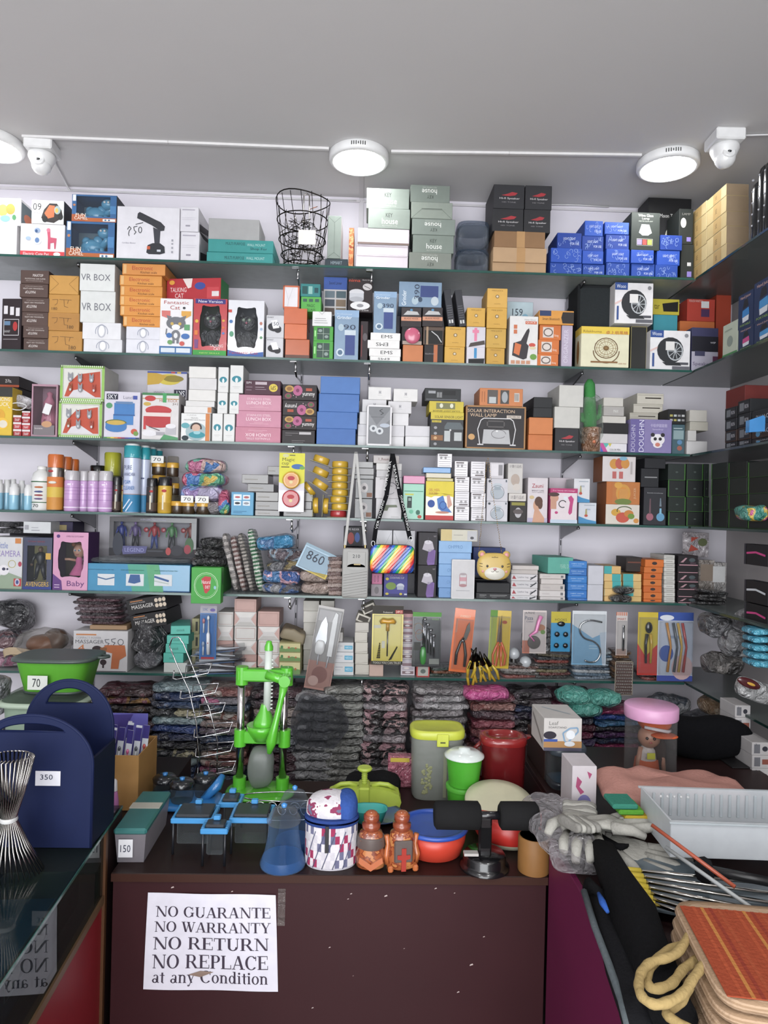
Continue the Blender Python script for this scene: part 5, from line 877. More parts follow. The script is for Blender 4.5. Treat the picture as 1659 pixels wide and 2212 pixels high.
# blister packs hanging or standing at the shelf edge
def card(name,label,x0,y0,x1,y1,col,dec,Y=None,rz=0,tilt=0,bubble=None,cat='blister pack',lean=0,bub=.018,g=None):
    """card hung at depth Y; bubble=(u0,v0,u1,v1) of the clear blister; returns the empty, width, height"""
    Y = YF-.012 if Y is None else Y; tl = W(x0,y0,Y); br = W(x1,y1,Y); w_ = br.x-tl.x; h = tl.z-br.z
    T_ = empty(name,label,cat,((tl.x+br.x)/2,Y,br.z),0,g); T_.rotation_euler = (rad(lean),rad(tilt),rad(rz))
    mb = MB(); mb.box(-w_/2,w_/2,0,.0012,0,h,col+'|gloss',c=.0003); decals(mb,dec,(-w_/2,0,0),(1,0,0),(0,0,1),(0,-1,0),w_,h); mb.build('backing_card',T_)
    if bubble:
        u0,v0,u1,v1 = bubble; mb = MB(); X0,X1,Z0,Z1 = (u0-.5)*w_,(u1-.5)*w_,v0*h,v1*h; i = .003
        vs = [(X0,-.001,Z0),(X1,-.001,Z0),(X1,-.001,Z1),(X0,-.001,Z1),(X0+i,-bub,Z0+i),(X1-i,-bub,Z0+i),(X1-i,-bub,Z1-i),(X0+i,-bub,Z1-i)]
        mb.add(vs,[(4,5,6,7),(0,1,5,4),(1,2,6,5),(2,3,7,6),(3,0,4,7)],'d4d8dc|clear'); mb.build('clear_blister',T_)
    return T_,w_,h
T_,w_,h = card('magic_cup_pack','yellow and white hanging pack with an orange cup and a red cup',604,978,656,1106,'d0ccd4',[r(0,.36,1,1,'d0cc20'),('p',[(0,.36),(0,.5),(.5,.42),(1,.5),(1,.36)],'d0ccd4'),t('Magic',.36,.88,.075,.48,'50481c'),t('cup',.24,.81,.055,.28,'50481c'),r(.08,.75,.4,.77,'706820'),e(.72,.77,.24,.045,'3c68a8'),e(.9,.75,.1,.03,'6a9c40'),e(.25,.955,.12,.03,'c8c890'),r(.4,.955,.62,.97,'5a5a40')])
for q,(c_,v) in enumerate((('c8941c',.535),('b03038',.22))):
    mb = MB(); M = Matrix.Translation((0,-.001,v*h)) @ Matrix.Rotation(rad(90),4,'X'); R = w_*.34
    mb.lathe([(R,0),(R,.016),(R*.93,.02),(R*.78,.019),(.0001,.019)],c_+'|gloss',28,X=M); mb.lathe([(R*.74,.0195),(.0001,.0198)],('d8a070' if not q else 'd09090')+'|card',24,X=M)
    mb.lathe([(R*.42,.0202),(.0001,.0203)],'b03038|card',14,X=M @ Matrix.Translation((0,R*.22,0)) @ Matrix.Diagonal((1,.6,1,1))); mb.lathe([(R*.2,.0202),(.0001,.0203)],'d8c890|card',12,X=M @ Matrix.Translation((0,-R*.22,0))); mb.build('cup',T_)
def ycup(name,label,c,rot,R,th,col='c8a018',card_=True,g='yellow cups on cards'):
    T_ = empty(name,label,'cup',c,0,g); T_.rotation_euler = rot
    mb = MB(); mb.lathe([(R*.92,.001),(R,.004),(R,th-.004),(R*.93,th)],col+'|gloss',24); mb.build('cup',T_)
    if card_: mb = MB(); mb.box(-R*1.35,R*1.35,-R*1.0,R*1.6,-.0012,0,'9a9040|gloss',c=.0003); mb.build('backing_card',T_)
R = .0285; zz = ZS[4]+.002; top = W(733,996,YF+.05).z; st = (top-zz)/8
c = W(733,1060,YF+.05)
for k in range(8): ycup('cup_pack',('red cup lying at the bottom of the stack of yellow cups' if k == 0 else 'yellow cup lying on its card, %s of the straight stack' % POS(k,8)),(c.x+random.uniform(-.003,.003),YF+.045,zz+k*st),(0,0,random.uniform(-.1,.1)),R,st-.002,'a82c30' if k == 0 else 'c8a018')
for k,(x,y,tl) in enumerate(((692,988,18),(690,1014,24),(688,1040,32))):
    c = W(x,y+13,YF+.05); ycup('cup_pack','tilted yellow cup on its card, %s of three' % POS(2-k,3),(c.x,YF+.045,c.z),(0,rad(tl),0),R,.024)
for k,(x,y,tl) in enumerate(((676,1060,50),(682,1092,88),(696,1096,92))):
    c = W(x,y,YF+.05); ycup('cup_pack','yellow cup standing on edge, %s of the three beside the straight stack' % ['upper','lower left','lower right'][k],(c.x-.02+.012*k,YF+.045+.0*k,max(c.z,ZS[4]+.0405)),(0,rad(tl),0),R,.018)
def ph(k): return [e(.5,.55,.22,.26,'b8b4b4'),e(.5,.55,.1,.1,'5a5658'),r(.65,.08,.95,.3,'7a5440'),t('LAMP',.2,.9,.07,.3,'c8c4c4')]
K(['lamp_box','lamp_box','flat_grey_box','flat_grey_box','flat_grey_box'],['black box with a white disc picture, lower of two behind the strap','black box with a white disc picture, upper of two behind the strap','flat grey slipcase on the disc picture boxes, lowest','flat grey slipcase on the disc picture boxes, middle','flat grey slipcase on the disc picture boxes, topmost'],[(766,805),(767,806),(764,808),(762,808),(764,806)],[1077,1035,1026,1011,997],['242022','242022','4a4848','5c5858','6a6866'],4,[ph(0),ph(1),None,None,None],d=.11,kind='gloss')
GUN = [('p',[(.25,.62),(.3,.68),(.8,.7),(.84,.58),(.5,.56),(.45,.4),(.28,.4)],'6c7460'),t('7',.42,.9,.06,.05,'404040'),r(.6,.08,.9,.12,'b0b0b0')]
DRY = [('a',.55,.4,.2,.2,'7a7a80',.002,60,330),('a',.6,.55,.2,.2,'5a5a60',.002,-30,200),t('ZFH',.25,.92,.06,.2,'505054')]
K('white_tool_box',['white box with a grey green gun picture behind the lettered strap','white box with a looped cable picture behind the lettered strap','thin white box in the stack behind the lettered strap, lower','thin white box in the stack behind the lettered strap, upper','small white box topping the stack behind the lettered strap'],[(812,868),(811,868),(813,868),(812,868),(806,862)],[1077,1031,1016,1001,984],['c8c6c8','ccc8ca','c0bec0','d0cecc','bcb6b4'],4,[GUN,DRY,[t('F--',.5,.5,.3,.2,'505054')],[t('ECRU',.6,.5,.3,.3,'505054')],[t('1_Ream',.4,.5,.4,.4,'6a3c3c')]],d=.12)
K(['pouch_box','magenta_roll'],['green card pack with a dark phone picture','magenta roll lying on the green card pack'],[(871,917),(871,918)],[1045,1028],['4aa080','b0407c'],4,[[r(.05,.78,.95,.8,'3a8468'),r(.2,.32,.42,.64,'2c3a38'),r(.25,.52,.38,.6,'8aa098'),e(.4,.22,.1,.06,'6ab898'),r(.1,.68,.5,.72,'c0c040'),e(.8,.08,.1,.05,'b04838'),e(.72,.2,.1,.07,'386a58')],None],d=.1,kind='gloss')
z = B('sock_pack','yellow and white pack showing feet in blue heel socks',920,981,1040,'d4c4b4',4,[r(0,.62,1,1,'d8c420'),('p',[(0,.62),(.2,.58),(.5,.7),(1,.6),(1,.66),(0,.66)],'d8c420'),t('GEL HEEL',.3,.78,.06,.4,'a84a34'),t('SOCKS',.26,.7,.06,.3,'a84a34'),r(0,0,1,.12,'b83434'),('p',[(.4,.55),(.62,.64),(.72,.4),(.95,.2),(.6,.22),(.45,.3)],'4a78b8'),('p',[(.75,.64),(.85,.66),(.95,.4),(.8,.3)],'c89888'),e(.2,.42,.13,.1,'2c4c94'),('a',.62,.38,.12,.1,'2c4c94',.003,0,360),e(.6,.2,.25,.03,'b8806c')],d=.06,kind='gloss')
K(['thin_pack','thin_pack','blue_slim_box'],['olive yellow thin pack on the heel sock pack','beige thin pack on the olive yellow one','bright blue slim box above the beige thin pack'],[(921,979),(920,975),(914,974)],[1033,1022,1010],['9a8c1c','b0a484','2c7cb8'],None,None,z=z+.0004,d=.09,kind='gloss')
SV = [r(.1,.1+.16*k,.9,.13+.16*k,['8a888a','a8a4a6'][k % 2]) for k in range(5)]+[e(.25,.7,.08,.1,'9a989a'),e(.55,.7,.08,.1,'9a989a'),r(.1,.84,.7,.93,'70686a')]
K('silver_box','silver white printed box, {p} of the first column beside the heel socks',[(982,1014)]*3+[(982,1011)],[1094,1062,1030,996],['c8c4c8','c0bcc0','ccc8ca','d0cccf'],4,[SV,flip(SV),SV,SV],d=.1,kind='gloss',g='silver white printed boxes')
B('silver_box','silver white box standing on the bright blue slim box',945,977,980,'ccc8cc',None,SV,z=z+.0305*1.61+.0006,d=.08,Y=YF+.02,kind='gloss',g='silver white printed boxes')
K('silver_box','silver white printed box, {p} of the second column beside the heel socks',[(1017,1049)]*4,[1097,1065,1031,997],['c4c0c4','ccc8cc','c0bcc0','c8c4c8'],4,[flip(SV),SV,SV,flip(SV)],d=.1,kind='gloss',g='silver white printed boxes')
HUM = [e(.5,.35,.3,.26,'a8b0b8'),r(.35,.5,.65,.72,'98a4ac'),e(.5,.72,.22,.08,'b8c0c8'),('a',.5,.4,.32,.3,'707880',.0015,0,360),e(.12,.88,.06,.06,'40444c'),r(.88,.85,.94,.95,'505860')]
z = K(['humidifier_box','humidifier_box','silver_box'],['white box with a grey glass jug picture, lower of two behind the gold chain','white box with a grey glass jug picture, upper of two behind the gold chain','small white box lettered in grey on the jug picture boxes'],[(1051,1097),(1052,1098),(1058,1089)],[1083,1034,999],['c8c6cc','c6c4ca','c8c4c8'],4,[HUM,HUM,[r(.1,.15,.6,.9,'dcd8dc'),r(.62,.2,.9,.85,'8a888c')]],d=.11)
CJ = [t('计重行品机',.5,.9,.1,.8,'6a6468'),e(.5,.45,.3,.2,'b0a094'),e(.6,.2,.25,.12,'c8c0b8')]
DKB = [r(.1,.8,.9,.95,'8a8434'),e(.5,.45,.2,.25,'b0acb0'),e(.5,.5,.3,.12,'5a5050')]
K(['gadget_box','gadget_box','white_tool_box'],['dark picture box with a yellow heading beside the woman picture box','thin white lettered box on the dark picture box','white box with grey characters above the dark picture box'],[(1101,1138),(1099,1137),(1097,1130)],[1083,1066,1001],['2c2626','ccc6c0','c4c0bc'],4,[DKB,[t('计重行品机',.5,.5,.5,.8,'6a6468')],CJ],d=.11)
def lady(skin,hair,bg,x=.5): return [('p',[(x-.2,0),(x-.1,.28),(x+.12,.28),(x+.4,.1),(x+.4,0)],skin),e(x,.38,.17,.13,skin),('p',[(x-.1,.25),(x+.08,.25),(x+.08,.36),(x-.08,.36)],skin),e(x+.1,.47,.2,.11,hair),e(x+.18,.4,.12,.1,hair)]
B('beauty_box','white box lettered in red with a woman holding her bare shoulder',1140,1184,1032,'d0c8cc',4,[r(0,0,1,.1,'b0a8c0')]+lady('c8987c','5a3c30',0,.45)+[t('Zauni',.48,.82,.09,.56,'a82c3c'),t('BREAST CARE',.5,.71,.03,.6,'605860'),t('beauty appliance',.5,.67,.025,.6,'706870'),e(.2,.56,.12,.04,'c8b080')],d=.1)
B('white_tool_box','blank white box behind the pink massager box',1186,1236,1032,'c8bcc4',4,None,d=.06,Y=YF+.13)
MA = [r(0,.87,1,1,'b0346c'),t('5 in 1 beauty care massager',.5,.93,.05,.84,'e8c8d8'),r(.02,.1,.98,.87,'d8ccd0'),e(.14,.72,.16,.12,'c09078'),r(0,.4,.22,.68,'c09078'),e(.12,.82,.2,.06,'4a3430'),('a',.45,.55,.14,.1,'3a3438',.003,30,300),('p',[(.66,.3),(.72,.6),(.64,.74),(.76,.8),(.86,.7),(.82,.5),(.8,.3),(.72,.24)],'b83c78'),e(.55,.72,.08,.05,'d0d8dc'),r(0,0,1,.1,'b8c8d8'),e(.22,.3,.06,.04,'b83c78')]
B('beauty_box','pink edged box with a magenta facial massager picture',1189,1248,1055,'b03a70',4,MA,d=.08,Y=YF-.003)
WB = [('p',[(0,0),(1,0),(1,.12),(.5,.2),(0,.35)],'3c88b8'),r(.3,.86,.9,.9,'a0a8b0'),('p',[(.35,.35),(.5,.35),(.46,.7),(.38,.7)],'a8a070'),e(.42,.38,.1,.06,'b84c3c'),t('ESS',.55,.68,.07,.2,'507090')]
K('serum_box','white box with a blue wave and tiny bottle, {p} of two',[(1250,1289),(1240,1275)],[1086,1034],['c8ccd4','d0d0d4'],4,[WB,WB],d=.1)
FRU = [e(.3,.6,.14,.18,'c89830'),e(.5,.35,.2,.26,'c0503c'),e(.68,.55,.14,.18,'c07830'),e(.75,.42,.1,.14,'6a8c34'),('a',.55,.7,.22,.2,'3c5028',.003,20,200),e(.9,.2,.08,.12,'c88838')]
JUI = [r(.0,0,.18,1,'b86a2c'),e(.5,.5,.22,.4,'c89038'),e(.5,.45,.16,.32,'d08428'),e(.35,.85,.12,.14,'d09838'),r(.38,.2,.64,.7,'c88c40'),e(.5,.12,.25,.14,'6a7c38'),t('JUICER',.85,.5,.5,.08,'d8b088',90)]
JU3 = [e(.35,.7,.14,.2,'c88c34'),e(.52,.72,.14,.22,'b85848'),e(.68,.72,.13,.2,'c88838'),r(.3,.12,.42,.4,'b8605c'),r(.5,.12,.62,.4,'b8605c'),e(.62,.92,.12,.08,'78a8c0'),r(.84,.3,.9,.8,'b0a8a8')]
K('juicer_box','juicer box with fruit pictures and orange sides, {p} of three',[(1308,1382),(1310,1383),(1302,1374)],[1090,1041,986],['d0c8bc','b87034','d0c8c8'],4,[{'F': FRU,'L': [r(0,0,1,1,'8a5028')]},{'F': JUI,'L': [r(0,0,1,1,'96582c')]},{'F': JU3,'L': [r(0,0,1,1,'8a5028')]}],d=.1,g='juicer boxes with orange sides')
z = B('diffuser_box','tall black box with a pink and a blue diffuser picture',1391,1440,1053,'2a2a30',4,[t('Essential aromatherapy',.5,.85,.03,.7,'b8b8bc'),e(.28,.22,.16,.1,'9a5c6c'),('p',[(.24,.3),(.32,.3),(.31,.7),(.26,.7)],'6a4c54'),e(.75,.22,.18,.11,'5c94b8'),('p',[(.7,.3),(.8,.3),(.79,.45),(.71,.45)],'7ab0cc'),('p',[(.7,.5),(.79,.5),(.76,.72),(.72,.72)],'6c7c88')],d=.1)
K('black_carton','black box above the diffuser box near the right corner, {p} of two',[(1385,1424),(1392,1438)],[1012,990],'1e1f24',None,[[r(.2,.5,.9,.56,'8a8a8c')],None],z=z+.0004,d=.12)
GB = [('o',0,0,1,1,'1c241c',.02)]
for j,(x0,x1,nm_) in enumerate(((1443,1481,'first'),(1483,1519,'second'),(1521,1532,'third'))):
    K('black_green_box','black box with thin green edge, {p} in the %s column' % nm_,[(x0,x1)]*4,[1106,1074,1038,1002],['1c2220','202824','1a1e1e','242c2a'],4,[[r([0,.94][k % 2],0,[.06,1][k % 2],1,'3c6c2c'),r(0,0,1,.04,'345c28'),('e',.5,.5,.08,.05,'4a5450')] for k in range(4)],d=.11,g='black boxes with green edges')
# phone bag, rainbow bag and tiger purse hang from the shelf above
def strap(mb,pts,w_,mat,th=.0012):
    pts = [Vector(p) for p in pts]
    for a_,b_ in zip(pts,pts[1:]):
        d_ = (b_-a_).normalized(); s_ = Vector((d_.z,0,-d_.x)).normalized()*(w_/2); n_ = Vector((0,th/2,0))
        vs = [a_-s_-n_,a_+s_-n_,b_+s_-n_,b_-s_-n_,a_-s_+n_,a_+s_+n_,b_+s_+n_,b_-s_+n_]
        mb.add(vs,[(0,1,2,3),(7,6,5,4),(0,4,5,1),(1,5,6,2),(2,6,7,3),(3,7,4,0)],mat)
YH = YF-.03
def ruched(w_,d,h,mat,e=.12,amp=0): mb = MB(); mb.soft(w_,d,h,mat,e=e,amp=amp,nu=40,nv=14); return mb
T_ = empty('phone_pouch','grey quilted phone bag with a 210 mark hanging from a grey strap','bag',(W(766,1290,YH).x,YH,W(766,1291,YH).z)); o_ = T_.location.copy()
h = W(766,1184,YH).z-o_.z; w_ = 56/F*YH
ruched(w_,.03,h,'8a8884|plastic',.1).build('pouch',T_)
mb = MB(); mb.box(-w_*.32,w_*.38,-.0172,-.0145,h*.62,h*.93,'92908c|plastic',c=.001); mb.lathe([(w_*.35,0),(w_*.35,.0027)],'92908c|plastic',20,X=Matrix.Translation((w_*.03,-.0145,h*.63)) @ Matrix.Rotation(rad(90),4,'X') @ Matrix.Diagonal((1,.35,1,1)))
decals(mb,[t('210',.5,.72,.22,.4,'2c2c30')],(-w_*.32,-.0173,h*.62),(1,0,0),(0,0,1),(0,-1,0),w_*.7,h*.31); fl = mb.build('flap',T_)
mb = MB(); mb.box(-w_*.06,w_*.2,-.0185,-.0172,h*.665,h*.69,'a8904c|plastic'); mb.build('bow_clasp',fl)
mb = MB()
for k in range(9): mb.tube([(-w_*.45,-.0155,h*(.02+.055*k)),(w_*.45,-.0155,h*(.10+.055*k))],.0006,'7a7874|plastic',4)
mb.build('quilting',T_)
mb = MB(); L0 = W(745,1180,YH)-o_; L1 = W(768,980,YH)-o_; L2 = W(789,1180,YH)-o_
strap(mb,[L0,W(757,1080,YH)-o_,L1,W(769,976,YH+.02)-o_],.009,'a09e9a|plastic'); strap(mb,[W(769,976,YH+.02)-o_,L1+Vector((.003,-.002,0)),W(779,1080,YH)-o_,L2],.009,'a09e9a|plastic')
for q in (L0,L2): mb.lathe([(.0045,-.006),(.0045,.004)],'a8905c|metal',10,X=Matrix.Translation(q))
mb.build('strap',T_)
T_ = empty('rainbow_bag','rainbow striped hard case bag hanging from a black lettered strap','bag',(W(846,1237,YH).x,YH,W(846,1238,YH).z)); o_ = T_.location.copy()
h = W(846,1177,YH).z-o_.z; w_ = 95/F*YH
ruched(w_,.045,h,'1560c8:rainbow:6.2:-32|gloss',.25).build('case',T_)
mb = MB()
for k in range(15):
    x0 = -w_*.62+k*w_*.085; a_ = max(-w_*.44,x0); b_ = min(w_*.44,x0+h*.78); 
    if b_ > a_: mb.tube([(a_,-.0225,h*.1+(a_-x0)*1.02),(b_,-.0225,h*.1+(b_-x0)*1.02)],.0013,'1560c8:rainbow:6.2:-32|gloss',6)
mb.build('ribs',T_)
mb = MB(); mb.tube([(w_*.5*math.copysign(abs(cos(a_))**.35,cos(a_)),-.0015,h/2+h*.5*math.copysign(abs(sin(a_))**.35,sin(a_))) for a_ in [2*pi*k/36 for k in range(36)]],.0022,'18181c|plastic',6,closed=True); mb.build('zip',T_)
mb = MB(); BL = '17171a|cloth'
A0 = W(807,1178,YH)-o_; A1 = W(835,1070,YH)-o_; A2 = W(847,988,YH)-o_; A3 = W(848,980,YH+.025)-o_; B1 = W(864,1070,YH-.002)-o_; B0 = W(886,1165,YH-.002)-o_; A2b = A2+Vector((.004,-.003,0))
strap(mb,[A0,W(812,1140,YH)-o_,A1,A2,A3],.015,BL); strap(mb,[A3,A2b,B1,B0],.015,BL); so = mb.build('strap',T_)
mb = MB()
def stext(s_,a_,b_,hgt,fl=1):
    a_,b_ = Vector(a_),Vector(b_); d_ = (b_-a_); L_ = d_.length; d_.normalize(); n_ = Vector((0,-1,0)); s2 = Vector((-d_.z,0,d_.x))*fl
    vs,fs = glyphs(s_); m_ = (a_+b_)/2+n_*.0012; mb.add([m_+d_*(x*L_*.9)+s2*(y*hgt) for x,y in vs],fs,'d8d8d8')
stext('VER YOUNG',W(812,1146,YH)-o_,W(829,1078,YH)-o_,.008); stext('FOREVER',W(830,1062,YH)-o_,W(844,992,YH)-o_,.008)
stext('FOREVER',W(861,1058,YH-.004)-o_,W(850,1000,YH-.004)-o_,.008); stext('FOREVER YOUNG',W(884,1150,YH-.004)-o_,W(865,1066,YH-.004)-o_,.008); mb.build('lettering',so)
mb = MB()
for q in ((W(806,1174,YH)-o_),(W(887,1164,YH)-o_)): mb.tube([(q.x+.006*cos(a_),q.y-.003,q.z+.009*sin(a_)) for a_ in [2*pi*k/14 for k in range(14)]],.0014,'c8c8cc|chrome',6,closed=True)
mb.build('clip',T_)
T_ = empty('tiger_purse','yellow round tiger face purse hanging from a gold chain','bag',(W(1066,1252,YH).x,YH,W(1066,1253,YH).z)); o_ = T_.location.copy()
h = W(1066,1194,YH).z-o_.z; w_ = 74/F*YH; YL = 'c8a850|plastic'
mb = MB(); mb.soft(w_,.04,h,YL,e=.62,nu=36,nv=14)
mb.build('purse',T_); mb = MB()
for q in (-1,1): mb.ball((q*w_*.36,0,h*.93),.014,YL,sc=(1,.6,1)); mb.ball((q*w_*.36,-.007,h*.93),.008,'d89090|plastic',sc=(1,.4,1))
mb.build('ears',T_); mb = MB()
mb.lathe([(w_*.3,0),(w_*.29,.0025),(.0001,.003)],'dcd8cc|plastic',20,X=Matrix.Translation((0,-.0185,h*.26)) @ Matrix.Rotation(rad(90),4,'X') @ Matrix.Diagonal((1,.62,1,1)))
mb.ball((0,-.022,h*.42),.0045,'c87880|gloss',sc=(1.4,.5,.8))
for q in (-1,1):
    mb.ball((q*w_*.22,-.0195,h*.52),.004,'201c1c|gloss',sc=(1,.5,1.1)); mb.ball((q*w_*.34,-.0165,h*.33),.005,'d8908c|plastic',sc=(1,.4,1))
    mb.tube([(0,-.0218,h*.38),(q*.006,-.0218,h*.31),(q*.013,-.0215,h*.33)],.0008,'40302c|plastic',5)
    for v in (.5,.6): mb.tube([(q*w_*.36,-.0175,h*v),(q*w_*.44,-.014,h*(v+.015))],.0012,'3a2c20|plastic',5)
for v in (.72,.78,.84): mb.tube([(-.011,-.0165,h*v),(.011,-.0165,h*v)],.0011,'3a2c20|plastic',5)
mb.tube([(0,-.0165,h*.69),(0,-.0155,h*.88)],.0011,'3a2c20|plastic',5); mb.build('face',T_)
mb = MB(); X0 = W(1052,992,YH)-o_
def chain(a_,b_,n=46):
    for k in range(n):
        p = Vector(a_).lerp(Vector(b_),k/n); mb.tube([p+Vector((.0014*cos(q+k),.0014*sin(q+k),q*.0013)) for q in (0,1,2,3)],.001,'c8a040|metal',4)
chain(W(1034,1200,YH)-o_,X0); chain(X0+Vector((.003,-.003,0)),W(1084,1200,YH)-o_); mb.build('chain',T_)
# ---------- shelf 5 ----------
z5 = ZS[5]+.0004
B('camera_toy_box','white toy camera box with panda and purple letters at the left edge',-30,49,1160,'c4c4c6',5,[('p',[(0,0),(1,0),(1,.22),(.6,.32),(.3,.22),(0,.22)],'8a9a84'),t('Little',.45,.84,.12,.3,'6a78b0'),t('CAMERA',.62,.68,.12,.66,'8c7ab0'),('a',.72,.48,.1,.07,'a8a050',.002,0,360),e(.94,.48,.05,.05,'a83c50'),e(.5,.36,.15,.1,'d8d4d8'),e(.5,.38,.05,.03,'3a3a50'),e(.6,.38,.03,.02,'3a3a50'),r(.78,.05,.99,.2,'b03434'),e(.88,.13,.07,.07,'b8b0c0'),e(.88,.13,.04,.04,'3a4880'),r(.8,.88,.96,.98,'c07838')],d=.12,cat='toy box')
T_,w_,h,tp = window_box('figure_box','dark blue window box holding a dark clothed toy figure on yellow',50,113,1161,5,'27304e',(.14,.82,.15,.84),d=.08,back='b8b078',dec=[t('AVENGERS',.5,.1,.09,.8,'c8a040'),r(.78,.58,.96,.7,'c09838'),r(0,0,1,.05,'2c3c80'),t('TITAN SERIES',.45,.92,.03,.6,'8a3c48')])
def figure(mb,x,h,y,c1,c2,sk,s=1.0):
    z0 = h*.17; H_ = h*.62; m = lambda c: c+'|plastic'
    for q in (-1,1):
        mb.tube([(x+q*.004*s,y,z0+H_*.5),(x+q*.007*s,y-.002,z0+H_*.26),(x+q*.01*s,y,z0+.004)],[.0062*s,.0052*s,.0035*s],m(c2),8)
        mb.ball((x+q*.0105*s,y-.004,z0+.003),.0038*s,m(c2),sc=(1,1.6,.8))
        mb.tube([(x+q*.011*s,y,z0+H_*.8),(x+q*.016*s,y-.002,z0+H_*.64),(x+q*.018*s,y-.006,z0+H_*.5)],[.0044*s,.0036*s,.0028*s],m(c1),8); mb.ball((x+q*.018*s,y-.007,z0+H_*.47),.0032*s,m(sk))
    mb.tube([(x,y,z0+H_*.46),(x,y,z0+H_*.55),(x,y-.001,z0+H_*.72),(x,y,z0+H_*.83),(x,y,z0+H_*.88)],[.008*s,.0075*s,.0115*s,.009*s,.003*s],m(c1),10)
    mb.ball((x,y-.001,z0+H_*.945),.0058*s,m(sk),sc=(.9,1,1.15))
mb = MB(); figure(mb,-.005,h,.035,'1c2026','23262e','6a5040',1.55); mb.build('toy_figure',T_)
T_,w_,h,tp = window_box('doll_box','pink box with a wavy window and a doll in a pink dress',115,191,1150,5,'c487a8',(.16,.86,.22,.84),d=.1,back='3a2c24',oval=True,side='4a2a5c',dec=[('p',[(0,0),(.28,0),(.25,.16),(0,.28)],'5c3478'),t('Baby',.66,.1,.12,.5,'5a2c6c'),t('LIVELY & CUTE BABY',.62,.93,.025,.5,'70406a'),e(.14,.93,.05,.03,'503070'),r(.05,.04,.2,.05,'d8c0d8'),r(.05,.08,.2,.09,'d8c0d8')],g=None)
mb = MB(); y = .045
mb.lathe([(.001,h*.78),(.012,h*.77),(.020,h*.7),(.021,h*.66),(.015,h*.58),(.006,h*.55)],'c09078|plastic',20,X=Matrix.Translation((.012,y,0)))
mb.ball((.004,y-.017,h*.68),.005,'e0e0e4|gloss',sc=(1,.4,1)); mb.ball((.018,y-.018,h*.68),.005,'e0e0e4|gloss',sc=(1,.4,1)); mb.ball((.005,y-.02,h*.68),.003,'3a5878|gloss',sc=(1,.4,1)); mb.ball((.018,y-.021,h*.68),.003,'3a5878|gloss',sc=(1,.4,1)); mb.ball((.012,y-.02,h*.61),.003,'a84850|gloss',sc=(1.5,.4,.7))
mb.tube([(.0,y,h*.5),(-.02,y-.006,h*.52),(-.034,y-.01,h*.52)],[.005,.0045,.004],'c09078|plastic',8); mb.build('doll',T_)
mb = MB(); mb.lathe([(.008,h*.56),(.012,h*.5),(.011,h*.44),(.022,h*.34),(.032,h*.25),(.03,h*.24)],'cc6a98|cloth',20,X=Matrix.Translation((.012,y,0))); mb.build('dress',T_)
mb = MB(); mb.ball((.012,y+.006,h*.72),.0215,'7a4a30|matte',sc=(1,.9,.95)); mb.ball((-.008,y,h*.78),.008,'7a4a30|matte'); mb.build('hair',T_)
LBX = [r(0,0,1,.04,'1c4a78'),r(0,.0,.45,1,'3c86ac'),('p',[(.45,0),(.62,0),(.58,1),(.4,1)],'4a9a84'),('p',[(.62,0),(.75,0),(.7,1),(.58,1)],'549c70'),r(.12,.2,.28,.62,'c8ccd0'),r(.39,.2,.56,.64,'c8ccd0'),r(.66,.22,.83,.64,'c8ccd0'),('l',[(.12,.5),(.2,.42),(.28,.5)],'38608c',.004),('p',[(.43,.62),(.52,.62),(.53,.35),(.47,.28),(.41,.32)],'34588c'),('l',[(.66,.56),(.8,.4)],'34588c',.007),('l',[(.66,.4),(.8,.3)],'a8b4ac',.004),('t','the seat cushion relieves pressure',.15,.78,.06,.24,'2c5878',180),t('memory foam slow rebound cushion',.45,.78,.06,.22,'2c6858',180),t('easy cleaning breathable cover',.77,.78,.06,.22,'2c6858',180)]
z = B('cushion_box','long blue green seat cushion box with three small pictures',184,412,1219,'3c86ac',5,LBX,d=.17,kind='gloss')
softpack('clear_bag','clear crinkled plastic bag lying flat on the long blue cushion box',298,1214,225,10,.13,'c0c8cc|wrap',base=z+.0005,amp=.003,Y=YF+.1)
T_,w_,h,tp = window_box('figure_set_box','wide black window box with six small toy figures standing behind the blue box',236,425,1118,None,'1d1c24',(.05,.94,.2,.88),z=z+.022,d=.04,Y=YF+.1,back='8a8890',dec=[t('AVENGERS HERO MODEL',.5,.94,.04,.3,'b8b4d0'),r(0,0,1,.2,'1c1b22'),('p',[(.14,.26),(.44,.26),(.42,.08),(.16,.04)],'50507c'),t('LEGEND',.29,.16,.1,.22,'8a8cb8'),r(.44,.12,.62,.16,'3a3c44'),e(.1,.3,.06,.3,'303440'),e(.78,.16,.07,.14,'2c2c34'),e(.68,.14,.03,.1,'a04040'),e(.92,.3,.05,.2,'3c5c3c'),e(.9,.2,.04,.12,'8c3440')])
for k,(x,c1,c2,sk) in enumerate(((-.38,'2c3c8c','28386c','2c3c8c'),(-.22,'6a5a8c','34343c','8a70a8'),(.0,'a83038','3c4c8c','a83038'),(.2,'4c8850','34383c','5c9860'),(.42,'8a4840','5c3834','8a5048'))):
    mb = MB(); figure(mb,x*w_,h*1.12,.02,c1,c2,sk,1.0); mb.build('toy_figure',T_)
mb = MB()
for x,c_ in ((-.1,'b03c44'),(.1,'a84450'),(.33,'a03c40')): mb.ball((x*w_,.02,h*.68),.009,c_+'|gloss',sc=(1,.4,1))
mb.build('shields',T_)
B('pill_box','small white box with grey print lying above the figure box',50,110,1127,'c4c6c8',None,[r(.05,.3,.2,.7,'9a9aa0'),r(.3,.2,.6,.3,'a0a0a6'),r(.3,.45,.55,.52,'a0a0a6')],z=tp-.0 if False else W(80,1152,YF+.03).z,d=.1,Y=YF+.03)
B('dark_box','dark carton supporting the small white box, behind the boxed toys',20,118,1153,'2c2830',5,None,Y=YF+.16,d=.08)
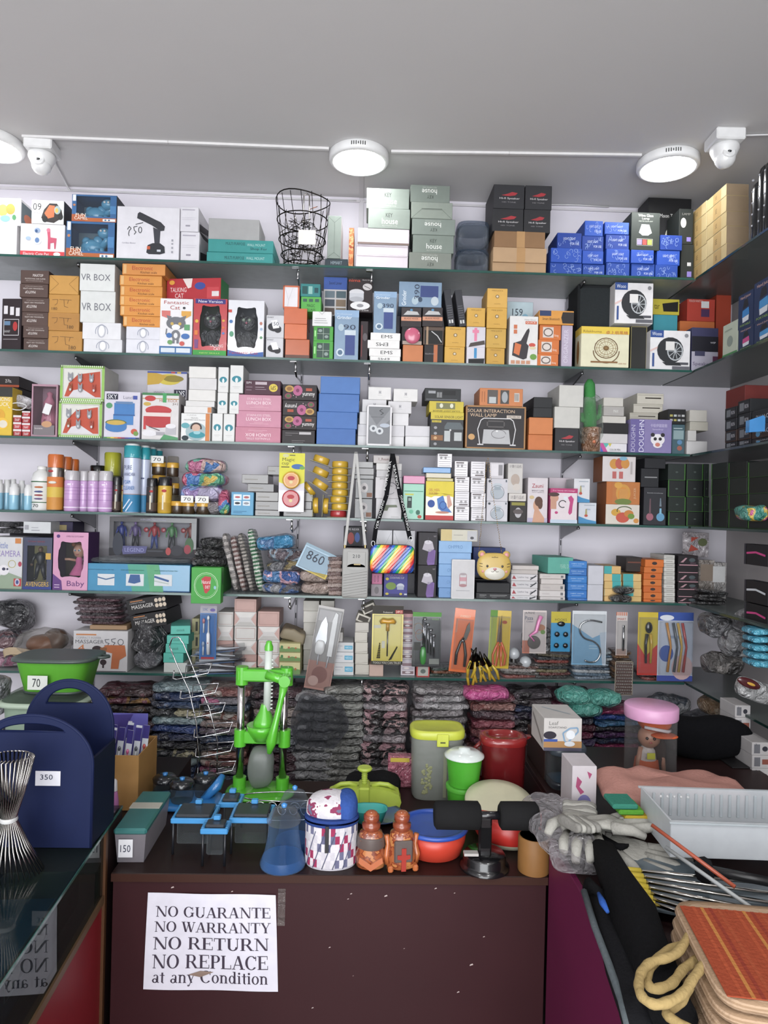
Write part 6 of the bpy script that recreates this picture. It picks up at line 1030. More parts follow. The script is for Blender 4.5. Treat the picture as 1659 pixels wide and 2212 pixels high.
B('purple_box','dark purple box above the doll box',113,158,1127,'2c2444',None,[r(.2,.2,.7,.7,'8a7c50')],z=W(136,1150,YF+.1).z,Y=YF+.1,d=.1)
for k,(x,y) in enumerate(((20,1133),(30,1146))): softpack('black_pouch','black zip pouch lying high at the left end of the fifth shelf, %s' % ['upper','lower'][k],x,y,62,12,.1,'26262a|film',amp=.003,Y=YF+.07,base=W(30,1152-k*0,YF+.07).z+.021*(1-k),g='black zip pouches')
for k,(x,y,wd,ht) in enumerate(((452,1207,78,34),(457,1180,66,22),(462,1165,54,20))): pass
zz = B('green_box','bright green box with a round red and white logo jutting over the shelf edge',413,478,1226,'3c9a3a',None,{'F': [('a',.5,.5,.4,.36,'c0dcb8',.0015,0,360),('a',.5,.5,.36,.32,'a8d0a0',.001,0,360),('p',[(.34,.68),(.46,.76),(.66,.74),(.64,.4),(.52,.28),(.46,.3)],'b83038'),t('Natural',.5,.6,.1,.3,'e0d8d8'),t('DIET',.55,.46,.08,.16,'e0d8d8'),e(.8,.45,.04,.05,'8abcc8')],'R': [e(.6,.7,.18,.2,'284830')]},z=W(440,1304,YF-.05).z+.0,Y=YF-.05,d=.045)
mb = MB(); 
B('green_box','green box body resting on the fifth shelf behind the round logo box',420,482,1228,'347c34',5,None,Y=YF+.006,d=.16)
zz = W(455,1226,YF+.06).z+.002
for k,(x,wd) in enumerate(((452,74),(455,62),(460,50))): softpack('black_wrap_pack','glossy black wrapped pack on the green box, %s of three' % POS(k,3),x,1200,wd,22,.10,'161618|film',base=zz+k*.034,amp=.004,g='glossy black wrapped packs',Y=YF+.07)
for k,(x,y,wd,ht,tl,c_) in enumerate(((500,1228,13,130,-14,'8a8482:stripe:b8b0ac:14:Z'),(517,1225,13,125,-14,'70504c:stripe:c0b4b0:20:Z'),(534,1222,13,130,-14,'5c5854:stripe:a8a098:26:Z'),(553,1212,16,140,-12,'2c6a44:stripe:c8ccc0:24:Z'))):
    mb = MB(); s_ = YF/F; mb.soft(wd*s_,.1,ht*s_,c_+'|film',e=.35,amp=.003,fr=30,seed=k,nu=24,nv=14); c = W(x+14,1291,YF+.07); o = mb.build('striped_pack',loc=(c.x,YF+.075,ZS[5]+.004)); o.rotation_euler = (rad(-4),rad(tl),0)
    tag(o,['grey striped flat pack leaning left','brown and white striped flat pack leaning left','dark grey striped flat pack leaning left','green and white striped pack leaning left against the others'][k]+' on the fifth shelf','pack','leaning striped packs')
zz = z5
for k,(x,wd,ht,c_,tl) in enumerate(((612,84,22,'88888c:3c5c90:5a5a60:14',0),(610,82,30,'3c74a8:d0a0b0:34589a:18',3),(618,84,22,'6a6a6e:3c3c42:8a7a50:14',-6),(622,84,28,'5c5058:7a8c9c:4c3c40:14',4),(598,80,30,'2c88b8:3c6c9c:2c88b8:10',-8))):
    h = ht/F*2.46; softpack('toy_pack',['dark blue round pack','blue and pink bagged toy','grey bagged toy','brown and blue bagged toy','bright blue bagged toy'][k]+' in clear film, %s of the pile' % POS(k,5),x,1250,wd,ht,.13,c_+'|film',base=zz,amp=.006,e_=.4,rot=(0,tl,0),Y=YF+.08,g='bagged toys in clear film'); zz += h*.92
T_,w_,h = card('toy_pack','pale blue card pack marked 860 leaning on the bagged toys',636,1180,706,1238,'6c94ac',[('t','860',.45,.6,.36,.56,'2c3448'),('p',[(.3,.0),(1,0),(1,.2)],'c0a83c'),r(0,.9,1,1,'8aa4b4')],Y=YF+.012,tilt=24,lean=-8,bubble=(.05,.05,.95,.85),bub=.008)
zz = z5
for k in range(2): softpack('beige_pack','beige bundle in clear film, %s of two' % ['lower','upper'][k],685-k*4,1275,66,26,.12,'9a8478:a8948a:10|film',base=zz,amp=.004,g='beige bundles in clear film',Y=YF+.075); zz += 26/F*2.46
K('thin_pack','thin pinkish brown pack in clear film, {p} of the tall pile',[(708+random.randint(-3,2),739+random.randint(-2,3)) for k in range(11)],[1285-8.2*k for k in range(11)],['8a7068','a89088','7c6460','b09c94'][:4]*3,5,None,d=.11,kind='film',g='thin pinkish packs')
B('spinner_box','black box with red and blue pictures behind the phone bag strap',742,782,1137,'1e1c22',None,[e(.4,.4,.18,.3,'8a3430'),e(.75,.45,.14,.25,'34508c'),t('LIFE RIDER',.5,.85,.1,.7,'b8b4b8')],z=W(760,1180,YF+.06).z,Y=YF+.06,d=.08)
B('dark_box','dark carton behind the grey phone bag',744,786,1182,'3a3438',5,None,Y=YF+.06,d=.1)
K(['pink_box','dark_box'],['pink box under the rainbow bag','grey box behind the rainbow bag'],[(801,826),(803,826)],[1262,1239],['8a8288','b8688c'],5,[[e(.5,.5,.2,.3,'6a6468')],[('a',.3,.5,.06,.3,'4a2c3c',.001,0,360),('a',.6,.5,.06,.3,'4a2c3c',.001,0,360)]],d=.1)
z = B('light_toy_box','purple box with a lantern picture and yellow edge under the rainbow bag',829,881,1238,'3c3c84',5,[r(.0,.0,1,.12,'2c2c60'),t('SOLAR MOTION',.45,.9,.08,.7,'a87088'),t('COOKWARE CUP',.55,.8,.08,.6,'c8c0c8'),e(.3,.45,.22,.16,'6a8438'),e(.7,.45,.16,.12,'b8bcc8'),r(.56,.3,.84,.46,'9aa0b0'),e(.14,.75,.07,.06,'b8a830'),e(.14,.12,.07,.05,'b8a830'),e(.72,.12,.06,.05,'b8a830'),r(.86,.08,.98,.14,'b8bcc8')],d=.1)
B('white_carton','open white box behind the rainbow bag on the left',806,848,1145,'ccccd0',None,[('l',[(.05,.95),(.5,.5),(.95,.95)],'a0a0a4',.001),('l',[(.5,.5),(.5,.1)],'a0a0a4',.001)],z=z+.01,Y=YF+.05,d=.09)
B('white_carton','open white box behind the rainbow bag on the right',849,897,1146,'c8c8cc',None,[('l',[(.05,.95),(.4,.5),(.95,.95)],'a0a0a4',.001)],z=z+.01,Y=YF+.05,d=.09)
B('dark_box','grey carton holding up the open white boxes',832,896,1238,'5a585e',5,None,Y=YF+.12,d=.1)
BR = [('p',[(.45,.1),(.55,.55),(.9,.45),(.85,.02),(.5,.0)],'7a5c9c'),('p',[(.2,.48),(.3,.68),(.72,.72),(.82,.5),(.6,.4)],'b0aab4'),e(.5,.7,.2,.06,'c8c4cc'),('l',[(.5,.7),(.5,.85)],'4a4650',.0012),t('WF',.85,.88,.05,.14,'9a949a')]+[('l',[(.5+.08*k,.08),(.55+.06*k,.48)],'5c4478',.0012) for k in range(5)]
K('brush_box','black box with a purple brush picture, {p} of two',[(902,943),(904,946)],[1221,1150],['221e22','262228'],5,[BR,BR],d=.1,g='purple brush boxes')
FB = [t('OHPPRO',.5,.5,.3,.44,'5c84b0')]
K('light_blue_box','light blue box with faint lettering, {p} of the stack',[(947,1010),(946,1012),(947,1014),(948,1018),(948,1020)],[1270,1245,1219,1194,1169],['6c94c4','7098c8','7ca4d0','84aad4','88aed6'],5,[FB,FB,FB,None,FB],d=.12,g='light blue boxes')
B('perfume_box','white and yellowish box topping the light blue boxes',952,1032,1144,'c8c4b4',None,[r(0,0,.3,1,'c8b47c'),r(.72,.1,.98,.9,'b8b8bc'),r(.35,.5,.6,.55,'9a9690'),e(.85,.3,.05,.12,'505054')],z=W(985,1169,YF+.02).z,d=.11,Y=YF+.02)
z = K(['wallet_box']*2,['black box with small white print under the tiger purse','plain black box under the tiger purse'],[(1028,1103),(1029,1102)],[1281,1259],['232326','1c1c1f'],5,[[r(.1,.6,.3,.66,'b0b0b0'),r(.4,.6,.9,.66,'b0b0b0'),r(.1,.4,.25,.44,'909090'),r(.4,.4,.85,.44,'909090'),r(.1,.22,.3,.26,'909090'),r(.45,.22,.6,.26,'909090')],None],d=.12)
B('navy_box','dark blue box behind the tiger purse ears',1022,1092,1183,'2c3c74',None,None,z=z+.02,Y=YF+.08,d=.08)
B('dark_box','grey box behind the tiger purse',1026,1096,1253,'4a4a50',None,None,z=z,Y=YF+.09,d=.07)
B('white_tool_box','tall white box with a pink glass picture left of the tiger purse',976,1026,1209,'c4c2c4',5,[('o',0,0,1,1,'d8d6d6',.03),('l',[(.35,.62),(.35,.35),(.65,.35),(.65,.62)],'a06068',.0015),r(.36,.45,.64,.55,'c09098'),e(.5,.63,.15,.03,'a09498'),e(.5,.34,.17,.04,'a87c80'),r(.2,.2,.8,.215,'a0a0a4')],d=.03,Y=YF-.002)
PN = [('p',[(.04,.25),(.1,.8),(.2,.25)],'a03c44'),t('Leather bag',.45,.5,.3,.4,'60606a'),('l',[(.72,.2),(.95,.8)],'34343a',.004),('l',[(.72,.5),(.9,.55)],'34343a',.002)]
z = K('tattoo_pen_box','white box with a red triangle mark and black pen, {p} of four',[(1102,1160),(1103,1161),(1104,1162),(1104,1162)],[1287,1271,1255,1240],['c8c6c8','ccc8ca'],5,[PN]*4,d=.12,g='white pen boxes') if False else K('pen_box','white box with a red triangle mark and black pen, {p} of four',[(1102,1160),(1103,1161),(1104,1162),(1104,1162)],[1287,1271,1255,1240],['c8c6c8','ccc8ca','c4c2c4','ccc8ca'],5,[PN]*4,d=.12,g='white pen boxes')
K('white_carton','plain white slim box on the pen boxes, {p} of two',[(1104,1162),(1106,1164)],[1231,1222],['b8b0ac','c4bcb8'],None,None,z=z,d=.12)
QR = [r(.82,.25,.92,.7,'6a6a6e'),r(.1,.4,.4,.5,'b0a8a8')]
z = K('white_carton','off white slim box, {p} in the stack under the teal box',[(1166,1221),(1165,1221),(1166,1220),(1168,1216),(1166,1222)],[1289,1276,1262,1251,1240],['c0bab8','c8c2c0','bcb4b0','c8c0bc','c4bcb8'],5,[QR,QR,QR,None,QR],d=.12,g='off white slim boxes')
B('teal_box','teal box lying slightly turned on the off white slim boxes',1176,1234,1204,'5ca898',None,[t('PEARL DRY',.7,.45,.25,.44,'9cc8bc'),r(.5,0,.505,1,'4a8c80')],z=z+.002,d=.15,rz=8)
K('blue_white_box','bright blue box with white print, {p} of six',[(1226,1268)]*4+[(1228,1268)]*2,[1292,1276,1260,1244,1228,1212],['2c6cb8','2870bc','3074bc','2c78c0','2c6cb4','347cc4'],5,[[t('FABRIC SHAVER',.5,.62,.16,.7,'a8c8e8'),r(.2,.3,.7,.36,'90b4dc')]]*6,d=.12,g='bright blue printed boxes')
K('silver_box','plain silver white box beside the bright blue boxes, {p}',[(1269,1303),(1270,1304)],[1263,1222],['bcbcc4','c0c0c8'],5,None,d=.12)
OT = lambda a_,b_: [r(a_,0,b_,1,'38a0a0')]
z = K('two_tone_box','cream and teal box, {p} of the left column behind the black pouches',[(1305,1343)]*4+[(1305,1342)],[1288,1272,1256,1240,1223],['d0a868','d4b070','ccaa68','d4b070','d0a868'],5,[OT(.5,1),OT(0,.01),OT(.45,.95),OT(.45,.95),OT(0,.45)],d=.12,g='cream and teal boxes')
K('two_tone_box','cream and teal box, {p} of the right column beside the orange boxes',[(1346,1386)]*4,[1288,1272,1256,1240],['ccaa68','d4b070','ccaa68','d4b070'],5,[OT(0,.01),OT(0,.55),OT(0,.55),OT(0,.55)],d=.12,g='cream and teal boxes')
for k in range(2): softpack('black_pouch','round black pouch standing before the cream boxes, %s of two' % ['lower','upper'][k],1340+k*6,1295-k*18,48-k*4,17,.05,'131315|film',base=z5+k*.029,Y=YF-.002+.0,amp=.002,e_=.6,g='round black pouches')
OB = [e(.5,.5,.14,.22,'3a2c28'),e(.5,.42,.1,.12,'3a2c28')]
z = K('orange_box','bright orange box with a dark dot, {p} of seven',[(1390,1430)]*5+[(1391,1432),(1393,1434)],[1294,1280,1266,1252,1238,1225,1209],['c8641c','cc6c24','c46018','cc7028','c8641c','cc6c24','d06c20'],5,[OB]*7,d=.12,g='bright orange boxes with dots')
B('dark_box','dark brown box standing behind the bright orange boxes',1352,1388,1204,'2c2422',None,[r(.1,.6,.9,.7,'6a3c30')],z=W(1370,1236,YF+.03).z,Y=YF+.05,d=.1)
K('thin_white_box','thin white box, {p} of the tall slim stack',[(1434,1458)]*12,[1298-9.0*k for k in range(12)],['c8c6c0','bcbab4'][:2]*6,5,[[r(.2,.4,.8,.55,'9a9892')]]*12,d=.12,g='thin white boxes in a tall stack')
PK = [r(.05,.0,1,.1,'b88a94'),('p',[(.1,.3),(.35,.75),(.45,.75),(.25,.3)],'b08890'),e(.7,.55,.16,.2,'4a5458'),r(.6,.2,.9,.3,'5a4450')]
K('hair_tool_box','black box with a thin pink line, {p} of six',[(1463,1508),(1463,1508),(1464,1509),(1463,1508),(1464,1508),(1465,1508)],[1290,1274,1258,1238,1222,1200],['1e181c','221c20','1c181a','241e22','1e181c','221c20'],5,[PK,[r(.05,0,1,.1,'b88a94')],PK,PK,[r(.05,0,1,.1,'b88a94')],PK],d=.12,g='black boxes with pink lines')
for k in range(4): softpack('black_pouch','flat black leaf shaped pouch at the right end, %s of four' % POS(k,4),1528+k*2,1300,66,8,.08,'1c1c1e|film',base=z5+k*.0125,Y=YF+.0,rot=(0,(-3,3,-4,5)[k],0),amp=.003,g='flat black pouches at the right end')

# ---------- shelf 6 ----------
z6 = ZS[6]+.0004
softpack('black_bag','crumpled black bag at the left edge above the straw slippers',20,1340,86,58,.1,'2c2c30|film',amp=.014,fr=20,base=W(24,1358,YF+.15).z,Y=YF+.17,rot=(0,10,0))
softpack('clothes_pack','dark red and black pack under the crumpled black bag',10,1392,60,40,.1,'5c2c34:34303a:7a5c60:12|film',amp=.012,fr=16,base=W(24,1408,YF+.1).z,Y=YF+.16)
softpack('clothes_pack','pink and grey crumpled pack at the left end of the sixth shelf',30,1440,110,24,.13,'a8788c:7a6c74:8c4c68:12|film',amp=.01,fr=16,base=z6,Y=YF+.09)
c = W(96,1405,YF+.06); T_ = empty('slippers','woven straw slippers with brown straps in a clear bag','slippers',(c.x,c.y,W(96,1418,YF+.06).z))
mb = MB(); s_ = YF/F
for q in range(6): mb.tube([((-70+66*(1-cos(a_))-q*.5)*s_*1.0,-.05+.01*q*0,.006+.004*q+.012*sin(a_*2)) for a_ in [pi*k/10 for k in range(11)]],.003,'b8a488|matte',6)
mb.soft(120*s_,.1,.022,'b09c80:stripe:8a745c:60:Z|matte',e=.4,amp=.002,nu=26,nv=8); mb.build('sole',T_)
mb = MB(); mb.soft(74*s_,.09,.07,'7a4c2c|plastic',e=.8,amp=.008,fr=18,nu=26,nv=12,c=(0,0,.01)); mb.soft(50*s_,.08,.075,'5c4436|plastic',e=.8,amp=.008,fr=18,seed=3,nu=24,nv=12,c=(.04,0,.022)); mb.build('leather_strap',T_)
mb = MB(); mb.soft(125*s_,.12,.10,'d0ccc8|wrap',e=.8,amp=.014,fr=20,seed=5,nu=44,nv=20,c=(.0,0,-.002)); mb.build('clear_bag',T_)
zz = z6
z = B('massager_box','large white box with an orange massage gun picture and 550 handwritten',158,276,1363,'c8c6c8',6,[r(.05,.89,.42,.925,'c07840'),t('COMPACT POWER',.28,.83,.05,.46,'88868c'),t('MASSAGER',.3,.735,.09,.52,'5c5a60'),('l',[(.66,.8),(.58,.79),(.6,.72),(.66,.7),(.62,.64),(.57,.65)],'4a4a54',.002),('l',[(.78,.82),(.7,.8),(.71,.74),(.77,.72),(.73,.65),(.69,.66)],'4a4a54',.002),('a',.87,.735,.05,.07,'4a4a54',.002,0,360),t('4',.15,.58,.17,.12,'c8743c'),('p',[(.55,.6),(.6,.66),(.95,.66),(.98,.4),(.86,.3),(.84,.08),(.7,.08),(.72,.46),(.58,.5)],'b8683c'),e(.44,.56,.09,.08,'34282c'),r(.5,.52,.62,.6,'8a5c3c'),e(.56,.24,.06,.07,'34282c'),r(.545,.1,.575,.2,'34282c'),e(.38,.24,.05,.07,'34282c'),r(.37,.1,.39,.2,'34282c'),('l',[(.02,.02),(.98,.02)],'404044',.002)],d=.1,Y=YF+.004)
z = B('cardboard_pack','flat brown cardboard tray under the thin maroon packs',193,274,1351,'9a7c5c',None,None,z=z+.002,d=.12,Y=YF+.02)
for k in range(9): softpack('thin_pack','thin maroon black sachet, %s in the fanned pile' % POS(k,9),226+(-1)**k*4-k*1.5,1340,92,6.4,.1,['4a2c34','34262c','5a3a44','2c2428','4c3038','6a5c64'][k % 6]+'|film',base=z+k*.0098,Y=YF+.08,rot=(0,random.uniform(-1.5,1.5),random.uniform(-6,6)),amp=.0015,e_=.3,g='thin maroon sachets',nv=6)
MS = [r(.1,.82,.42,.88,'b87844'),t('COMPACT POWER',.28,.72,.1,.4,'a8a4a4'),t('MASSAGER',.4,.45,.26,.56,'d0ccc8')]+[e(.76+.1*i-.02*0,.35+.35*j,.045,.14,'c8b8a4') for i in range(3) for j in range(2)]
for k,(x0,x1,yt,yb,tl) in enumerate(((284,360,1330,1362,-11),(275,360,1297,1328,-11))):
    mb = MB(); a = W(x0,yb,YF+.03); w_ = (x1-x0)/F*YF*1.02; h = 32/F*YF; mb.box(-w_/2,w_/2,0,.16,0,h,'1c1a1c|card'); box_decals(mb,MS,w_,.16,h)
    o = mb.build('massager_box',loc=(a.x+w_/2,YF+.03,W((x0+x1)/2,yb-6,YF+.03).z)); o.rotation_euler = (0,rad(tl),rad(-4)); tag(o,'tilted black massager box with round attachments printed on it, %s of two' % ['lower','upper'][k],'box','tilted black massager boxes')
B('dark_box','dark carton propping up the tilted massager boxes',290,352,1376,'2a2628',6,None,Y=YF+.12,d=.1)
mb = MB(); mb.soft(.10,.1,.13,'3a3a3e|film',e=.8,amp=.025,fr=20,seed=9,nu=48,nv=26); mb.soft(.09,.09,.07,'5a5a60|film',e=.8,amp=.02,fr=22,seed=2,nu=40,nv=20,c=(.0,-.01,-.035)); c = W(312,1455,YF+.0)
tag(mb.build('black_bag',loc=(c.x,YF+.055,z6+.045)),'shiny crumpled black plastic bags bunched beside the white massager box','bag')
z = K('teal_carton','small teal box with dark lettering, {p} of the short stack',[(353,404),(352,396),(357,404),(360,408)],[1432,1411,1391,1373],['b4b8b4','4cac9c','50b0a0','54b4a4'],6,[None]+[[t('cocock',.45,.5,.3,.3,'2c5c54')]]*3,d=.12,g='small teal boxes')
B('teal_carton','tilted teal box with dark lettering on top of the small teal boxes',358,400,1352,'58b8a8',None,[t('cocock',.5,.5,.3,.4,'2c5c54')],z=z+.004,d=.14,rz=14,g='small teal boxes')
K('olive_box','small olive box behind the toothbrush card, {p} of three',[(414,431)]*3,[1402,1370,1336],['98946c','a09c74','9c9870'],6,[[r(.5,.2,.8,.8,'3a3a30')]]*3,d=.1,Y=YF+.09)
TB = lambda: None
def toothbrush(mb,x0,z0,x1,z1,y,hd):
    mb.tube([(x0,y,z0),(x0+(x1-x0)*.55,y-.004,z0+(z1-z0)*.55),(x0+(x1-x0)*.62,y,z0+(z1-z0)*.62),(x1,y,z1)],[.007,.0065,.003,.0022],'d8dae0|gloss',8)
    mb.ball((x1,y-.003,z1),.006,hd+'|gloss',sc=(.8,.6,1.4)); mb.tube([(x0+(x1-x0)*.3,y-.0068,z0+(z1-z0)*.3),(x0+(x1-x0)*.38,y-.0066,z0+(z1-z0)*.38)],.0025,'b83c48|gloss',6)
T_,w_,h = card('toothbrush_pack','blue hanging card with a white electric toothbrush and two heads',433,1308,466,1424,'3c74b8',[r(0,.86,1,1,'a8a4ac'),t('SONIC',.3,.93,.05,.3,'34508c'),r(.1,.0,.9,.04,'a83440'),e(.75,.92,.16,.03,'6a5c9c')],bubble=(.05,.03,.95,.85),bub=.014)
mb = MB(); toothbrush(mb,.004,h*.1,.002,h*.78,-.008,'d8dae0'); mb.tube([(-.014,-.006,h*.5),(-.014,-.006,h*.7)],.003,'d8dae0|gloss',6); mb.ball((-.014,-.008,h*.72),.006,'c88088|gloss',sc=(.8,.6,1.5)); mb.tube([(-.014,-.006,h*.08),(-.014,-.006,h*.26)],.003,'d8dae0|gloss',6); mb.ball((-.014,-.008,h*.29),.006,'a0b0c8|gloss',sc=(.8,.6,1.5)); mb.build('toothbrush',T_)
zz = z6+.002
for k in range(5):
    T_ = empty('toothbrush_pack','packed white toothbrush lying on its side, %s of the pile' % POS(k,5),'blister pack',(W(472+(-1)**k*5,1440,YF+.02).x,YF-.004,zz),0,'toothbrush packs lying in a pile'); T_.rotation_euler = (0,rad((-2,3,-4,2,-6)[k]),rad(3*(-1)**k))
    mb = MB(); mb.box(-.085,.085,0,.06,0,.0012,['4a78b0','54505c','3c6ca4','b8bcc8','4a78b0'][k]+'|gloss'); mb.box(.05,.085,-.0005,.0605,-.0002,.0014,'3c3848|gloss'); mb.build('backing_card',T_)
    mb = MB(); mb.tube([(-.07,.015,.010),(-.0,.015,.011),(.02,.015,.008),(.065,.015,.008)],[.006,.0065,.003,.0025],'d4d6dc|gloss',8); mb.build('toothbrush',T_)
    mb = MB(); mb.box(-.08,.08,.002,.056,.0013,.0165,'d4d8dc|clear'); mb.build('clear_blister',T_); zz += .0185
PC = ['c09c94','c4a098','b8948c','c8a8a0','d0ccc8']
TRI = [('p',[(0,0),(0,1),(.24,.5)],'c8a49c'),('p',[(1,0),(1,1),(.76,.5)],'c8a49c'),('p',[(.02,.98),(.98,.98),(.74,.62),(.26,.62)],'dcd8d4'),('p',[(.02,.02),(.98,.02),(.76,.3),(.24,.3)],'bcb8b4')]
for j,(x0,x1,ys,nm_) in enumerate(((470,504,[1428,1398,1384,1353,1322],'left'),(506,554,[1430,1414,1384,1353,1322,1294],'middle'),(557,604,[1440,1414,1383,1354,1321],'right'))):
    n_ = len(ys); K('soap_box','square box with %s, {p} in the %s column' % ('peach and white flaps',nm_),[(x0,x1)]*n_,ys,[PC[(k+j) % 5] if (k+j) % 2 == 0 else 'ccc8c6' for k in range(n_)],6,[TRI if (k+j) % 2 else [('o',.06,.12,.94,.88,'a8847c',.02)] for k in range(n_)],d=.12,g='peach and white flap boxes',Y=YF+.05)
LS = [('p',[(0,0),(1,0),(1,.35),(.6,.5),(.3,.3),(0,.45)],'6a8c50'),e(.12,.5,.06,.18,'3c7a44'),r(.4,.35,.5,.55,'a86048'),e(.78,.4,.04,.1,'b06038'),r(0,.9,1,1,'8a8450')]
z = K('tea_box','cream box with a green field picture, {p} of three',[(603,649)]*3,[1428,1408,1388],['c8c08c','ccc490','c4bc88'],6,[LS]*3,d=.12,g='cream boxes with green fields')
softpack('crumpled_box','crumpled brown card box on the cream field boxes',630,1374,52,26,.1,'7a6c58:8c8068:8|card',base=z,amp=.01,fr=25,e_=.3,Y=YF+.07,rot=(0,18,0))
K('white_carton','white box behind the serving knife set, {p} of the left column',[(655,690)]*6,[1436,1404,1372,1345,1320,1298],['c8c4bc','b8b4ac'][:2]*3,6,None,d=.1,Y=YF+.08,g='white boxes behind the knife set')
K('white_carton','white box behind the serving knife set, {p} of the right column',[(692,722)]*6,[1436,1404,1372,1345,1320,1298],['bcb8b0','c8c4bc'][:2]*3,6,None,d=.1,Y=YF+.08,g='white boxes behind the knife set')
T_,w_,h = card('knife_set_pack','tilted clear pack with a white cake server and knife',660,1308,712,1490,'8a8480',[r(.08,.82,.92,.95,'c8c4c4'),r(0,0,1,.34,'a87c70'),e(.5,.18,.3,.1,'8a5c54'),e(.3,.1,.2,.06,'c8a498')],tilt=9,bubble=(.03,.03,.97,.97),bub=.016,Y=YF-.014)
mb = MB(); mb.prism([(-.03,h*.52),(-.034,h*.6),(-.024,h*.8),(-.013,h*.88),(-.003,h*.8),(.004,h*.6),(0,h*.52)],-.006,-.003,'b8b8bc|metal'); mb.soft(.034,.012,.05,'e0dedc|gloss',e=.6,c=(-.015,-.008,h*.42)); mb.tube([(-.015,-.006,h*.42),(-.014,-.006,h*.3)],.0022,'c8c8cc|gloss',6); mb.build('cake_server',T_)
mb = MB(); mb.prism([(.014,h*.42),(.012,h*.85),(.018,h*.95),(.028,h*.93),(.030,h*.42)],-.009,-.003,'e0dedc|gloss'); mb.tube([(.02,-.006,h*.43),(.018,-.006,h*.28)],.0025,'c8c8cc|gloss',6); mb.build('knife',T_)
MD = [r(.55,.28,.95,.68,'4aa0c0'),t('NEEDLE',.75,.48,.2,.32,'c8e0ea'),r(.08,.6,.45,.66,'a0a0a8'),r(.08,.4,.35,.45,'b0b0b4')]
z = K('medicine_box','white box with a small light blue label, {p} of three',[(720,764)]*3,[1431,1409,1388],['c8c8c8','ccccce','c8c8ca'],6,[MD]*3,d=.11,g='white boxes with blue labels')
B('white_carton','small white box standing on the blue labelled boxes',716,741,1366,'c4c0bc',None,None,z=z,d=.1,Y=YF+.03)
K('open_white_box','white box with a torn flap, {p} in the column beside the yellow tool pack',[(767,798),(767,796),(767,795),(766,794),(767,797)],[1436,1412,1388,1366,1345],['bcb6ac','c0bab0','c4beb4','c4beb4','c0bab2'],6,[[('l',[(.05,.1),(.95,.2)],'8a847a',.001)]]*5,d=.11,Y=YF+.03)
for k,(x,y,tl) in enumerate(((782,1334,20),(800,1312,-25))):
    c = W(x,y,YF+.09); mb = MB(); mb.box(-.024,.024,0,.08,0,.028,'c8c2b6|card'); mb.box(-.018,.018,-.0004,.0,.005,.022,'3c342c|card'); o = mb.build('open_white_box',loc=(c.x,YF+.05,c.z-.012)); o.rotation_euler = (0,rad(tl),0); tag(o,'opened white box tipped over near the yellow tool pack, %s' % ['lower','upper'][k],'box','tipped open white boxes')
T_,w_,h = card('hex_key_pack','yellow tool pack with a T handle driver and two rows of bits',805,1308,869,1436,'d0bc18',[r(0,.86,1,1,'2a241c'),r(.74,.87,.98,.93,'a83028'),t('24PCS',.86,.9,.04,.2,'e0d8c8'),t('Professional',.5,.89,.03,.3,'c8c4b8'),r(.05,.62,.28,.67,'d8d4c0'),r(.32,.28,.42,.4,'d8d4c0'),r(0,0,1,.06,'2c281c'),t('TOOLS YOU CAN TRUST',.5,.03,.035,.9,'c8c4b8')],bubble=(.04,.07,.96,.85),rz=0)
mb = MB(); mb.tube([(-.026,-.01,h*.72),(-.016,-.012,h*.75),(0,-.012,h*.74),(.016,-.012,h*.75),(.026,-.01,h*.72)],[.006,.0095,.008,.0095,.006],'c8941c|gloss',10); mb.tube([(0,-.01,h*.72),(0,-.01,h*.58)],.006,'c8941c|gloss',8); mb.tube([(0,-.008,h*.58),(0,-.008,h*.15)],.0022,'8a8a8c|metal',6); mb.build('driver',T_)
mb = MB()
for k in range(9): mb.tube([(-.036+.001*k,-.005,h*.12+k*.006),(-.024,-.005,h*.12+k*.006)],.0022,'4a4438|metal',6)
o = mb.build('bit_row',T_); mb = MB()
for k in range(10): mb.tube([(.006+.0025*k,-.005,h*.08+.004*k),(.016+.002*k,-.005,h*.05+.0045*k+.012)],.002,'3a3630|metal',6)
mb.build('bit_row',T_)
PHS = [r(.1,.1+.25*k,.9,.28+.25*k,['7a6468','a8a0a8','8a7078','b8b0b0'][k]) for k in range(3)]+[e(.5,.2,.2,.06,'c8c0c4'),e(.4,.46,.2,.06,'d0c4c0')]
K('photo_box','narrow white box with small photos between the tool packs, {p}',[(866,897)]*3+[(867,894)],[1425,1390,1358,1326],['c0b8c0','c4bcc0','bcb4bc','b88c90'],6,[PHS]*4,d=.1,Y=YF+.03)
B('red_box','small red framed box below the green handled tool pack',899,928,1438,'b8403c',6,[r(.1,.1,.9,.9,'a8a8a0'),e(.5,.5,.2,.2,'58605c')],d=.08)
K('peach_carton','pale box under the yellow tool pack, {p}',[(797,828),(832,863)],[1436,1416],['b89c90','c4c0b4'],6,None,d=.09,Y=YF+.012)
T_,w_,h = card('socket_set_pack','black and green tool pack with socket keys and a green handle',892,1322,951,1441,'26282a',[r(0,.92,1,1,'4c8c34'),t('socket',.8,.88,.04,.24,'8ac060'),('a',.2,.7,.16,.1,'a87c38',.001,0,360),('a',.25,.58,.14,.1,'a84c38',.001,0,360),r(.6,.05,.95,.15,'8a8c84'),r(.05,.3,.3,.45,'3c3c34')],bubble=(.04,.04,.96,.9),bub=.024)
mb = MB(); mb.soft(.022,.018,.062,'3c9a38|gloss',e=.7,c=(-.012,-.012,h*.05)); mb.tube([(-.012,-.012,h*.4),(-.013,-.012,h*.86)],.0028,'c0c0c4|chrome',6); mb.build('driver',T_)
mb = MB()
for k in range(4): x = -.008+.0105*k; zt2 = h*(.88-.1*k); mb.tube([(x,-.01,zt2),(x+.002,-.01,h*(.3-.04*k))],.003,'b8b8bc|chrome',8); mb.tube([(x,-.01,zt2-.004),(x,-.01,zt2+.004)],.0065,'c4c4c8|chrome',10)
mb.build('socket_keys',T_)
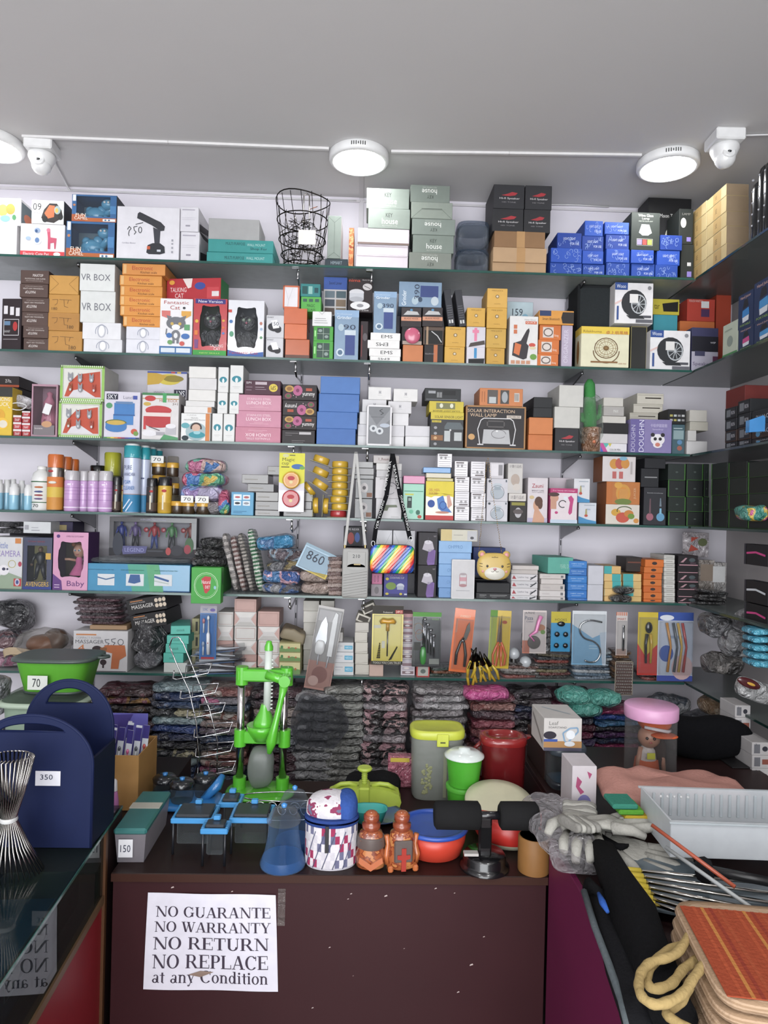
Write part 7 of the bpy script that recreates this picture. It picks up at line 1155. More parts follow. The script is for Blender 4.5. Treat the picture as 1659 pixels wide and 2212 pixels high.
T_,w_,h = card('secateurs_pack','narrow orange pack with black and orange pruning shears',972,1314,1013,1452,'d8682c',[t('EVEREST',.55,.88,.035,.5,'e8d0b8'),r(.12,.62,.2,.82,'c8886c')],tilt=5,bubble=(.1,.04,.96,.84),bub=.016)
mb = MB(); mb.tube([(-.016,-.008,h*.12),(-.016,-.008,h*.3),(-.006,-.008,h*.48),(.004,-.008,h*.55)],[.005,.0055,.0045,.004],'30302e|gloss',8); mb.tube([(.016,-.008,h*.1),(.016,-.008,h*.28),(.008,-.008,h*.45),(.002,-.008,h*.52)],[.005,.0055,.0045,.004],'34302c|gloss',8); mb.build('handles',T_)
mb = MB(); mb.prism([(.0,h*.5),(.012,h*.52),(.022,h*.68),(.018,h*.8),(.010,h*.74)],-.010,-.006,'5a5854|metal'); mb.tube([(.001,-.009,h*.5),(.001,-.013,h*.5)],.004,'c8c8c8|chrome',8); mb.build('blade',T_)
T_,w_,h = card('scissors_pack','green and yellow pack with orange handled scissors',1056,1318,1098,1444,'c8a81c',[r(0,0,.32,1,'98a43c'),r(.0,.88,.34,1,'5c8c34'),e(.7,.8,.12,.03,'a84c28')],tilt=2,bubble=(.04,.05,.96,.9),bub=.014)
mb = MB(); mb.prism([(-.006,h*.45),(.002,h*.92),(.006,h*.45)],-.009,-.006,'5a4c44|metal'); mb.prism([(-.01,h*.45),(-.006,h*.9),(.002,h*.45)],-.006,-.004,'70645c|metal'); mb.build('blades',T_)
mb = MB()
for q in (-1,1): mb.tube([(q*.004,-.008,h*.46),(q*.012,-.008,h*.38),(q*.022,-.008,h*.24),(q*.02,-.008,h*.08),(q*.009,-.008,h*.05),(q*.006,-.008,h*.2),(q*.005,-.008,h*.4)],.0042,'d8642c|gloss',8)
mb.build('handles',T_)
T_,w_,h = card('pizza_cutter_pack','white pack with a pink handled pizza wheel',1130,1318,1179,1412,'c8bcb8',[t('A.PRIME',.3,.94,.05,.4,'5a4a4a'),t('Pizza',.26,.82,.08,.34,'3a4868'),t('Cutter',.3,.74,.04,.3,'3a4868'),e(.75,.6,.2,.08,'b07858'),r(0,0,.3,.3,'b06a54'),e(.85,.5,.1,.05,'6a8c40')],bubble=(.04,.03,.96,.96),bub=.012)
mb = MB(); mb.lathe([(.022,0),(.0225,.001),(.022,.002)],'706c68|metal',28,X=Matrix.Translation((-.002,-.004,h*.26)) @ Matrix.Rotation(rad(90),4,'X')); mb.build('wheel',T_)
mb = MB(); mb.tube([(-.002,-.0085,h*.3),(-.018,-.0085,h*.42),(.004,-.0085,h*.52),(.012,-.0085,h*.75),(.02,-.0085,h*.88)],[.004,.0045,.007,.007,.008],'d47cac|gloss',8); mb.build('handle',T_)
T_,w_,h = card('hook_pack','blue and yellow card with five black round hooks',1191,1321,1231,1408,'2c84b0',[r(0,.72,1,1,'b8a820'),t('HOOKS',.5,.8,.06,.6,'4a4820')])
for u,v,s_ in ((.5,.7,1.5),(.3,.44,1),(.74,.44,1),(.28,.16,1),(.74,.16,1)): mb = MB(); mb.ball(((u-.5)*w_,-.006,v*h),.009,'1c1e22|gloss',sc=(s_,.6,1)); mb.build('hook',T_)
T_,w_,h = card('shower_hose_pack','white and blue pouch with a chrome S shaped hose',1237,1319,1308,1437,'78a8c8',[('p',[(0,1),(1,1),(1,.62),(.6,.5),(0,.75)],'ccd0d4'),r(.5,.35,.8,.36,'b8d0dc'),r(.5,.3,.75,.31,'b8d0dc'),('p',[(.8,.6),(1,.62),(1,0),(.9,0)],'b8c4d0')],bubble=(.03,.03,.97,.94),bub=.01)
mb = MB(); P2 = [(.042,h*.80),(.0,h*.83),(-.03,h*.76),(-.034,h*.62),(-.018,h*.5),(.014,h*.44),(.034,h*.34),(.038,h*.2),(.024,h*.08),(.0,h*.06),(-.02,h*.1)]
sm = []
for i in range(len(P2)-1):
    for q in range(4): a_ = P2[max(i-1,0)]; b_ = P2[i]; c_ = P2[i+1]; d_ = P2[min(i+2,len(P2)-1)]; u = q/4; sm.append(tuple(.5*((2*b_[k])+(-a_[k]+c_[k])*u+(2*a_[k]-5*b_[k]+4*c_[k]-d_[k])*u*u+(-a_[k]+3*b_[k]-3*c_[k]+d_[k])*u**3) for k in (0,1)))
mb.tube([(x,-.006,z_) for x,z_ in sm],.0032,'c4c6c8|chrome',8); mb.build('hose',T_)
T_,w_,h = card('peeler_pack','narrow white pack with a chrome tool and orange stripes',1332,1322,1354,1416,'c8c0bc',[r(.0+.17*k,.92,.08+.17*k,1,'c86438') for k in range(6)]+[t('SMART',.45,.84,.05,.8,'a84c34'),r(.05,0,.9,.15,'a88c80')],bubble=(.05,.03,.95,.8),bub=.01)
mb = MB(); mb.tube([(.004,-.006,h*.12),(.004,-.006,h*.7)],.0042,'c8c8cc|chrome',8); mb.build('tool',T_)
T_,w_,h = card('grater','small flat steel grater with rows of shiny bumps hanging over the shelf',1329,1428,1366,1502,'5c4c48',[('o',0,0,1,1,'9a9080',.04)],cat='grater',Y=YF-.03)
mb = MB()
for j in range(11):
    for i in range(9): mb.ball(((i-4)*w_*.1+(j % 2)*.0018,-.0016,h*(.06+.088*j)),.0024,'c8c4c0|metal',n=6)
o = mb.build('bumps',T_)
T_,w_,h = card('pliers_pack','yellow and red pack with black pliers',1379,1322,1419,1459,'c83c34',[r(0,.5,1,1,'c8b020'),('p',[(0,.5),(1,.5),(.4,.3)],'c8b020')],bubble=(.04,.03,.96,.92),bub=.014)
mb = MB(); mb.tube([(-.006,-.008,h*.66),(-.01,-.008,h*.5),(-.008,-.008,h*.2)],[.006,.005,.004],'2c2c2c|gloss',8); mb.tube([(.006,-.008,h*.66),(.01,-.008,h*.5),(.008,-.008,h*.2)],[.006,.005,.004],'c8a01c|gloss',8); mb.ball((0,-.008,h*.76),.014,'26282a|gloss',sc=(.9,.5,1.4)); mb.build('pliers',T_)
T_,w_,h = card('brush_set_pack','blue white pack with orange, grey and red wire brushes',1422,1322,1495,1472,'b8c0d0',[r(0,.88,1,1,'34509c'),e(.25,.92,.2,.04,'d0d4dc'),r(0,0,1,.08,'3c4c9c'),e(.25,.4,.2,.12,'3c58a0'),e(.7,.2,.3,.18,'c8a8a8'),r(.35,.62,.7,.66,'8a98b0')],bubble=(.03,.09,.97,.87),bub=.014)
for k,(x,c_) in enumerate(((-.035,'c88830'),(-.012,'4a5058'),(.004,'c8a040'),(.02,'b04040'))):
    mb = MB(); mb.tube([(x+.02*0,-.008,h*.85),(x+.012,-.008,h*.6),(x+.016,-.008,h*.5),(x+.006,-.008,h*.14)],[.005,.0045,.0035,.005],c_+'|gloss',8); mb.build('brush',T_)
# pile of yellow handled cutters, light bulbs, and stacks of flat packs
for k,(x,y,a_) in enumerate(((1012,1446,20),(1024,1440,28),(1038,1438,38),(1052,1440,48),(1030,1426,60),(1016,1430,10))):
    c = W(x+6,y-2,YF-.018-.006*(k % 3)); T_ = empty('cutter','yellow and black handled cutter, %s in the pile under the orange shears' % ['first from the left','second from the left','third from the left','rightmost front one','upper right one','upper left one'][k],'pliers',(c.x,c.y,c.z),0,'yellow handled cutters'); T_.rotation_euler = (rad(10),rad(-a_+20),0)
    mb = MB(); mb.tube([(-.008,0,.0),(-.012,0,-.03),(-.006,0,-.06)],[.004,.0055,.005],'c8a81c|gloss',8); mb.tube([(.008,0,.0),(.013,0,-.03),(.008,0,-.06)],[.004,.0055,.005],'c8a81c|gloss',8); mb.build('handles',T_)
    mb = MB(); mb.tube([(0,0,0),(-.002,0,.03),(0,0,.05)],[.009,.007,.002],'34322e|metal',8); mb.tube([(-.009,-.004,-.005),(-.0125,-.004,-.03)],.002,'222|gloss'.replace('222','222222'),6); mb.build('jaws',T_)
for k,(x,y) in enumerate(((1110,1415),(1135,1433))):
    c = W(x,y,YF+.03); T_ = empty('light_bulb','round white light bulb in film, %s of two' % ['left','right'][k],'light bulb',(c.x,c.y,c.z-.02),0,'packed light bulbs')
    mb = MB(); mb.ball((0,0,.025),.021,'b8bcc0|gloss',n=18); mb.build('globe',T_); mb = MB(); mb.lathe([(.012,-.018),(.013,0),(.013,.008)],'7a7878|metal',14); mb.build('screw_base',T_)
zz = z6
for j,(x,n_,c_,w2,lb) in enumerate(((1118,5,['8c4c44','5c5854','a8a09c','705048','4a4644'],84,'grey and red'),(1186,8,['3c3c3a','6a3430','7a7050','2c3034','4c443c','8a3c34','34383c','5c5440'],74,'dark'),(1270,9,['7c8c9c','5c7488','b0b4b8','44586c','8c98a4','34444f','a8acb0','4c6478','90989c'],84,'blue grey'),(1335,8,['8a6038','5c4430','9a6c3c','6a4c34','a87848','54402c','8a6038','6a4c34'],34,'brown edged'),(1420,3,['8c3c34','34343c','7a2c2c'],90,'red and black'),(960,3,['2c4034','7a4c34','3c4c44'],76,'green brown'))):
    zz = z6
    for k in range(n_): softpack('flat_pack','%s flat blister pack, %s in its stack on the sixth shelf' % (lb,POS(k,n_)),x+random.uniform(-4,4),1470,w2,7,.1,c_[k]+'|film',base=zz,rot=(0,random.uniform(-2,2),random.uniform(-8,8)),amp=.002,e_=.3,Y=YF+.065,g='stack of %s flat packs' % lb,nv=6); zz += .0108 if j != 3 else .0125
softpack('clear_bag','clear bag of small metal parts beside the light bulbs',1160,1400,60,60,.08,'a0a0a4:5c5c60:c0c0c4:30|film',base=z6+.075,amp=.01,fr=22,Y=YF+.09)
# ================= right wall shelves =================
def SB(name,label,pa,pb,yt,sh,col,dec=None,d=.12,z=None,g=None,kind='card',X=None,cols=None):
    """box on a right wall shelf, its lettered face towards the shop; pa/pb = far and near pixel edges"""
    X = XS+.012 if X is None else X; A = SX(pa,yt,X); Bn = SX(pb,yt,X); base = ZS[sh]+.0004 if z is None else z; h = max(.01,SX((pa+pb)/2,yt,X).z-base)
    carton(name,label,(X,(A.y+Bn.y)/2,base),rad(-90),A.y-Bn.y-.002,h,d,col,dec,'box',g,kind,cols); return base+h+.0004
TPE = [r(.35,.05,.75,.95,'a08450'),t('SE',.5,.5,.3,.1,'5c4828')]
for j,(pa,pb,ys,nm_) in enumerate(((1487,1526,[573,541,510,476,450],'far'),(1527,1569,[541,504,473,440,415],'near'))):
    zz = None
    for k,y in enumerate(ys): zz = SB('tan_carton','taped tan carton, %s in the %s column on the right wall top shelf' % (POS(k,5),nm_),pa,pb,y,1,['b09c6c','b8a474','a89464'][k % 3],TPE,z=zz,d=.075,g='taped tan cartons',cols={'x1': '9a8468'})
for k,(px,yt,Y_) in enumerate(((1638,395,2.06),(1652,360,1.98),(1664,350,1.9))):
    X = XS+.05; p = SX(px,500,X); top = SX(px,yt,X).z
    mb = MB(); mb.lathe([(.02,0),(.021,.01),(.021,top-ZS[1]-.03),(.016,top-ZS[1]-.01),(.006,top-ZS[1])],'17181b|gloss',16)
    for q in range(5): mb.ball((-.019,0,.06+.035*q),.004,'a8a8b0|gloss')
    o = mb.build('black_flask',loc=(X,p.y,ZS[1]+.0005)); tag(o,'tall glossy black cylinder at the right edge of the top shelf, %s' % ['farthest','middle','nearest'][k],'flask','tall black cylinders')
BLD = lambda c_: [r(0,0,1,1,'1c2c50'),t('Hand Juicer',.5,.88,.1,.7,'c8a090'),('p',[(.3,.55),(.7,.6),(.62,.82),(.4,.8)],'1a1a22'),('p',[(.28,.3),(.76,.34),(.72,.55),(.3,.5)],c_),('p',[(.32,.15),(.72,.18),(.74,.33),(.3,.3)],'c8ccd4'),t('PORTABLE',.5,.08,.06,.7,'88a848')]
for pa,pb,ys,nm_,cs in ((1596,1628,[706,632],'far',('b8407c','2c78b8')),(1630,1672,[690,602],'near',('3c88c0','3c88c0'))):
    zz = None
    for k,y in enumerate(ys): zz = SB('juicer_cup_box','dark blue portable juicer box, %s of the %s column on the right wall' % (('lower','upper')[k],nm_),pa,pb,y,2,'1c2c50',BLD(cs[k]),z=zz,g='dark blue juicer boxes')
SB('pale_box','pale green white box with a faint picture on the right wall second shelf',1562,1594,697,2,'a8b0a0',[r(0,0,1,.1,'3c7c48'),e(.5,.45,.2,.16,'7c8880'),t('MIXER',.4,.8,.05,.5,'7c8880')])
B('dark_box','large red orange carton in the right corner of the second shelf',1547,1580,636,'a83c20',2,None,d=.08,Y=YF+.15)
MM = [r(.1,.1,.9,.9,'22242a'),r(.15,.2,.5,.8,'6a6e74'),t('IRON',.7,.5,.3,.3,'b8b8c0')]
for j,(pa,pb,ys,nm_) in enumerate(((1566,1592,[955,930,905,880],'far'),(1594,1622,[950,922,893,864],'middle'),(1624,1672,[945,915,884],'near'))):
    zz = None
    for k,y in enumerate(ys): zz = SB('iron_box','black and orange box, %s of the %s column on the right wall' % (POS(k,len(ys)),nm_),pa,pb,y,3,['1c1c20','3a2a24','202228','1a1c20'][k],MM if j < 2 else [t('owne',.5,.5,.3,.6,'9a9aa0',180),e(.3,.3,.1,.2,'4c88b0')],z=zz,g='black boxes on the right wall')
SB('red_box','dark red box topping the black boxes in the right corner',1568,1610,838,3,'6c2420',None,z=zz-.03,X=XS+.05)
mb = MB(); p = SX(1632,935,XS-.01); mb.prism([(-.03,0),(.03,.005),(.035,.03),(.01,.05),(-.03,.035)],-.01,.01,'3c88c8|gloss'); o = mb.build('blue_toy_plane',loc=(XS-.004,p.y,p.z)); tag(o,'bright blue folded packet at the right wall third shelf edge','packet')
for j,(pa,pb) in enumerate(((1537,1572),(1574,1614),(1616,1672))):
    zz = None
    for k,y in enumerate((1103,1070,1034,1000)): zz = SB('black_green_box','black box with green edges on the right wall, %s of the %s column' % (POS(k,4),['far','middle','near'][j]),pa,pb,y-j*2,4,['151a18','1c2220','181c1c','1f2624'][(k+j) % 4],[r(0,0,.05,1,'3c6c2c'),r(0,0,1,.03,'2c4c24')],z=zz,g='black green boxes on the right wall')
softpack('bright_pouch','bag of bright yellow, pink and teal pieces at the right edge',1632,1112,70,34,.1,'2c8878:c8a828:b83c80:28a090:20|film',Y=2.0,amp=.006,base=SX(1640,1126,XS-.03).z)
for k in range(4):
    y = 1200+k*50 if k else 1170; X = XS+.02
    SB('black_rack_pack','black hanging pack with pink trim on the right wall, %s' % ['first from above','second from above','third from above','fourth from above'][k],1608,1660,y+6,5,'141418',[('l',[(.1,.55),(.5,.62),(.9,.5)],['c83c80','c8ccd0'][k % 2],.006),r(0,0,.08,1,'2c2c34')],z=SX(1608,y+48,X).z,X=X,d=.03,g='black packs with pink trim')
for k,(x,y,c_) in enumerate(((1530,1235,'9a9088'),(1556,1240,'b4b0ae'))): B('silver_packet',['clear beige packet','white cornered clear packet'][k]+' standing at the right end of the fifth shelf',x-20,x+14,y-25,c_,5,[r(.1,.5,.9,.9,'d0d0d0' if k else '8a7a6c')],d=.05,Y=YF+.06,kind='film')
B('flower_packet','clear packet with red pieces on the wall above the black hair tool boxes',1476,1532,1150,'b0a8ac',None,[('p',[(.2,.2),(.6,.3),(.3,.5)],'a84030'),('p',[(.3,.6),(.6,.8),(.3,.8)],'a84030'),e(.75,.6,.18,.16,'5c6440')],z=W(1500,1203,YF+.1).z,Y=YF+.1,d=.01,kind='film')
random.seed(21)
for k,(x,y,w2,h2,c_,lb) in enumerate(((1545,1350,70,60,'3c3c40:6a6a6e:14','grey bag of fittings in the right corner of the sixth shelf'),(1590,1385,70,80,'8a8a8c:4c4c50:b8b8ba:16','silver grey crumpled bag on the right wall'),(1620,1340,60,60,'5c5c60:8c8c90:14','dark silver bag above the light blue packets'),(1560,1430,100,60,'5a5654:8a8480:34302e:12','bag of small white and grey parts'),(1560,1525,110,60,'7c6040:9a8a74:5c4c3c:10','brown garment bundle in clear film'),(1500,1560,120,60,'4a4c54:6c7078:12','grey cloth bundle in crumpled film'),(1480,1610,110,60,'3c5048:6a6454:10','olive green bundle in film behind the doll tube'),(1440,1520,110,50,'5c6068:3c4450:8a8c90:12','slate cloth bundle under the sixth shelf'))):
    softpack('film_bundle',lb,x,y,w2*.9,h2*.8,.09,c_+'|film',amp=.012,fr=22,Y=(2.24,2.2,2.12,2.3,2.3,2.44,2.33,2.45)[k],e_=.6,nu=40,nv=16)
for k in range(5): softpack('blue_packet','light blue flat packet at the right edge, %s of the pile' % POS(k,5),1642,1430-k*17,60,15,.08,'2c98b8:4cb0cc:10|film',Y=1.98,amp=.003,g='light blue flat packets')
softpack('white_pouch','white pouch with a dark red and yellow oval label',1625,1490,84,44,.05,'a8a8a8|film',Y=1.97,rot=(0,18,0),amp=.006)
c = W(1618,1476,1.935); mb = MB(); mb.ball((0,0,0),.03,'4c1c20|gloss',sc=(1.2,.15,.45)); mb.ball((.004,-.005,.0),.01,'c89a30|gloss',sc=(1.3,.15,.4)); o = mb.build('oval_badge',loc=c); o.rotation_euler.y = rad(20); tag(o,'dark red oval badge with a yellow crest on the white pouch','badge')
BX = [r(.1,.15,.4,.85,'6a6a70'),e(.65,.5,.14,.2,'30303a'),t('2',.2,.85,.14,.08,'4a4a50')]
for j,(pa,pb,ys,nm_) in enumerate(((1588,1622,[1655,1622,1588,1550,1524],'left'),(1624,1668,[1660,1632,1604],'right'))):
    zz = W(1600,1698,2.02-.1*j).z; Y_ = 2.02-.1*j
    for k,y in enumerate(ys): zz = B('parts_box','white box with black part pictures, %s of the %s column at the right edge' % (POS(k,len(ys)),nm_),pa,pb,y,'b8b4b4',None,BX if not k % 2 else BX[:1]+[r(.5,.3,.9,.7,'8a4a3c')],z=zz,Y=Y_,d=.09,g='white parts boxes')+.0004
B('dark_box','dark crate under the white parts boxes',1580,1672,1702,'1c1a1c',None,None,z=ZR,Y=1.93,d=.14)
softpack('black_cloth','heap of black cloth behind the pink towel',1510,1665,230,90,.12,'101013|cloth',Y=2.03,amp=.012,fr=9,e_=.7,base=ZR)

# ================= piles of packed clothes under the sixth shelf =================
piles = [ # x, width, top y, bottom y, layers, colours, description
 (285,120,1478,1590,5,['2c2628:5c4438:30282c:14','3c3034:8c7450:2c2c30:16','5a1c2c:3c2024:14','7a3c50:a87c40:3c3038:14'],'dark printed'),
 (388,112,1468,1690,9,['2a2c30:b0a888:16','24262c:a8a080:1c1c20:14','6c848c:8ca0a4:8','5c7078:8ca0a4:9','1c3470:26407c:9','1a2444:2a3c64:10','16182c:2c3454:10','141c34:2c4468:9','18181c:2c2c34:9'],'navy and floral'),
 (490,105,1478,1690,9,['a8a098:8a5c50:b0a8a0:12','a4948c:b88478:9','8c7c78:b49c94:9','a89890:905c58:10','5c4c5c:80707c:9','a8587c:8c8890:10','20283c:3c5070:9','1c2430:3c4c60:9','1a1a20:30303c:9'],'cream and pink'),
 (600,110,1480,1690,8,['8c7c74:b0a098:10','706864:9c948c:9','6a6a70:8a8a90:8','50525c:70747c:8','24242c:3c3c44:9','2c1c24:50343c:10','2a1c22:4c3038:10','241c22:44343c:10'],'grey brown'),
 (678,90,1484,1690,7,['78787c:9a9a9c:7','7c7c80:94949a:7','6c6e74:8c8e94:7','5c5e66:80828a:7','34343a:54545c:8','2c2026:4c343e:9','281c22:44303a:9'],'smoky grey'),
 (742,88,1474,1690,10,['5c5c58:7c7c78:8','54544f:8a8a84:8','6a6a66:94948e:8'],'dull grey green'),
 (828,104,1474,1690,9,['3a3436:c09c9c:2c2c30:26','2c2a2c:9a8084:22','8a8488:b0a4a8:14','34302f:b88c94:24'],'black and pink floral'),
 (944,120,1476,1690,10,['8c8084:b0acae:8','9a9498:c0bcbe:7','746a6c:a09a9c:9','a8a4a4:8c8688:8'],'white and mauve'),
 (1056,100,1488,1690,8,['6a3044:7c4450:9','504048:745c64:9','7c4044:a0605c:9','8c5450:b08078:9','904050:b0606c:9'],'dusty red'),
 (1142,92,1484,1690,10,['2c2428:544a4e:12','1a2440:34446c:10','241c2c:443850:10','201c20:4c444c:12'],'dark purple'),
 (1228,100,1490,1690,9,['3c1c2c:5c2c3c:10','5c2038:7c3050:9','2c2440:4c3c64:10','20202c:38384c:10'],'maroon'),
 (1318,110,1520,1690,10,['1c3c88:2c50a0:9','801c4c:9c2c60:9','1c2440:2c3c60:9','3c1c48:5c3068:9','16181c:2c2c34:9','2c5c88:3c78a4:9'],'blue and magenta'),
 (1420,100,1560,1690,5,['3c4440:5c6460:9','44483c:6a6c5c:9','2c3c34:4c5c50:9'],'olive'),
]
random.seed(31)
for x,wd,yt,yb,n_,cs,lb in piles:
    Y = 2.43; z0 = .6005; top = W(x,yt,Y).z; bot = W(x,yb,Y).z; n_ = int(n_*1.45)
    if yt < 1500: top = min(top,ZS[6]-TG-.012)
    h = (top-bot)/n_
    for k in range(n_):
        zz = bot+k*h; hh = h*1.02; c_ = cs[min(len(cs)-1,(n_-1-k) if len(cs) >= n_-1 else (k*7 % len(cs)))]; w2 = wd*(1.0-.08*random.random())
        mb = MB(); mb.soft(w2/F*Y,.15,h*.9,c_+'|film',e=.3,amp=.006,fr=34,seed=x+k*3,nu=56,nv=10); xx = W(x+random.uniform(-4,4),(yt+yb)/2,Y).x
        o = mb.build('packed_garment',loc=(xx,Y,zz)); o.rotation_euler = (0,rad(random.uniform(-2,2)),rad(random.uniform(-5,5))); tag(o,'folded %s garment in clear film, %s of its pile' % (lb,POS(k,n_)),'clothes','%s garments in film' % lb)
    mb = MB(); mb.box(-wd/F*Y*.42,wd/F*Y*.42,0,.14,0,bot-.6006,'1c1a1e|card'); tag(mb.build('dark_box',loc=(W(x,1600,Y).x,Y-.07,.6004)),'dark carton under the pile of %s garments' % lb,'box')
for k,(x,y) in enumerate(((1238,1502),(1302,1506),(1262,1528))): softpack('turquoise_roll','turquoise rolled cap in film, %s of three' % ['left','right','lower'][k],x,y,76,36,.1,'3c9c8c:58b4a4:7|film',Y=2.36,amp=.008,fr=30,e_=.7,g='turquoise rolled caps')
softpack('pink_garment','bright pink garment pack under the yellow cutters',1048,1496,100,26,.1,'c83c88:d04c94:8|film',Y=2.37,amp=.005)
softpack('grey_bag','smoky translucent grey bag hanging over the grey garments',690,1560,112,110,.03,'8c8e96|wrap',Y=2.33,amp=.022,fr=18,e_=.5,nu=60,nv=24)
B('pink_book','pink glossy notebook pack lying behind the lime lidded container',838,890,1634,'b86478',None,[r(.1,.82,.9,.95,'c8b030')]+[r(.2+.13*k,.2+.1*((k*3) % 5),.24+.13*k,.24+.1*((k*3) % 5),'d8b8c0') for k in range(5)],z=ZD,Y=1.98,d=.03,kind='film')

# ================= the desk =================
def at(px,py,z=None): return G(px,py,ZD if z is None else z)
def zat(px,py,Y): return W(px,py,Y).z
def part(T_,name,fn): mb = MB(); fn(mb); return mb.build(name,T_)
# toothbrush carton
c = at(297,1752); s_ = c.y/F; h = 118*s_; w_ = .15; T_ = empty('brush_carton','open brown carton filled with packed toothbrushes and a purple card','carton',(c.x-w_/2,c.y,ZD+.0005))
def f(mb):
    for q in ((-w_/2,w_/2,0,.003),(-w_/2,w_/2,.157,.16),(-w_/2,-w_/2+.003,.003,.157),(w_/2-.003,w_/2,.003,.157)): mb.box(*q,0,h,'a87c40|card',c=.0005)
    mb.box(-w_/2+.003,w_/2-.003,.003,.157,0,.003,'8c6838|card')
part(T_,'carton',f)
mb = MB(); mb.box(-.055,.05,0,.002,0,.21,'5c58a8|card'); mb.prism([(-.055,.09),(-.055,.205),(.01,.208),(-.02,.15)],-.0006,0,'3c3078|card'); decals(mb,[t('P',.55,.85,.1,.1,'d8d4e4',-90)],(-.055,-.0008,0),(1,0,0),(0,0,1),(0,-1,0),.105,.21)
o = mb.build('purple_card',loc=(c.x-w_/2+.01,c.y+.12,ZD+.006)); tag(o,'purple printed card standing in the toothbrush carton','card')
for k in range(9):
    o_ = empty('packed_toothbrush','packed toothbrush standing in the brown carton, %s' % ('%s from the left' % ['first','second','third','fourth','fifth','sixth','seventh','eighth','ninth'][k]),'toothbrush',(c.x-w_+.012+k*.0145,c.y+.03+.02*(k % 3),ZD+.01),rad(5*(k % 3)-5),'packed toothbrushes'); o_.rotation_euler.y = rad(6)
    mb = MB(); mb.box(-.008,.008,0,.002,0,.19+.006*(k % 2),'c8ccd4|gloss'); mb.box(-.008,.008,-.0006,0,.155,.19,'3c3478|gloss'); mb.build('backing_card',o_)
    mb = MB(); mb.tube([(0,-.003,.02),(0,-.003,.13)],.0022,['c85c8c','d0d0d4','b84c48'][k % 3]+'|gloss',6); mb.ball((0,-.004,.135),.005,['c85c8c','50545c','b84c48'][k % 3]+'|gloss',sc=(.8,.6,1.3)); mb.build('toothbrush',o_)
def simple(name,label,cat,px,py,parts,z=None,rz=0,g=None,n=24):
    c = at(px,py,z); T_ = empty(name,label,cat,(c.x,c.y,(ZD if z is None else z)+.0005),rad(rz),g); s_ = c.y/F
    for pn,m_,pr,*kw in parts: mb = MB(); mb.lathe([(max(a_*s_,1e-5),b_*s_) for a_,b_ in pr],m_,n,**(kw[0] if kw else {})); mb.build(pn,T_)
    return T_,s_
simple('pink_bottle','pink squeeze bottle with a white cap beside the navy rack','bottle',246,1770,[('body','c87cb8|gloss',[(9,0),(10,3),(9,40),(6,60)]),('cap','dcd8dc|gloss',[(6,61),(5,82),(2,86)])])
# teal lidded container
c = at(280,1866); s_ = c.y/F; T_ = empty('food_container','cloudy plastic container with a teal lid and a 150 tag','container',(c.x,c.y,ZD+.0005),rad(1)); w_ = 66*s_; h = 66*s_; d = .2
def f(mb):
    mb.add([(-w_*.42,.006,0),(w_*.42,.006,0),(w_*.42,d-.01,0),(-w_*.42,d-.01,0),(-w_/2,0,h),(w_/2,0,h),(w_/2,d,h),(-w_/2,d,h)],[(3,2,1,0),(0,1,5,4),(1,2,6,5),(2,3,7,6),(3,0,4,7)],'9a949c|frost')
part(T_,'tub',f); part(T_,'lid',lambda mb: mb.box(-w_*.53,w_*.53,-.004,d+.004,h-.004,h+.010,'2c6a68|plastic',c=.004))
part(T_,'lid_strip',lambda mb: mb.box(-w_*.52,w_*.52,d*.5,d*.66,h+.0102,h+.0115,'b0aca0|card'))
def f(mb): mb.box(-w_*.36,w_*.1,-.0032,-.002,h*.22,h*.8,'d8d8dc|card',c=.0002); decals(mb,[t('150',.5,.5,.4,.7,'2c3048')],(-w_*.36,-.0034,h*.22),(1,0,0),(0,0,1),(0,-1,0),w_*.46,h*.58)
part(T_,'price_tag',f)
# blue spice sets
BLU = '2c7cc0|gloss'
c = at(392,1748); s_ = c.y/F; T_ = empty('jar_tray','blue tray of round black lidded jars in clear film','jar set',(c.x,c.y+.03,ZD+.0005))
def f(mb): mb.soft(165*s_,.12,.018,BLU,e=.5,nu=30,nv=8); mb.tube([(.05,0,.015),(.085,.0,.05),(.095,.02,.07)],[.012,.014,.008],BLU,8)
part(T_,'tray',f)
for k,(x,y) in enumerate(((-.055,.01),(-.002,-.02),(.05,.02))):
    part(T_,'jar',lambda mb: mb.lathe([(.027,.018),(.03,.03),(.03,.055)],'7c8890|clear',20,X=Matrix.Translation((x,y,0)))); part(T_,'jar_lid',lambda mb: (mb.lathe([(.031,.056),(.032,.066),(.024,.072),(.0001,.073)],'1c1e22|gloss',20,X=Matrix.Translation((x,y,0))),mb.lathe([(.006,.073),(.007,.079),(.0001,.08)],BLU,10,X=Matrix.Translation((x,y,0)))))
c = at(462,1868); s_ = c.y/F; cy = c.y+.075; T_ = empty('spice_organizer','plus shaped blue frame holding four dark lidded clear boxes','organizer',(c.x,cy,ZD+.0005)); z1 = .082
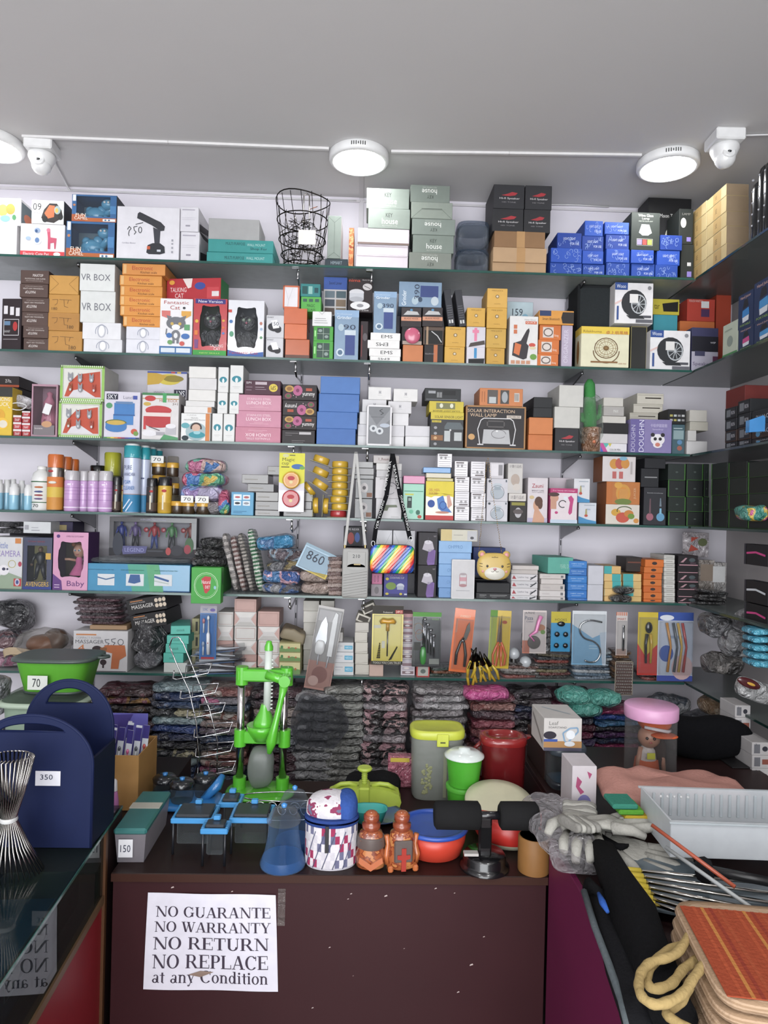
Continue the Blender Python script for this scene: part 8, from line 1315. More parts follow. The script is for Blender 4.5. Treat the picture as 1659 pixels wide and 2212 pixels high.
for k,(x0,x1,y0,y1) in enumerate(((-.108,-.012,-.035,.045),(.022,.118,-.03,.05),(-.03,.03,-.085,-.038),(-.02,.034,.052,.11))):
    def f(mb):
        m_ = .008; mb.box(x0,x1,y0,y0+m_,z1-.012,z1,'3c90cc|gloss',c=.002); mb.box(x0,x1,y1-m_,y1,z1-.012,z1,'3c90cc|gloss',c=.002); mb.box(x0,x0+m_,y0+m_,y1-m_,z1-.012,z1,'3c90cc|gloss',c=.002); mb.box(x1-m_,x1,y0+m_,y1-m_,z1-.012,z1,'3c90cc|gloss',c=.002)
        for q in (x0+.006,x1-.006): mb.tube([(q,(y0 if k != 3 else y1)+.004*(1 if k != 3 else -1),0),(q,(y0 if k != 3 else y1)+.004*(1 if k != 3 else -1),z1-.012)],.003,'1c1e24|plastic',6)
    part(T_,'frame_arm',f)
    bx = part(T_,'clear_box',lambda mb: mb.box(x0+.012,x1-.012,y0+.010,y1-.010,.02,z1-.002,'a8b0b4|clear',c=.003))
    part(T_,'dark_lid',lambda mb: mb.box(x0+.009,x1-.009,y0+.008,y1-.008,z1-.001,z1+.006,'2c3036|plastic',c=.002)); part(T_,'lid_clip',lambda mb: mb.box((x0+x1)/2-.008,(x0+x1)/2+.008,y1-.018,y1-.004,z1+.0062,z1+.016,'3c90cc|gloss',c=.002))
# green hand juicer
c = at(562,1718); s_ = c.y/F; T_ = empty('hand_juicer','tall bright green lever juicer with two chrome posts','juicer',(c.x,c.y,ZD+.0005)); GR = '52b81c|gloss'; Xp = lambda p: (p-562)*s_; Zp = lambda p: (1718-p)*s_
part(T_,'base',lambda mb: (mb.soft(150*s_,.14,.022,GR,e=.7,nu=36,nv=8),mb.cyl(.018,.018,.05,GR,X=Matrix.Translation((Xp(517),0,0))),mb.cyl(.018,.018,.05,GR,X=Matrix.Translation((Xp(609),0,0)))))
for p in (517,609): part(T_,'post',lambda mb: mb.tube([(Xp(p),0,.045),(Xp(p)-.001,0,Zp(1455))],.0105,'c8c4c4|chrome',16))
def f(mb):
    mb.box(Xp(508),Xp(625),-.016,.016,Zp(1472),Zp(1446),GR,c=.004)
    for p in (517,613): mb.cyl(.017,Zp(1480),Zp(1442),GR,X=Matrix.Translation((Xp(p),0,0)))
part(T_,'top_bridge',f)
def f(mb): mb.tube([(Xp(572),0,Zp(1535)),(Xp(573),0,Zp(1405))],.0105,'ccd4cc|plastic',12); [mb.box(Xp(578),Xp(584),-.004,.004,Zp(1532-8*k),Zp(1529-8*k),'ccd4cc|plastic') for k in range(14)]
part(T_,'gear_rod',f); part(T_,'rod_knob',lambda mb: mb.lathe([(.012,0),(.012,.01),(.008,.02),(.008,.024),(.004,.026)],GR,14,X=Matrix.Translation((Xp(573),0,Zp(1406)))))
part(T_,'lever',lambda mb: (mb.tube([(Xp(572),-.02,Zp(1455)),(Xp(612),-.034,Zp(1464))],.0125,GR,12),mb.tube([(Xp(612),-.034,Zp(1466)),(Xp(606),-.04,Zp(1500)),(Xp(596),-.046,Zp(1550)),(Xp(588),-.05,Zp(1590)),(Xp(584),-.052,Zp(1614))],[.014,.008,.009,.015,.006],GR,12),mb.cyl(.0155,-.016,.016,GR,X=Matrix.Translation((Xp(612),-.034,Zp(1464))) @ Matrix.Rotation(rad(90),4,'X'))))
part(T_,'press_cone',lambda mb: mb.lathe([(.010,Zp(1522)),(.014,Zp(1535)),(.028,Zp(1556)),(.033,Zp(1572)),(.0001,Zp(1572))],GR,24,X=Matrix.Translation((Xp(567),0,0))))
def f(mb):
    mb.lathe([(.0001,Zp(1604)),(.022,Zp(1600)),(.040,Zp(1578)),(.043,Zp(1566)),(.040,Zp(1566))],GR,28,X=Matrix.Translation((Xp(563),0,0))); mb.box(Xp(508),Xp(620),-.01,.01,Zp(1606),Zp(1580),GR,c=.003)
    for p in (516,611): mb.cyl(.0165,Zp(1612),Zp(1576),GR,X=Matrix.Translation((Xp(p),0,0)))
part(T_,'cup_holder',f); part(T_,'bagged_cup',lambda mb: mb.soft(56*s_,.06,Zp(1610)-.03,'8c948c|frost',e=.6,amp=.004,fr=25,c=(0,0,.024)))
# chrome hook tower
Y = 1.97; T_ = empty('wire_rack','tall leaning chrome wire rack with rows of bent hooks','wire rack',W(430,1700,Y)); o_ = T_.location.copy(); Q = lambda x,y,dy=0: W(x,y,Y+dy)-o_
part(T_,'rail',lambda mb: mb.tube([Q(366,1396),Q(372,1378),Q(386,1376),Q(396,1390),Q(420,1450),Q(452,1530),Q(470,1600),Q(468,1690)],.0022,'dcdce0|chrome',6)); part(T_,'rail',lambda mb: mb.tube([Q(366,1396),Q(384,1440),Q(408,1490),Q(424,1560),Q(430,1640),Q(414,1700)],.0022,'c8c8cc|chrome',6))
for k in range(6):
    y = 1440+k*42; x = 376+k*15 if k < 4 else 424+(k-4)*4
    part(T_,'hook_row',lambda mb: (mb.tube([Q(x,y+8,-.02),Q(x-2,y+26,-.03),Q(x+6,y+28,-.03),Q(x+74,y+14,-.03),Q(x+82,y-6,-.02),Q(x+26,y-2,0),Q(x+24,y+24,0),Q(x+70,y+20,0)],.0021,'c0c0c4|chrome',5),mb.tube([Q(x+8,y+16,0),Q(x+70,y+6,0)],.0014,'b0b0b4|chrome',5)))
# scroll trivet
c = at(612,1762); T_ = empty('wire_trivet','chrome wire trivet with scrolls lying before the green juicer','trivet',(c.x,c.y,ZD+.001)); s_ = c.y/F
def f(mb):
    W2 = 92*s_; mb.tube([(W2*cos(a_),.04*sin(a_),.004) for a_ in [2*pi*k/40 for k in range(40)]],.002,'c8c8cc|chrome',6,closed=True); mb.tube([(W2*cos(a_),.02+.03*sin(a_),.04) for a_ in [2*pi*k/40 for k in range(40)]],.0018,'c8c8cc|chrome',6,closed=True)
part(T_,'rim',f)
for k in range(7):
    x = (-72+24*k)*s_; part(T_,'scroll',lambda mb: mb.tube([(x+.016*(1-q/26)*cos(q*.5),-.02+.004*sin(q*.5),.024+.018*(1-q/30)*sin(q*.5)) for q in range(20)],.0015,'c8c8cc|chrome',5))
part(T_,'handle',lambda mb: (mb.tube([(80*s_,0,.02),(104*s_,-.02,.05)],.0022,'c8c8cc|chrome',6),mb.tube([(76*s_,.012,.02),(100*s_,-.008,.052)],.0022,'c8c8cc|chrome',6)))
# blue bell shaped jars, plaid bag
def bell(px,py,k,lb): simple('bell_jar',lb,'jar',px,py,[('body','88b0dc|clear',[(48*k,0),(50*k,6),(40*k,30),(33*k,70),(32*k,92)]),('tinted_base','3c7cc0|frost',[(47*k,1),(48*k,6),(44*k,20)]),('lid','a8b0b8|clear',[(36*k,93),(37*k,99),(26*k,118),(6*k,124)]),('knob','3c88cc|gloss',[(5*k,124),(7*k,130),(2*k,133)])],g='blue bell shaped jars')
bell(611,1868,1,'blue tinted bell shaped jar in film at the desk front'); bell(634,1830,.85,'blue tinted bell shaped jar standing behind the front one')
c = at(713,1878); s_ = c.y/F; R = 56*s_; T_ = empty('lunch_bag','oval zipped lunch bag in plaid patchwork with a blue flap','lunch bag',(c.x,c.y+.03,ZD+.0005))
def plaid(mb,z0,z1,top=False):
    nn = 36
    for i in range(nn):
        a_ = 2*pi*i/nn
        for j in range(5):
            q0 = z0+(z1-z0)*j/5; q1 = z0+(z1-z0)*(j+1)/5; pch = ((i//4)+j//2) % 3; c_ = ['d0ccd0','d4d0d4','9c3458'][pch] if (i+j) % 2 else ['c4c0c8','6c6c88','d8d0d4'][pch]
            v = [(R*1.004*cos(b_)*1.02,R*1.004*sin(b_)*.72,q) for b_,q in ((a_,q0),(a_+2*pi/nn,q0),(a_+2*pi/nn,q1),(a_,q1))]; mb.add(v,[(0,1,2,3)],c_+'|cloth',True)
H_ = 92*s_
part(T_,'body',lambda mb: (mb.lathe([(R*.94,0),(R,.008),(R,H_)],'c8c4cc|cloth',36,sx=1.02,sy=.72),plaid(mb,.006,H_),[mb.tube([(R*1.03*cos(a_+.5*q),R*.735*sin(a_+.5*q),H_*(.05+.85*q)) for q in (0,.25,.5,.75,1)],.0012,'5c607c|cloth',4) for a_ in (3.6,4.0,4.4,4.8,5.2)]))
part(T_,'zip',lambda mb: (mb.lathe([(R*1.03,H_),(R*1.05,H_+.004),(R*1.05,H_+.012),(R*1.03,H_+.016)],'2c4484|cloth',36,sx=1.02,sy=.72),mb.lathe([(R*1.055,H_+.006),(R*1.06,H_+.010)],'1c2c5c|metal',36,sx=1.02,sy=.72)))
part(T_,'zip_pull',lambda mb: mb.box(-.012,-.004,-R*.80,-R*.77,H_*.45,H_+.006,'1c1c20|plastic'))
LT = Matrix.Translation((0,.01,H_+.016)) @ Matrix.Rotation(rad(14),4,'X')
part(T_,'lid',lambda mb: (mb.lathe([(R*1.0,0),(R*.98,.022),(R*.85,.034),(R*.5,.040),(.0001,.042)],'ccc8cc:d4d0d4:8c3c5c:6c7088:26|cloth',36,sx=1.02,sy=.72,X=LT)))
part(T_,'lid_panel',lambda mb: mb.prism([(R*.15,-.03*0),(R*.15,.0001),(R*.9,.0001)],0,.0001,'3c5c9c|cloth') if False else mb.lathe([(R*1.006,.001),(R*.99,.0235),(R*.86,.0355),(R*.52,.0415),(.0001,.0435)],'34549c|cloth',36,sx=.45,sy=.73,X=LT @ Matrix.Translation((R*.56,0,0))))
# dumpling maker, scoop, plate
c = at(786,1748); s_ = c.y/F; T_ = empty('dumpling_press','lime green double dumpling press with a screw knob on top','kitchen tool',(c.x,c.y+.02,ZD+.0005)); LM = 'b4c83c|plastic'
for q in (-1,1):
    def f(mb):
        for v in (0,1): mb.prism([(q*.012,.02),(q*.092,.005),(q*.098,.022),(q*.092,.04),(q*.07,.050),(q*.04,.056),(q*.012,.055)],-.03+.032*v,-.008+.032*v,LM)
        mb.tube([(q*.02,-.006,.056),(q*.04,-.006,.062),(q*.062,-.006,.060),(q*.08,-.006,.050)],.006,LM,8)
    part(T_,'mould',f)
part(T_,'frame',lambda mb: mb.box(-.015,.015,-.034,.03,0,.06,LM,c=.004)); part(T_,'screw',lambda mb: (mb.cyl(.006,.06,.095,LM),[mb.lathe([(.0075,.062+.005*k),(.0085,.0635+.005*k),(.0075,.065+.005*k)],LM,14) for k in range(6)])); part(T_,'knob',lambda mb: mb.cyl(.02,.095,.104,LM,b=.003))
simple('plate','blue edged plate under the turquoise scoop','plate',818,1768,[('plate','3c5890|gloss',[(30,0),(46,6),(54,12),(46,9),(1,5)])])
c = at(797,1778); mb = MB(); mb.lathe([(.022,.0),(.03,.006),(.038,.034),(.039,.036),(.035,.034),(.026,.008),(.0001,.005)],'30b0a8|gloss',28,sx=1.15,sy=.8,pw=.7); tag(mb.build('scoop',loc=(c.x,c.y-.035,ZD+.018)),'small turquoise plastic bowl in front of the lime green press','bowl')
softpack('black_cloth_fold','folded black cloth lying behind the lime green press',806,1672,120,44,.1,'18181a|cloth',Y=1.93,base=ZD+.0006,amp=.006,e_=.5)
# toy tanks
def toy(px,py,k):
    c = at(px,py); s_ = c.y/F; T_ = empty('toy_robot',['brown orange round shouldered toy with a smooth grey panel','orange toy with side arms and a red chest panel'][k]+' at the desk front','toy',(c.x,c.y,ZD+.0005),rad(8*k),'orange toy figures'); O = ['9c5028:7c3820:b87440:50|gloss','a4582c:84381c:c07c40:50|gloss']
    part(T_,'body',lambda mb: mb.lathe([(22*s_,0),(31*s_,6*s_),(33*s_,30*s_),(26*s_,50*s_),(28*s_,62*s_),(24*s_,76*s_),(14*s_,82*s_)],O[k],20,sy=.8,pw=.8))
    part(T_,'neck',lambda mb: mb.lathe([(16*s_,80*s_),(20*s_,86*s_),(20*s_,94*s_),(13*s_,98*s_),(17*s_,101*s_),(17*s_,112*s_),(10*s_,116*s_)],'8c4024|gloss',18)); part(T_,'head_top',lambda mb: mb.ball((0,0,114*s_),14*s_,'a4542c|gloss',sc=(1,1,.5)))
    part(T_,'grey_panel',lambda mb: mb.lathe([(29*s_,44*s_),(31*s_,48*s_),(29*s_,68*s_)],'605450|plastic',20,sy=.82) if k == 0 else mb.box(-20*s_,20*s_,-27*s_,-18*s_,20*s_,66*s_,'5c504c|plastic',c=.004))
    part(T_,'chest_ridge',lambda mb: mb.prism([(-26*s_,22*s_),(0,4*s_),(26*s_,22*s_),(24*s_,34*s_),(0,18*s_),(-24*s_,34*s_)],-30*s_,-20*s_,'b86030|gloss') if k == 0 else mb.prism([(-5*s_,4*s_),(5*s_,4*s_),(5*s_,28*s_),(14*s_,30*s_),(14*s_,38*s_),(5*s_,38*s_),(5*s_,52*s_),(-5*s_,52*s_),(-5*s_,38*s_),(-14*s_,38*s_),(-14*s_,30*s_),(-5*s_,28*s_)],-30*s_,-24*s_,'a83428|gloss'))
    if k:
        for q in (-1,1): part(T_,'arm',lambda mb: (mb.tube([(q*30*s_,-.004,12*s_),(q*34*s_,-.006,30*s_),(q*30*s_,0,50*s_),(q*33*s_,0,70*s_)],[.008,.007,.005,.006],'b86430|gloss',8),mb.box(q*27*s_-.006,q*27*s_+.006,-.028,-.004,0,14*s_,'b86430|gloss',c=.003)))
toy(800,1872,0); toy(866,1872,1)
# containers
c = at(944,1728); s_ = c.y/F; T_ = empty('storage_container','tall clear container with a lime green lid and a leafy print','container',(c.x,c.y+.04,ZD+.0005)); R = 56*s_; H_ = 132*s_
part(T_,'body',lambda mb: (mb.lathe([(R*.9,0),(R*.96,.006),(R,H_)],'a8aca4|frost',36,sy=.72,pw=.55),[mb.ball((-R*.45+random.uniform(-.012,.014),-R*.70,H_*random.uniform(.12,.6)),.004,'8a8c64|card',sc=(1,.3,1)) for k in range(46)],mb.box(R*.2,R*.34,-R*.75,-R*.7,.01,H_*.8,'b8bc9c|frost')))
part(T_,'lid',lambda mb: mb.lathe([(R*1.04,H_),(R*1.07,H_+.004),(R*1.07,H_+.018),(R*1.0,H_+.024),(R*.9,H_+.022),(.0001,H_+.022)],'c0c82c|plastic',36,sy=.74,pw=.55)); part(T_,'clip',lambda mb: (mb.box(-.006,.026,-R*.86,-R*.79,H_-.016,H_+.018,'c8d038|plastic',c=.002),mb.box(.003,.017,-R*.865,-R*.86,H_-.006,H_-.002,'4c5020|plastic')))
T_,s_ = simple('drink_cup','bright green tumbler with a white lid and a short cord','cup',1000,1752,[('lower_cup','48b020|plastic',[(30,0),(32,2),(36,48)]),('rim_band','58bc34|plastic',[(38,49),(39,53),(38,58)]),('upper_cup','48b020|plastic',[(32,59),(39,118)]),('lid','dce4e0|gloss',[(43,119),(43,123),(30,131),(13,133),(12,137),(1,138)])])
part(T_,'cord',lambda mb: mb.tube([(0,-.046,.045),(0,-.05,.03),(-.02,-.05,.006),(-.03,-.05,.002)],.0022,'c0c0c4|plastic',6))
c = at(1088,1738); s_ = c.y/F; T_ = empty('water_jug','tall dark red translucent plastic jug with a pouring lid','jug',(c.x,c.y+.03,ZD+.0005)); R = 49*s_; H_ = 128*s_
part(T_,'body',lambda mb: mb.lathe([(R*.88,0),(R*.94,.006),(R*1.0,H_)],'6c1418|gloss',30,sy=.8,pw=.7)); part(T_,'lid',lambda mb: (mb.lathe([(R*1.03,H_),(R*1.06,H_+.006),(R*1.04,H_+.020),(R*.7,H_+.022),(R*.66,H_+.012),(.0001,H_+.012)],'8c1c1c|gloss',30,sy=.82,pw=.75),mb.prism([(R*.9,H_+.002),(R*1.25,H_+.018),(R*.9,H_+.02)],-.01,.01,'8c1c1c|gloss'))); part(T_,'handle',lambda mb: mb.tube([(-R*.95,0,H_),(-R*1.25,0,H_*.9),(-R*1.25,0,H_*.5),(-R*.98,0,H_*.35)],.006,'7c1818|gloss',8))
simple('collapsible_bowl','red folding bowl with a blue rim','bowl',936,1838,[('bowl','c83820|plastic',[(50,0),(60,4),(68,30),(70,52),(66,52),(60,30),(46,6),(1,4)]),('rim','2c54b0|plastic',[(66,52),(74,53),(74,60),(66,61),(65,56)])],n=40)
simple('collapsible_bowl','folding bowl with a red band and a cream tray leaning on it','bowl',1096,1812,[('base','d0ccb0|plastic',[(44,0),(62,4),(68,14)]),('band','c82418|plastic',[(69,14.5),(72,20),(72,58),(68,60)])],n=40)
c = at(1080,1800); mb = MB(); s_ = c.y/F; mb.lathe([(1*s_,6*s_),(50*s_,5*s_),(70*s_,0),(76*s_,3*s_),(74*s_,8*s_),(52*s_,12*s_),(1*s_,13*s_)],'d4d0b0|plastic',40); o = mb.build('cream_tray',loc=(c.x,c.y+.02,ZD+.066)); o.rotation_euler = (rad(14),0,0); tag(o,'round cream plastic tray leaning behind the black foam bar','tray')
# black sit up bar
c = at(1046,1872); s_ = c.y/F; T_ = empty('situp_bar','black exercise bar with two foam rolls on a suction base','exercise bar',(c.x,c.y-.0,ZD+.0005)); Z_ = lambda p: (1872-p)*s_
part(T_,'suction_base',lambda mb: mb.lathe([(54*s_,0),(54*s_,.005),(48*s_,.009),(46*s_,.012),(46*s_,.026),(42*s_,.032),(12*s_,.034)],'121214|gloss',36)); part(T_,'stem',lambda mb: (mb.box(-.016,.012,-.02,.0,.03,Z_(1760),'161618|gloss',c=.004),mb.box(-.013,.009,-.0215,-.020,.05,Z_(1780),'0c0c0e|matte')))
part(T_,'cross_tube',lambda mb: mb.tube([(-.055,-.01,Z_(1757)),(.06,-.01,Z_(1757))],.009,'18181c|gloss',12)); part(T_,'release_tab',lambda mb: mb.box(-.05,-.018,-.03,-.012,.036,.042,'b8b4b0|plastic',c=.001))
for x0,x1 in ((-113,-13),(28,112)):
    part(T_,'foam_roll',lambda mb: mb.lathe([(22*s_,x0*s_),(29*s_,(x0+5)*s_),(29.5*s_,(x0+x1)/2*s_),(29*s_,(x1-5)*s_),(22*s_,x1*s_)],'1c1c1d|matte',28,X=Matrix.Translation((0,-.01,Z_(1757))) @ Matrix.Rotation(rad(90),4,'Y')))
# soap stand box and jar
B('soap_stand_box','white box with a blue soap stand picture standing on a glass jar',1175,1258,1552,'c0bcb8',None,{'F': [t('Leaf',.26,.85,.12,.24,'70706c'),t('SOAPSTAND',.36,.72,.06,.48,'50504e'),r(0,0,1,.1,'4c4a5c'),r(0,.1,1,.3,'a87c48'),e(.16,.48,.17,.12,'282430'),r(0,.28,.36,.36,'34509c'),('l',[(.55,.3),(.5,.55),(.68,.7),(.88,.72),(.9,.6),(.62,.25),(.55,.3)],'7c9cb8',.004),e(.7,.5,.12,.14,'d8dce0'),e(.68,.22,.14,.08,'c8ccd0')],'L': [('l',[(.1,.8),(.9,.2)],'8a8480',.01)],'T': [('l',[(.2,.8),(.8,.3)],'98a4ac',.006)]},z=W(1216,1622,1.74).z,Y=1.74,d=.13)
c = W(1219,1700,1.8); zj = W(1216,1622,1.74).z-.0006-ZR; T_ = empty('glass_jar','clear square jar with a dark grey lid under the soap stand box','jar',(c.x,c.y,ZR)); R = .048
part(T_,'body',lambda mb: mb.lathe([(R*.9,0),(R,.006),(R,zj-.028),(R*.9,zj-.02)],'8c9498|clear',28,pw=.6)); part(T_,'dark_base',lambda mb: mb.lathe([(R*.85,.001),(R*.92,.008),(R*.92,.016),(R*.8,.018)],'1c2030|gloss',28,pw=.6)); part(T_,'lid',lambda mb: mb.lathe([(R*.98,zj-.02),(R*1.04,zj-.016),(R*1.04,zj-.004),(R*.98,zj)],'3c4650|plastic',28,pw=.6))
mb = MB(); mb.box(RX+.074,RX+.082,1.83,2.02,ZR,ZR+.09,'34201c|lamin'); tag(mb.build('wood_board'),'narrow dark wooden board left of the glass jar','board')
c = at(1166,1900); mb = MB(); mb.lathe([(.034,0),(.035,.003),(.035,.074),(.033,.077)],'8c602c|card',36); mb.lathe([(.031,.0772),(.02,.0772)],'2c2420|matte',30); tag(mb.build('cardboard_roll',loc=(c.x-.004,c.y+.04,ZD+.0005)),'brown cardboard roll standing at the right end of the desk','roll')
# doll in a tube
c = W(1403,1690,1.86); s_ = 1.86/F; T_ = empty('boxed_doll','doll with an orange cap inside a clear tube with a pink lid','doll',(c.x,1.86,ZR)); H_ = W(1403,1545,1.86).z-ZR; R = 54*s_
part(T_,'tube',lambda mb: mb.lathe([(R,0),(R,H_)],'b8b4b4|clear',36)); part(T_,'pink_lid',lambda mb: mb.lathe([(R*1.03,H_-.004),(R*1.05,H_),(R*1.05,H_+.026),(R*1.0,H_+.03),(.0001,H_+.03)],'d89cc4|plastic',36))
dl = part(T_,'doll_body',lambda mb: (mb.tube([(-.012,0,.03),(-.01,0,H_*.3),(-.008,0,H_*.45),(-.008,0,H_*.55)],[.022,.026,.02,.008],'c8c0bc|cloth',14),mb.ball((-.006,-.004,H_*.66),.030,'b08068|plastic',n=20),mb.tube([(-.025,0,H_*.48),(-.036,-.01,H_*.3),(-.038,-.012,H_*.12)],[.008,.007,.006],'b08068|plastic',8),mb.tube([(.012,0,H_*.48),(.032,-.006,H_*.3),(.034,-.01,H_*.12)],[.008,.007,.006],'b08068|plastic',8),mb.ball((-.022,-.03,H_*.68),.004,'2c2020|gloss'),mb.ball((-.004,-.034,H_*.68),.004,'2c2020|gloss'),mb.ball((-.014,-.036,H_*.62),.003,'a84c50|gloss',sc=(1.5,.5,.7))))
part(T_,'skirt',lambda mb: mb.lathe([(.034,.02),(.03,.05),(.02,H_*.3)],'c06040|cloth',20,X=Matrix.Translation((-.01,0,0)))); part(T_,'hair',lambda mb: mb.soft(.05,.04,H_*.62,'3c302c|matte',e=.8,amp=.003,fr=40,c=(.022,.008,.01))); part(T_,'cap',lambda mb: (mb.soft(.085,.075,.05,'d8602c|cloth',e=.7,c=(.008,-.002,H_*.76)),mb.soft(.07,.05,.012,'d8602c|cloth',e=.8,c=(.022,-.034,H_*.70)),mb.tube([(-.03,-.030,H_*.86),(0,-.041,H_*.84),(.032,-.035,H_*.80),(.045,-.02,H_*.79)],.0045,'d8d4d8|cloth',8)))
part(T_,'yellow_tag',lambda mb: mb.box(-.024,-.002,-.038,-.036,H_*.36,H_*.46,'c8c82c|card'))
# ================= right counter heap =================
B('tissue_box','white tissue box with red butterflies and a purple corner',1236,1290,1655,'c8c0c4',None,[('p',[(.2,.8),(.4,.7),(.3,.6),(.5,.5),(.35,.45),(.15,.6)],'a84870'),('p',[(.6,.9),(.8,.85),(.7,.75)],'a84870'),e(.5,.25,.3,.2,'7c78b0')],z=ZR+.0005,Y=1.60,d=.09)
def heap(name,label,cat,x0,y0,x1,y1,z,mat,h=.04,amp=.008,fr=12,e_=.6,rz=0,rx=0,ry=0,g=None,seed=1,nu=44,nv=14):
    a = G(x0,(y0+y1)/2,z); b = G(x1,(y0+y1)/2,z); f0 = G((x0+x1)/2,y1,z); f1 = G((x0+x1)/2,y0,z)
    mb = MB(); mb.soft(b.x-a.x,max(.03,f1.y-f0.y),h,mat,e=e_,amp=amp,fr=fr,seed=seed,nu=nu,nv=nv); o = mb.build(name,loc=((a.x+b.x)/2,(f0.y+f1.y)/2,z)); o.rotation_euler = (rad(rx),rad(ry),rad(rz)); return tag(o,label,cat,g)
heap('pink_towel','salmon pink towel with a stitched edge spread over the heap','towel',1300,1690,1600,1765,ZR+.045,'b88478|cloth',h=.05,amp=.016,fr=16,seed=4,nu=60,nv=18)
def glove(px,py,z,rz,k,lb):
    c = G(px,py,z); mb = MB(); mt_ = 'a8a69e|cloth'
    mb.soft(.085,.10,.022,mt_,e=.6,amp=.004,fr=30,seed=k)
    for j in range(4): x = -.032+.0215*j; L_ = (.058,.068,.064,.05)[j]; mb.tube([(x*.9,.03,.012),(x*1.1,.05+L_*.5,.020-.004*(j % 2)),(x*1.25,.05+L_,.008+.006*(j % 2))],[.011,.0105,.008],mt_,10)
    mb.tube([(.036,-.02,.012),(.06,.01,.016),(.068,.035,.01)],[.013,.0115,.008],mt_,10); crumple(mb,.006,30)
    o = mb.build('cloth_glove',loc=c); o.rotation_euler = (rad(-6),rad(6*k-6),rad(rz)); tag(o,lb,'glove','grey white gloves')
    mb = MB()
    for j in range(5): mb.soft(.074-.002*(j % 2),.014,.02,['8c8a84','b0aea6'][j % 2]+'|cloth',e=.5,amp=.001,c=(0,-.05-.0115*j,.001))
    crumple(mb,.005,30).build('knit_cuff',o)
glove(1318,1792,ZR+.05,-75,0,'crumpled grey white knit glove, upper one beside the clear basket'); glove(1255,1800,ZR+.035,165,1,'crumpled grey white knit glove, left one at the counter edge'); glove(1362,1850,ZR+.015,-120,2,'crumpled grey white knit glove, lower one above the black pouches')
heap('plastic_film','crumpled clear plastic bag spilling over the magenta counter edge','plastic bag',1160,1745,1262,1900,ZR+.002,'dcd8dc|wrap',h=.05,amp=.026,fr=20,seed=7,nu=80,nv=28)
for k in range(4):
    z = ZR+.088-.012*k; p = G(1384,1785,z); mb = MB(); mb.box(-.028,.026,-.03,.03,0,.011,['34806c','54982c','b89c1c','3a3a3c'][k]+'|cloth',c=.003); tag(mb.build('scouring_pad',loc=(p.x+.002*k,1.47,z)),'%s flat pad in the small stack on the gloves' % ['teal','green','yellow','dark grey'][k],'pad','coloured pads')
# clear plastic drawer basket
zb = ZR+.05; A0 = G(1450,1850,zb); T_ = empty('clear_basket','long translucent white plastic basket lying on the heap','basket',(A0.x,A0.y,zb))
def f(mb):
    L_ = .42; D_ = .16; H2 = .07; m_ = 'dce0e4|frost'
    mb.box(0,L_,0,D_,0,.003,m_); mb.box(-.004,L_,-.004,0,0,H2,m_); mb.box(-.004,L_,D_,D_+.003,0,H2,m_); mb.box(-.004,0,0,D_,0,H2,m_)
    for k in range(22): mb.box(.02+.018*k,.026+.018*k,D_-.003,D_,.012,H2-.01,'d4dce0|frost')
    mb.box(-.008,L_,-.010,-.004,H2-.004,H2,'d0d8dc|frost'); mb.box(-.008,L_,D_+.003,D_+.010,H2-.004,H2,'d0d8dc|frost')
    for k in range(5): mb.ball((.02+.014*k,D_*.7,H2+.001),.003,'dcdcdc|frost')
part(T_,'basket_body',f); T_.rotation_euler.z = rad(-3)
# grey sheet, black pouches, rods with yellow tips
p = [G(1300,1822,ZR+.03),G(1690,1900,ZR+.03),G(1690,2020,ZR+.02),G(1370,1955,ZR+.02)]
mb = MB(); mb.add([tuple(v) for v in p]+[tuple(v-Vector((0,0,.004))) for v in p],[(3,2,1,0),(4,5,6,7),(0,1,5,4),(1,2,6,5),(2,3,7,6),(3,0,4,7)],'5c6870|gloss'); tag(mb.build('grey_folder'),'glossy blue grey plastic sheet under the silver rods','sheet')
for k in range(7):
    a = G(1348+4.5*k,1878+10.5*k,ZR+.046+.004*(k % 2)); b = G(1700,1912+22*k,ZR+.036); dv_ = (b-a).normalized(); T_ = empty('silver_rod','silver rod with a yellow tip, %s of seven counted from the back' % ['first','second','third','fourth','fifth','sixth','seventh'][k],'rod',a,0,'silver rods with yellow tips')
    part(T_,'rod',lambda mb: mb.tube([dv_*.02,b-a],.0035,'c8c4bc|chrome',8)); part(T_,'tip',lambda mb: mb.tube([(0,0,0),dv_*.008,dv_*.03],.0056,'c8b020|plastic',8))
random.seed(9)
mb = MB(); pts = [G(1300,1835,ZR+.04),G(1330,1900,ZR+.05),G(1360,1975,ZR+.05),G(1395,2050,ZR+.045),G(1430,2130,ZR+.04),G(1455,2200,ZR+.04)]
mb.tube(pts,[.02,.03,.034,.034,.034,.03],'111113|cloth',14); mb.tube([q+Vector((-.035,.0,-.03)) for q in pts[1:]],[.016,.02,.024,.024,.02],'18181b|cloth',12)
for k,(x,y) in enumerate(((1300,1815),(1285,1835),(1300,1880),(1265,1912))): mb.tube([G(x+40,y+25,ZR+.03),G(x+18,y+8,ZR+.04),G(x,y,ZR+.03)],[.014,.009,.012],'121214|cloth',8)
crumple(mb,.016,22); o = mb.build('black_pouch_bundle'); tag(o,'bundle of black drawstring pouches hanging over the magenta counter edge','pouches')
mb = MB(); mb.tube([q+Vector((-.058,-.004,-.02)) for q in pts[1:]],.006,'5c6468|cloth',8); mb.build('grey_piping',o); mb = MB(); mb.tube([G(1293,1930,ZR+.062),G(1302,1950,ZR+.064),G(1313,1970,ZR+.062)],[.003,.006,.003],'2c58a8|cloth',8); mb.build('blue_strip',o)
mb = MB(); mb.tube([G(1490,1960,ZR+.055),G(1560,1995,ZR+.02),G(1640,2020,ZR+.01)],[.012,.024,.02],'141416|cloth',10); tag(mb.build('black_pouch'),'loose black pouch under the rods beside the jute bags','pouch')
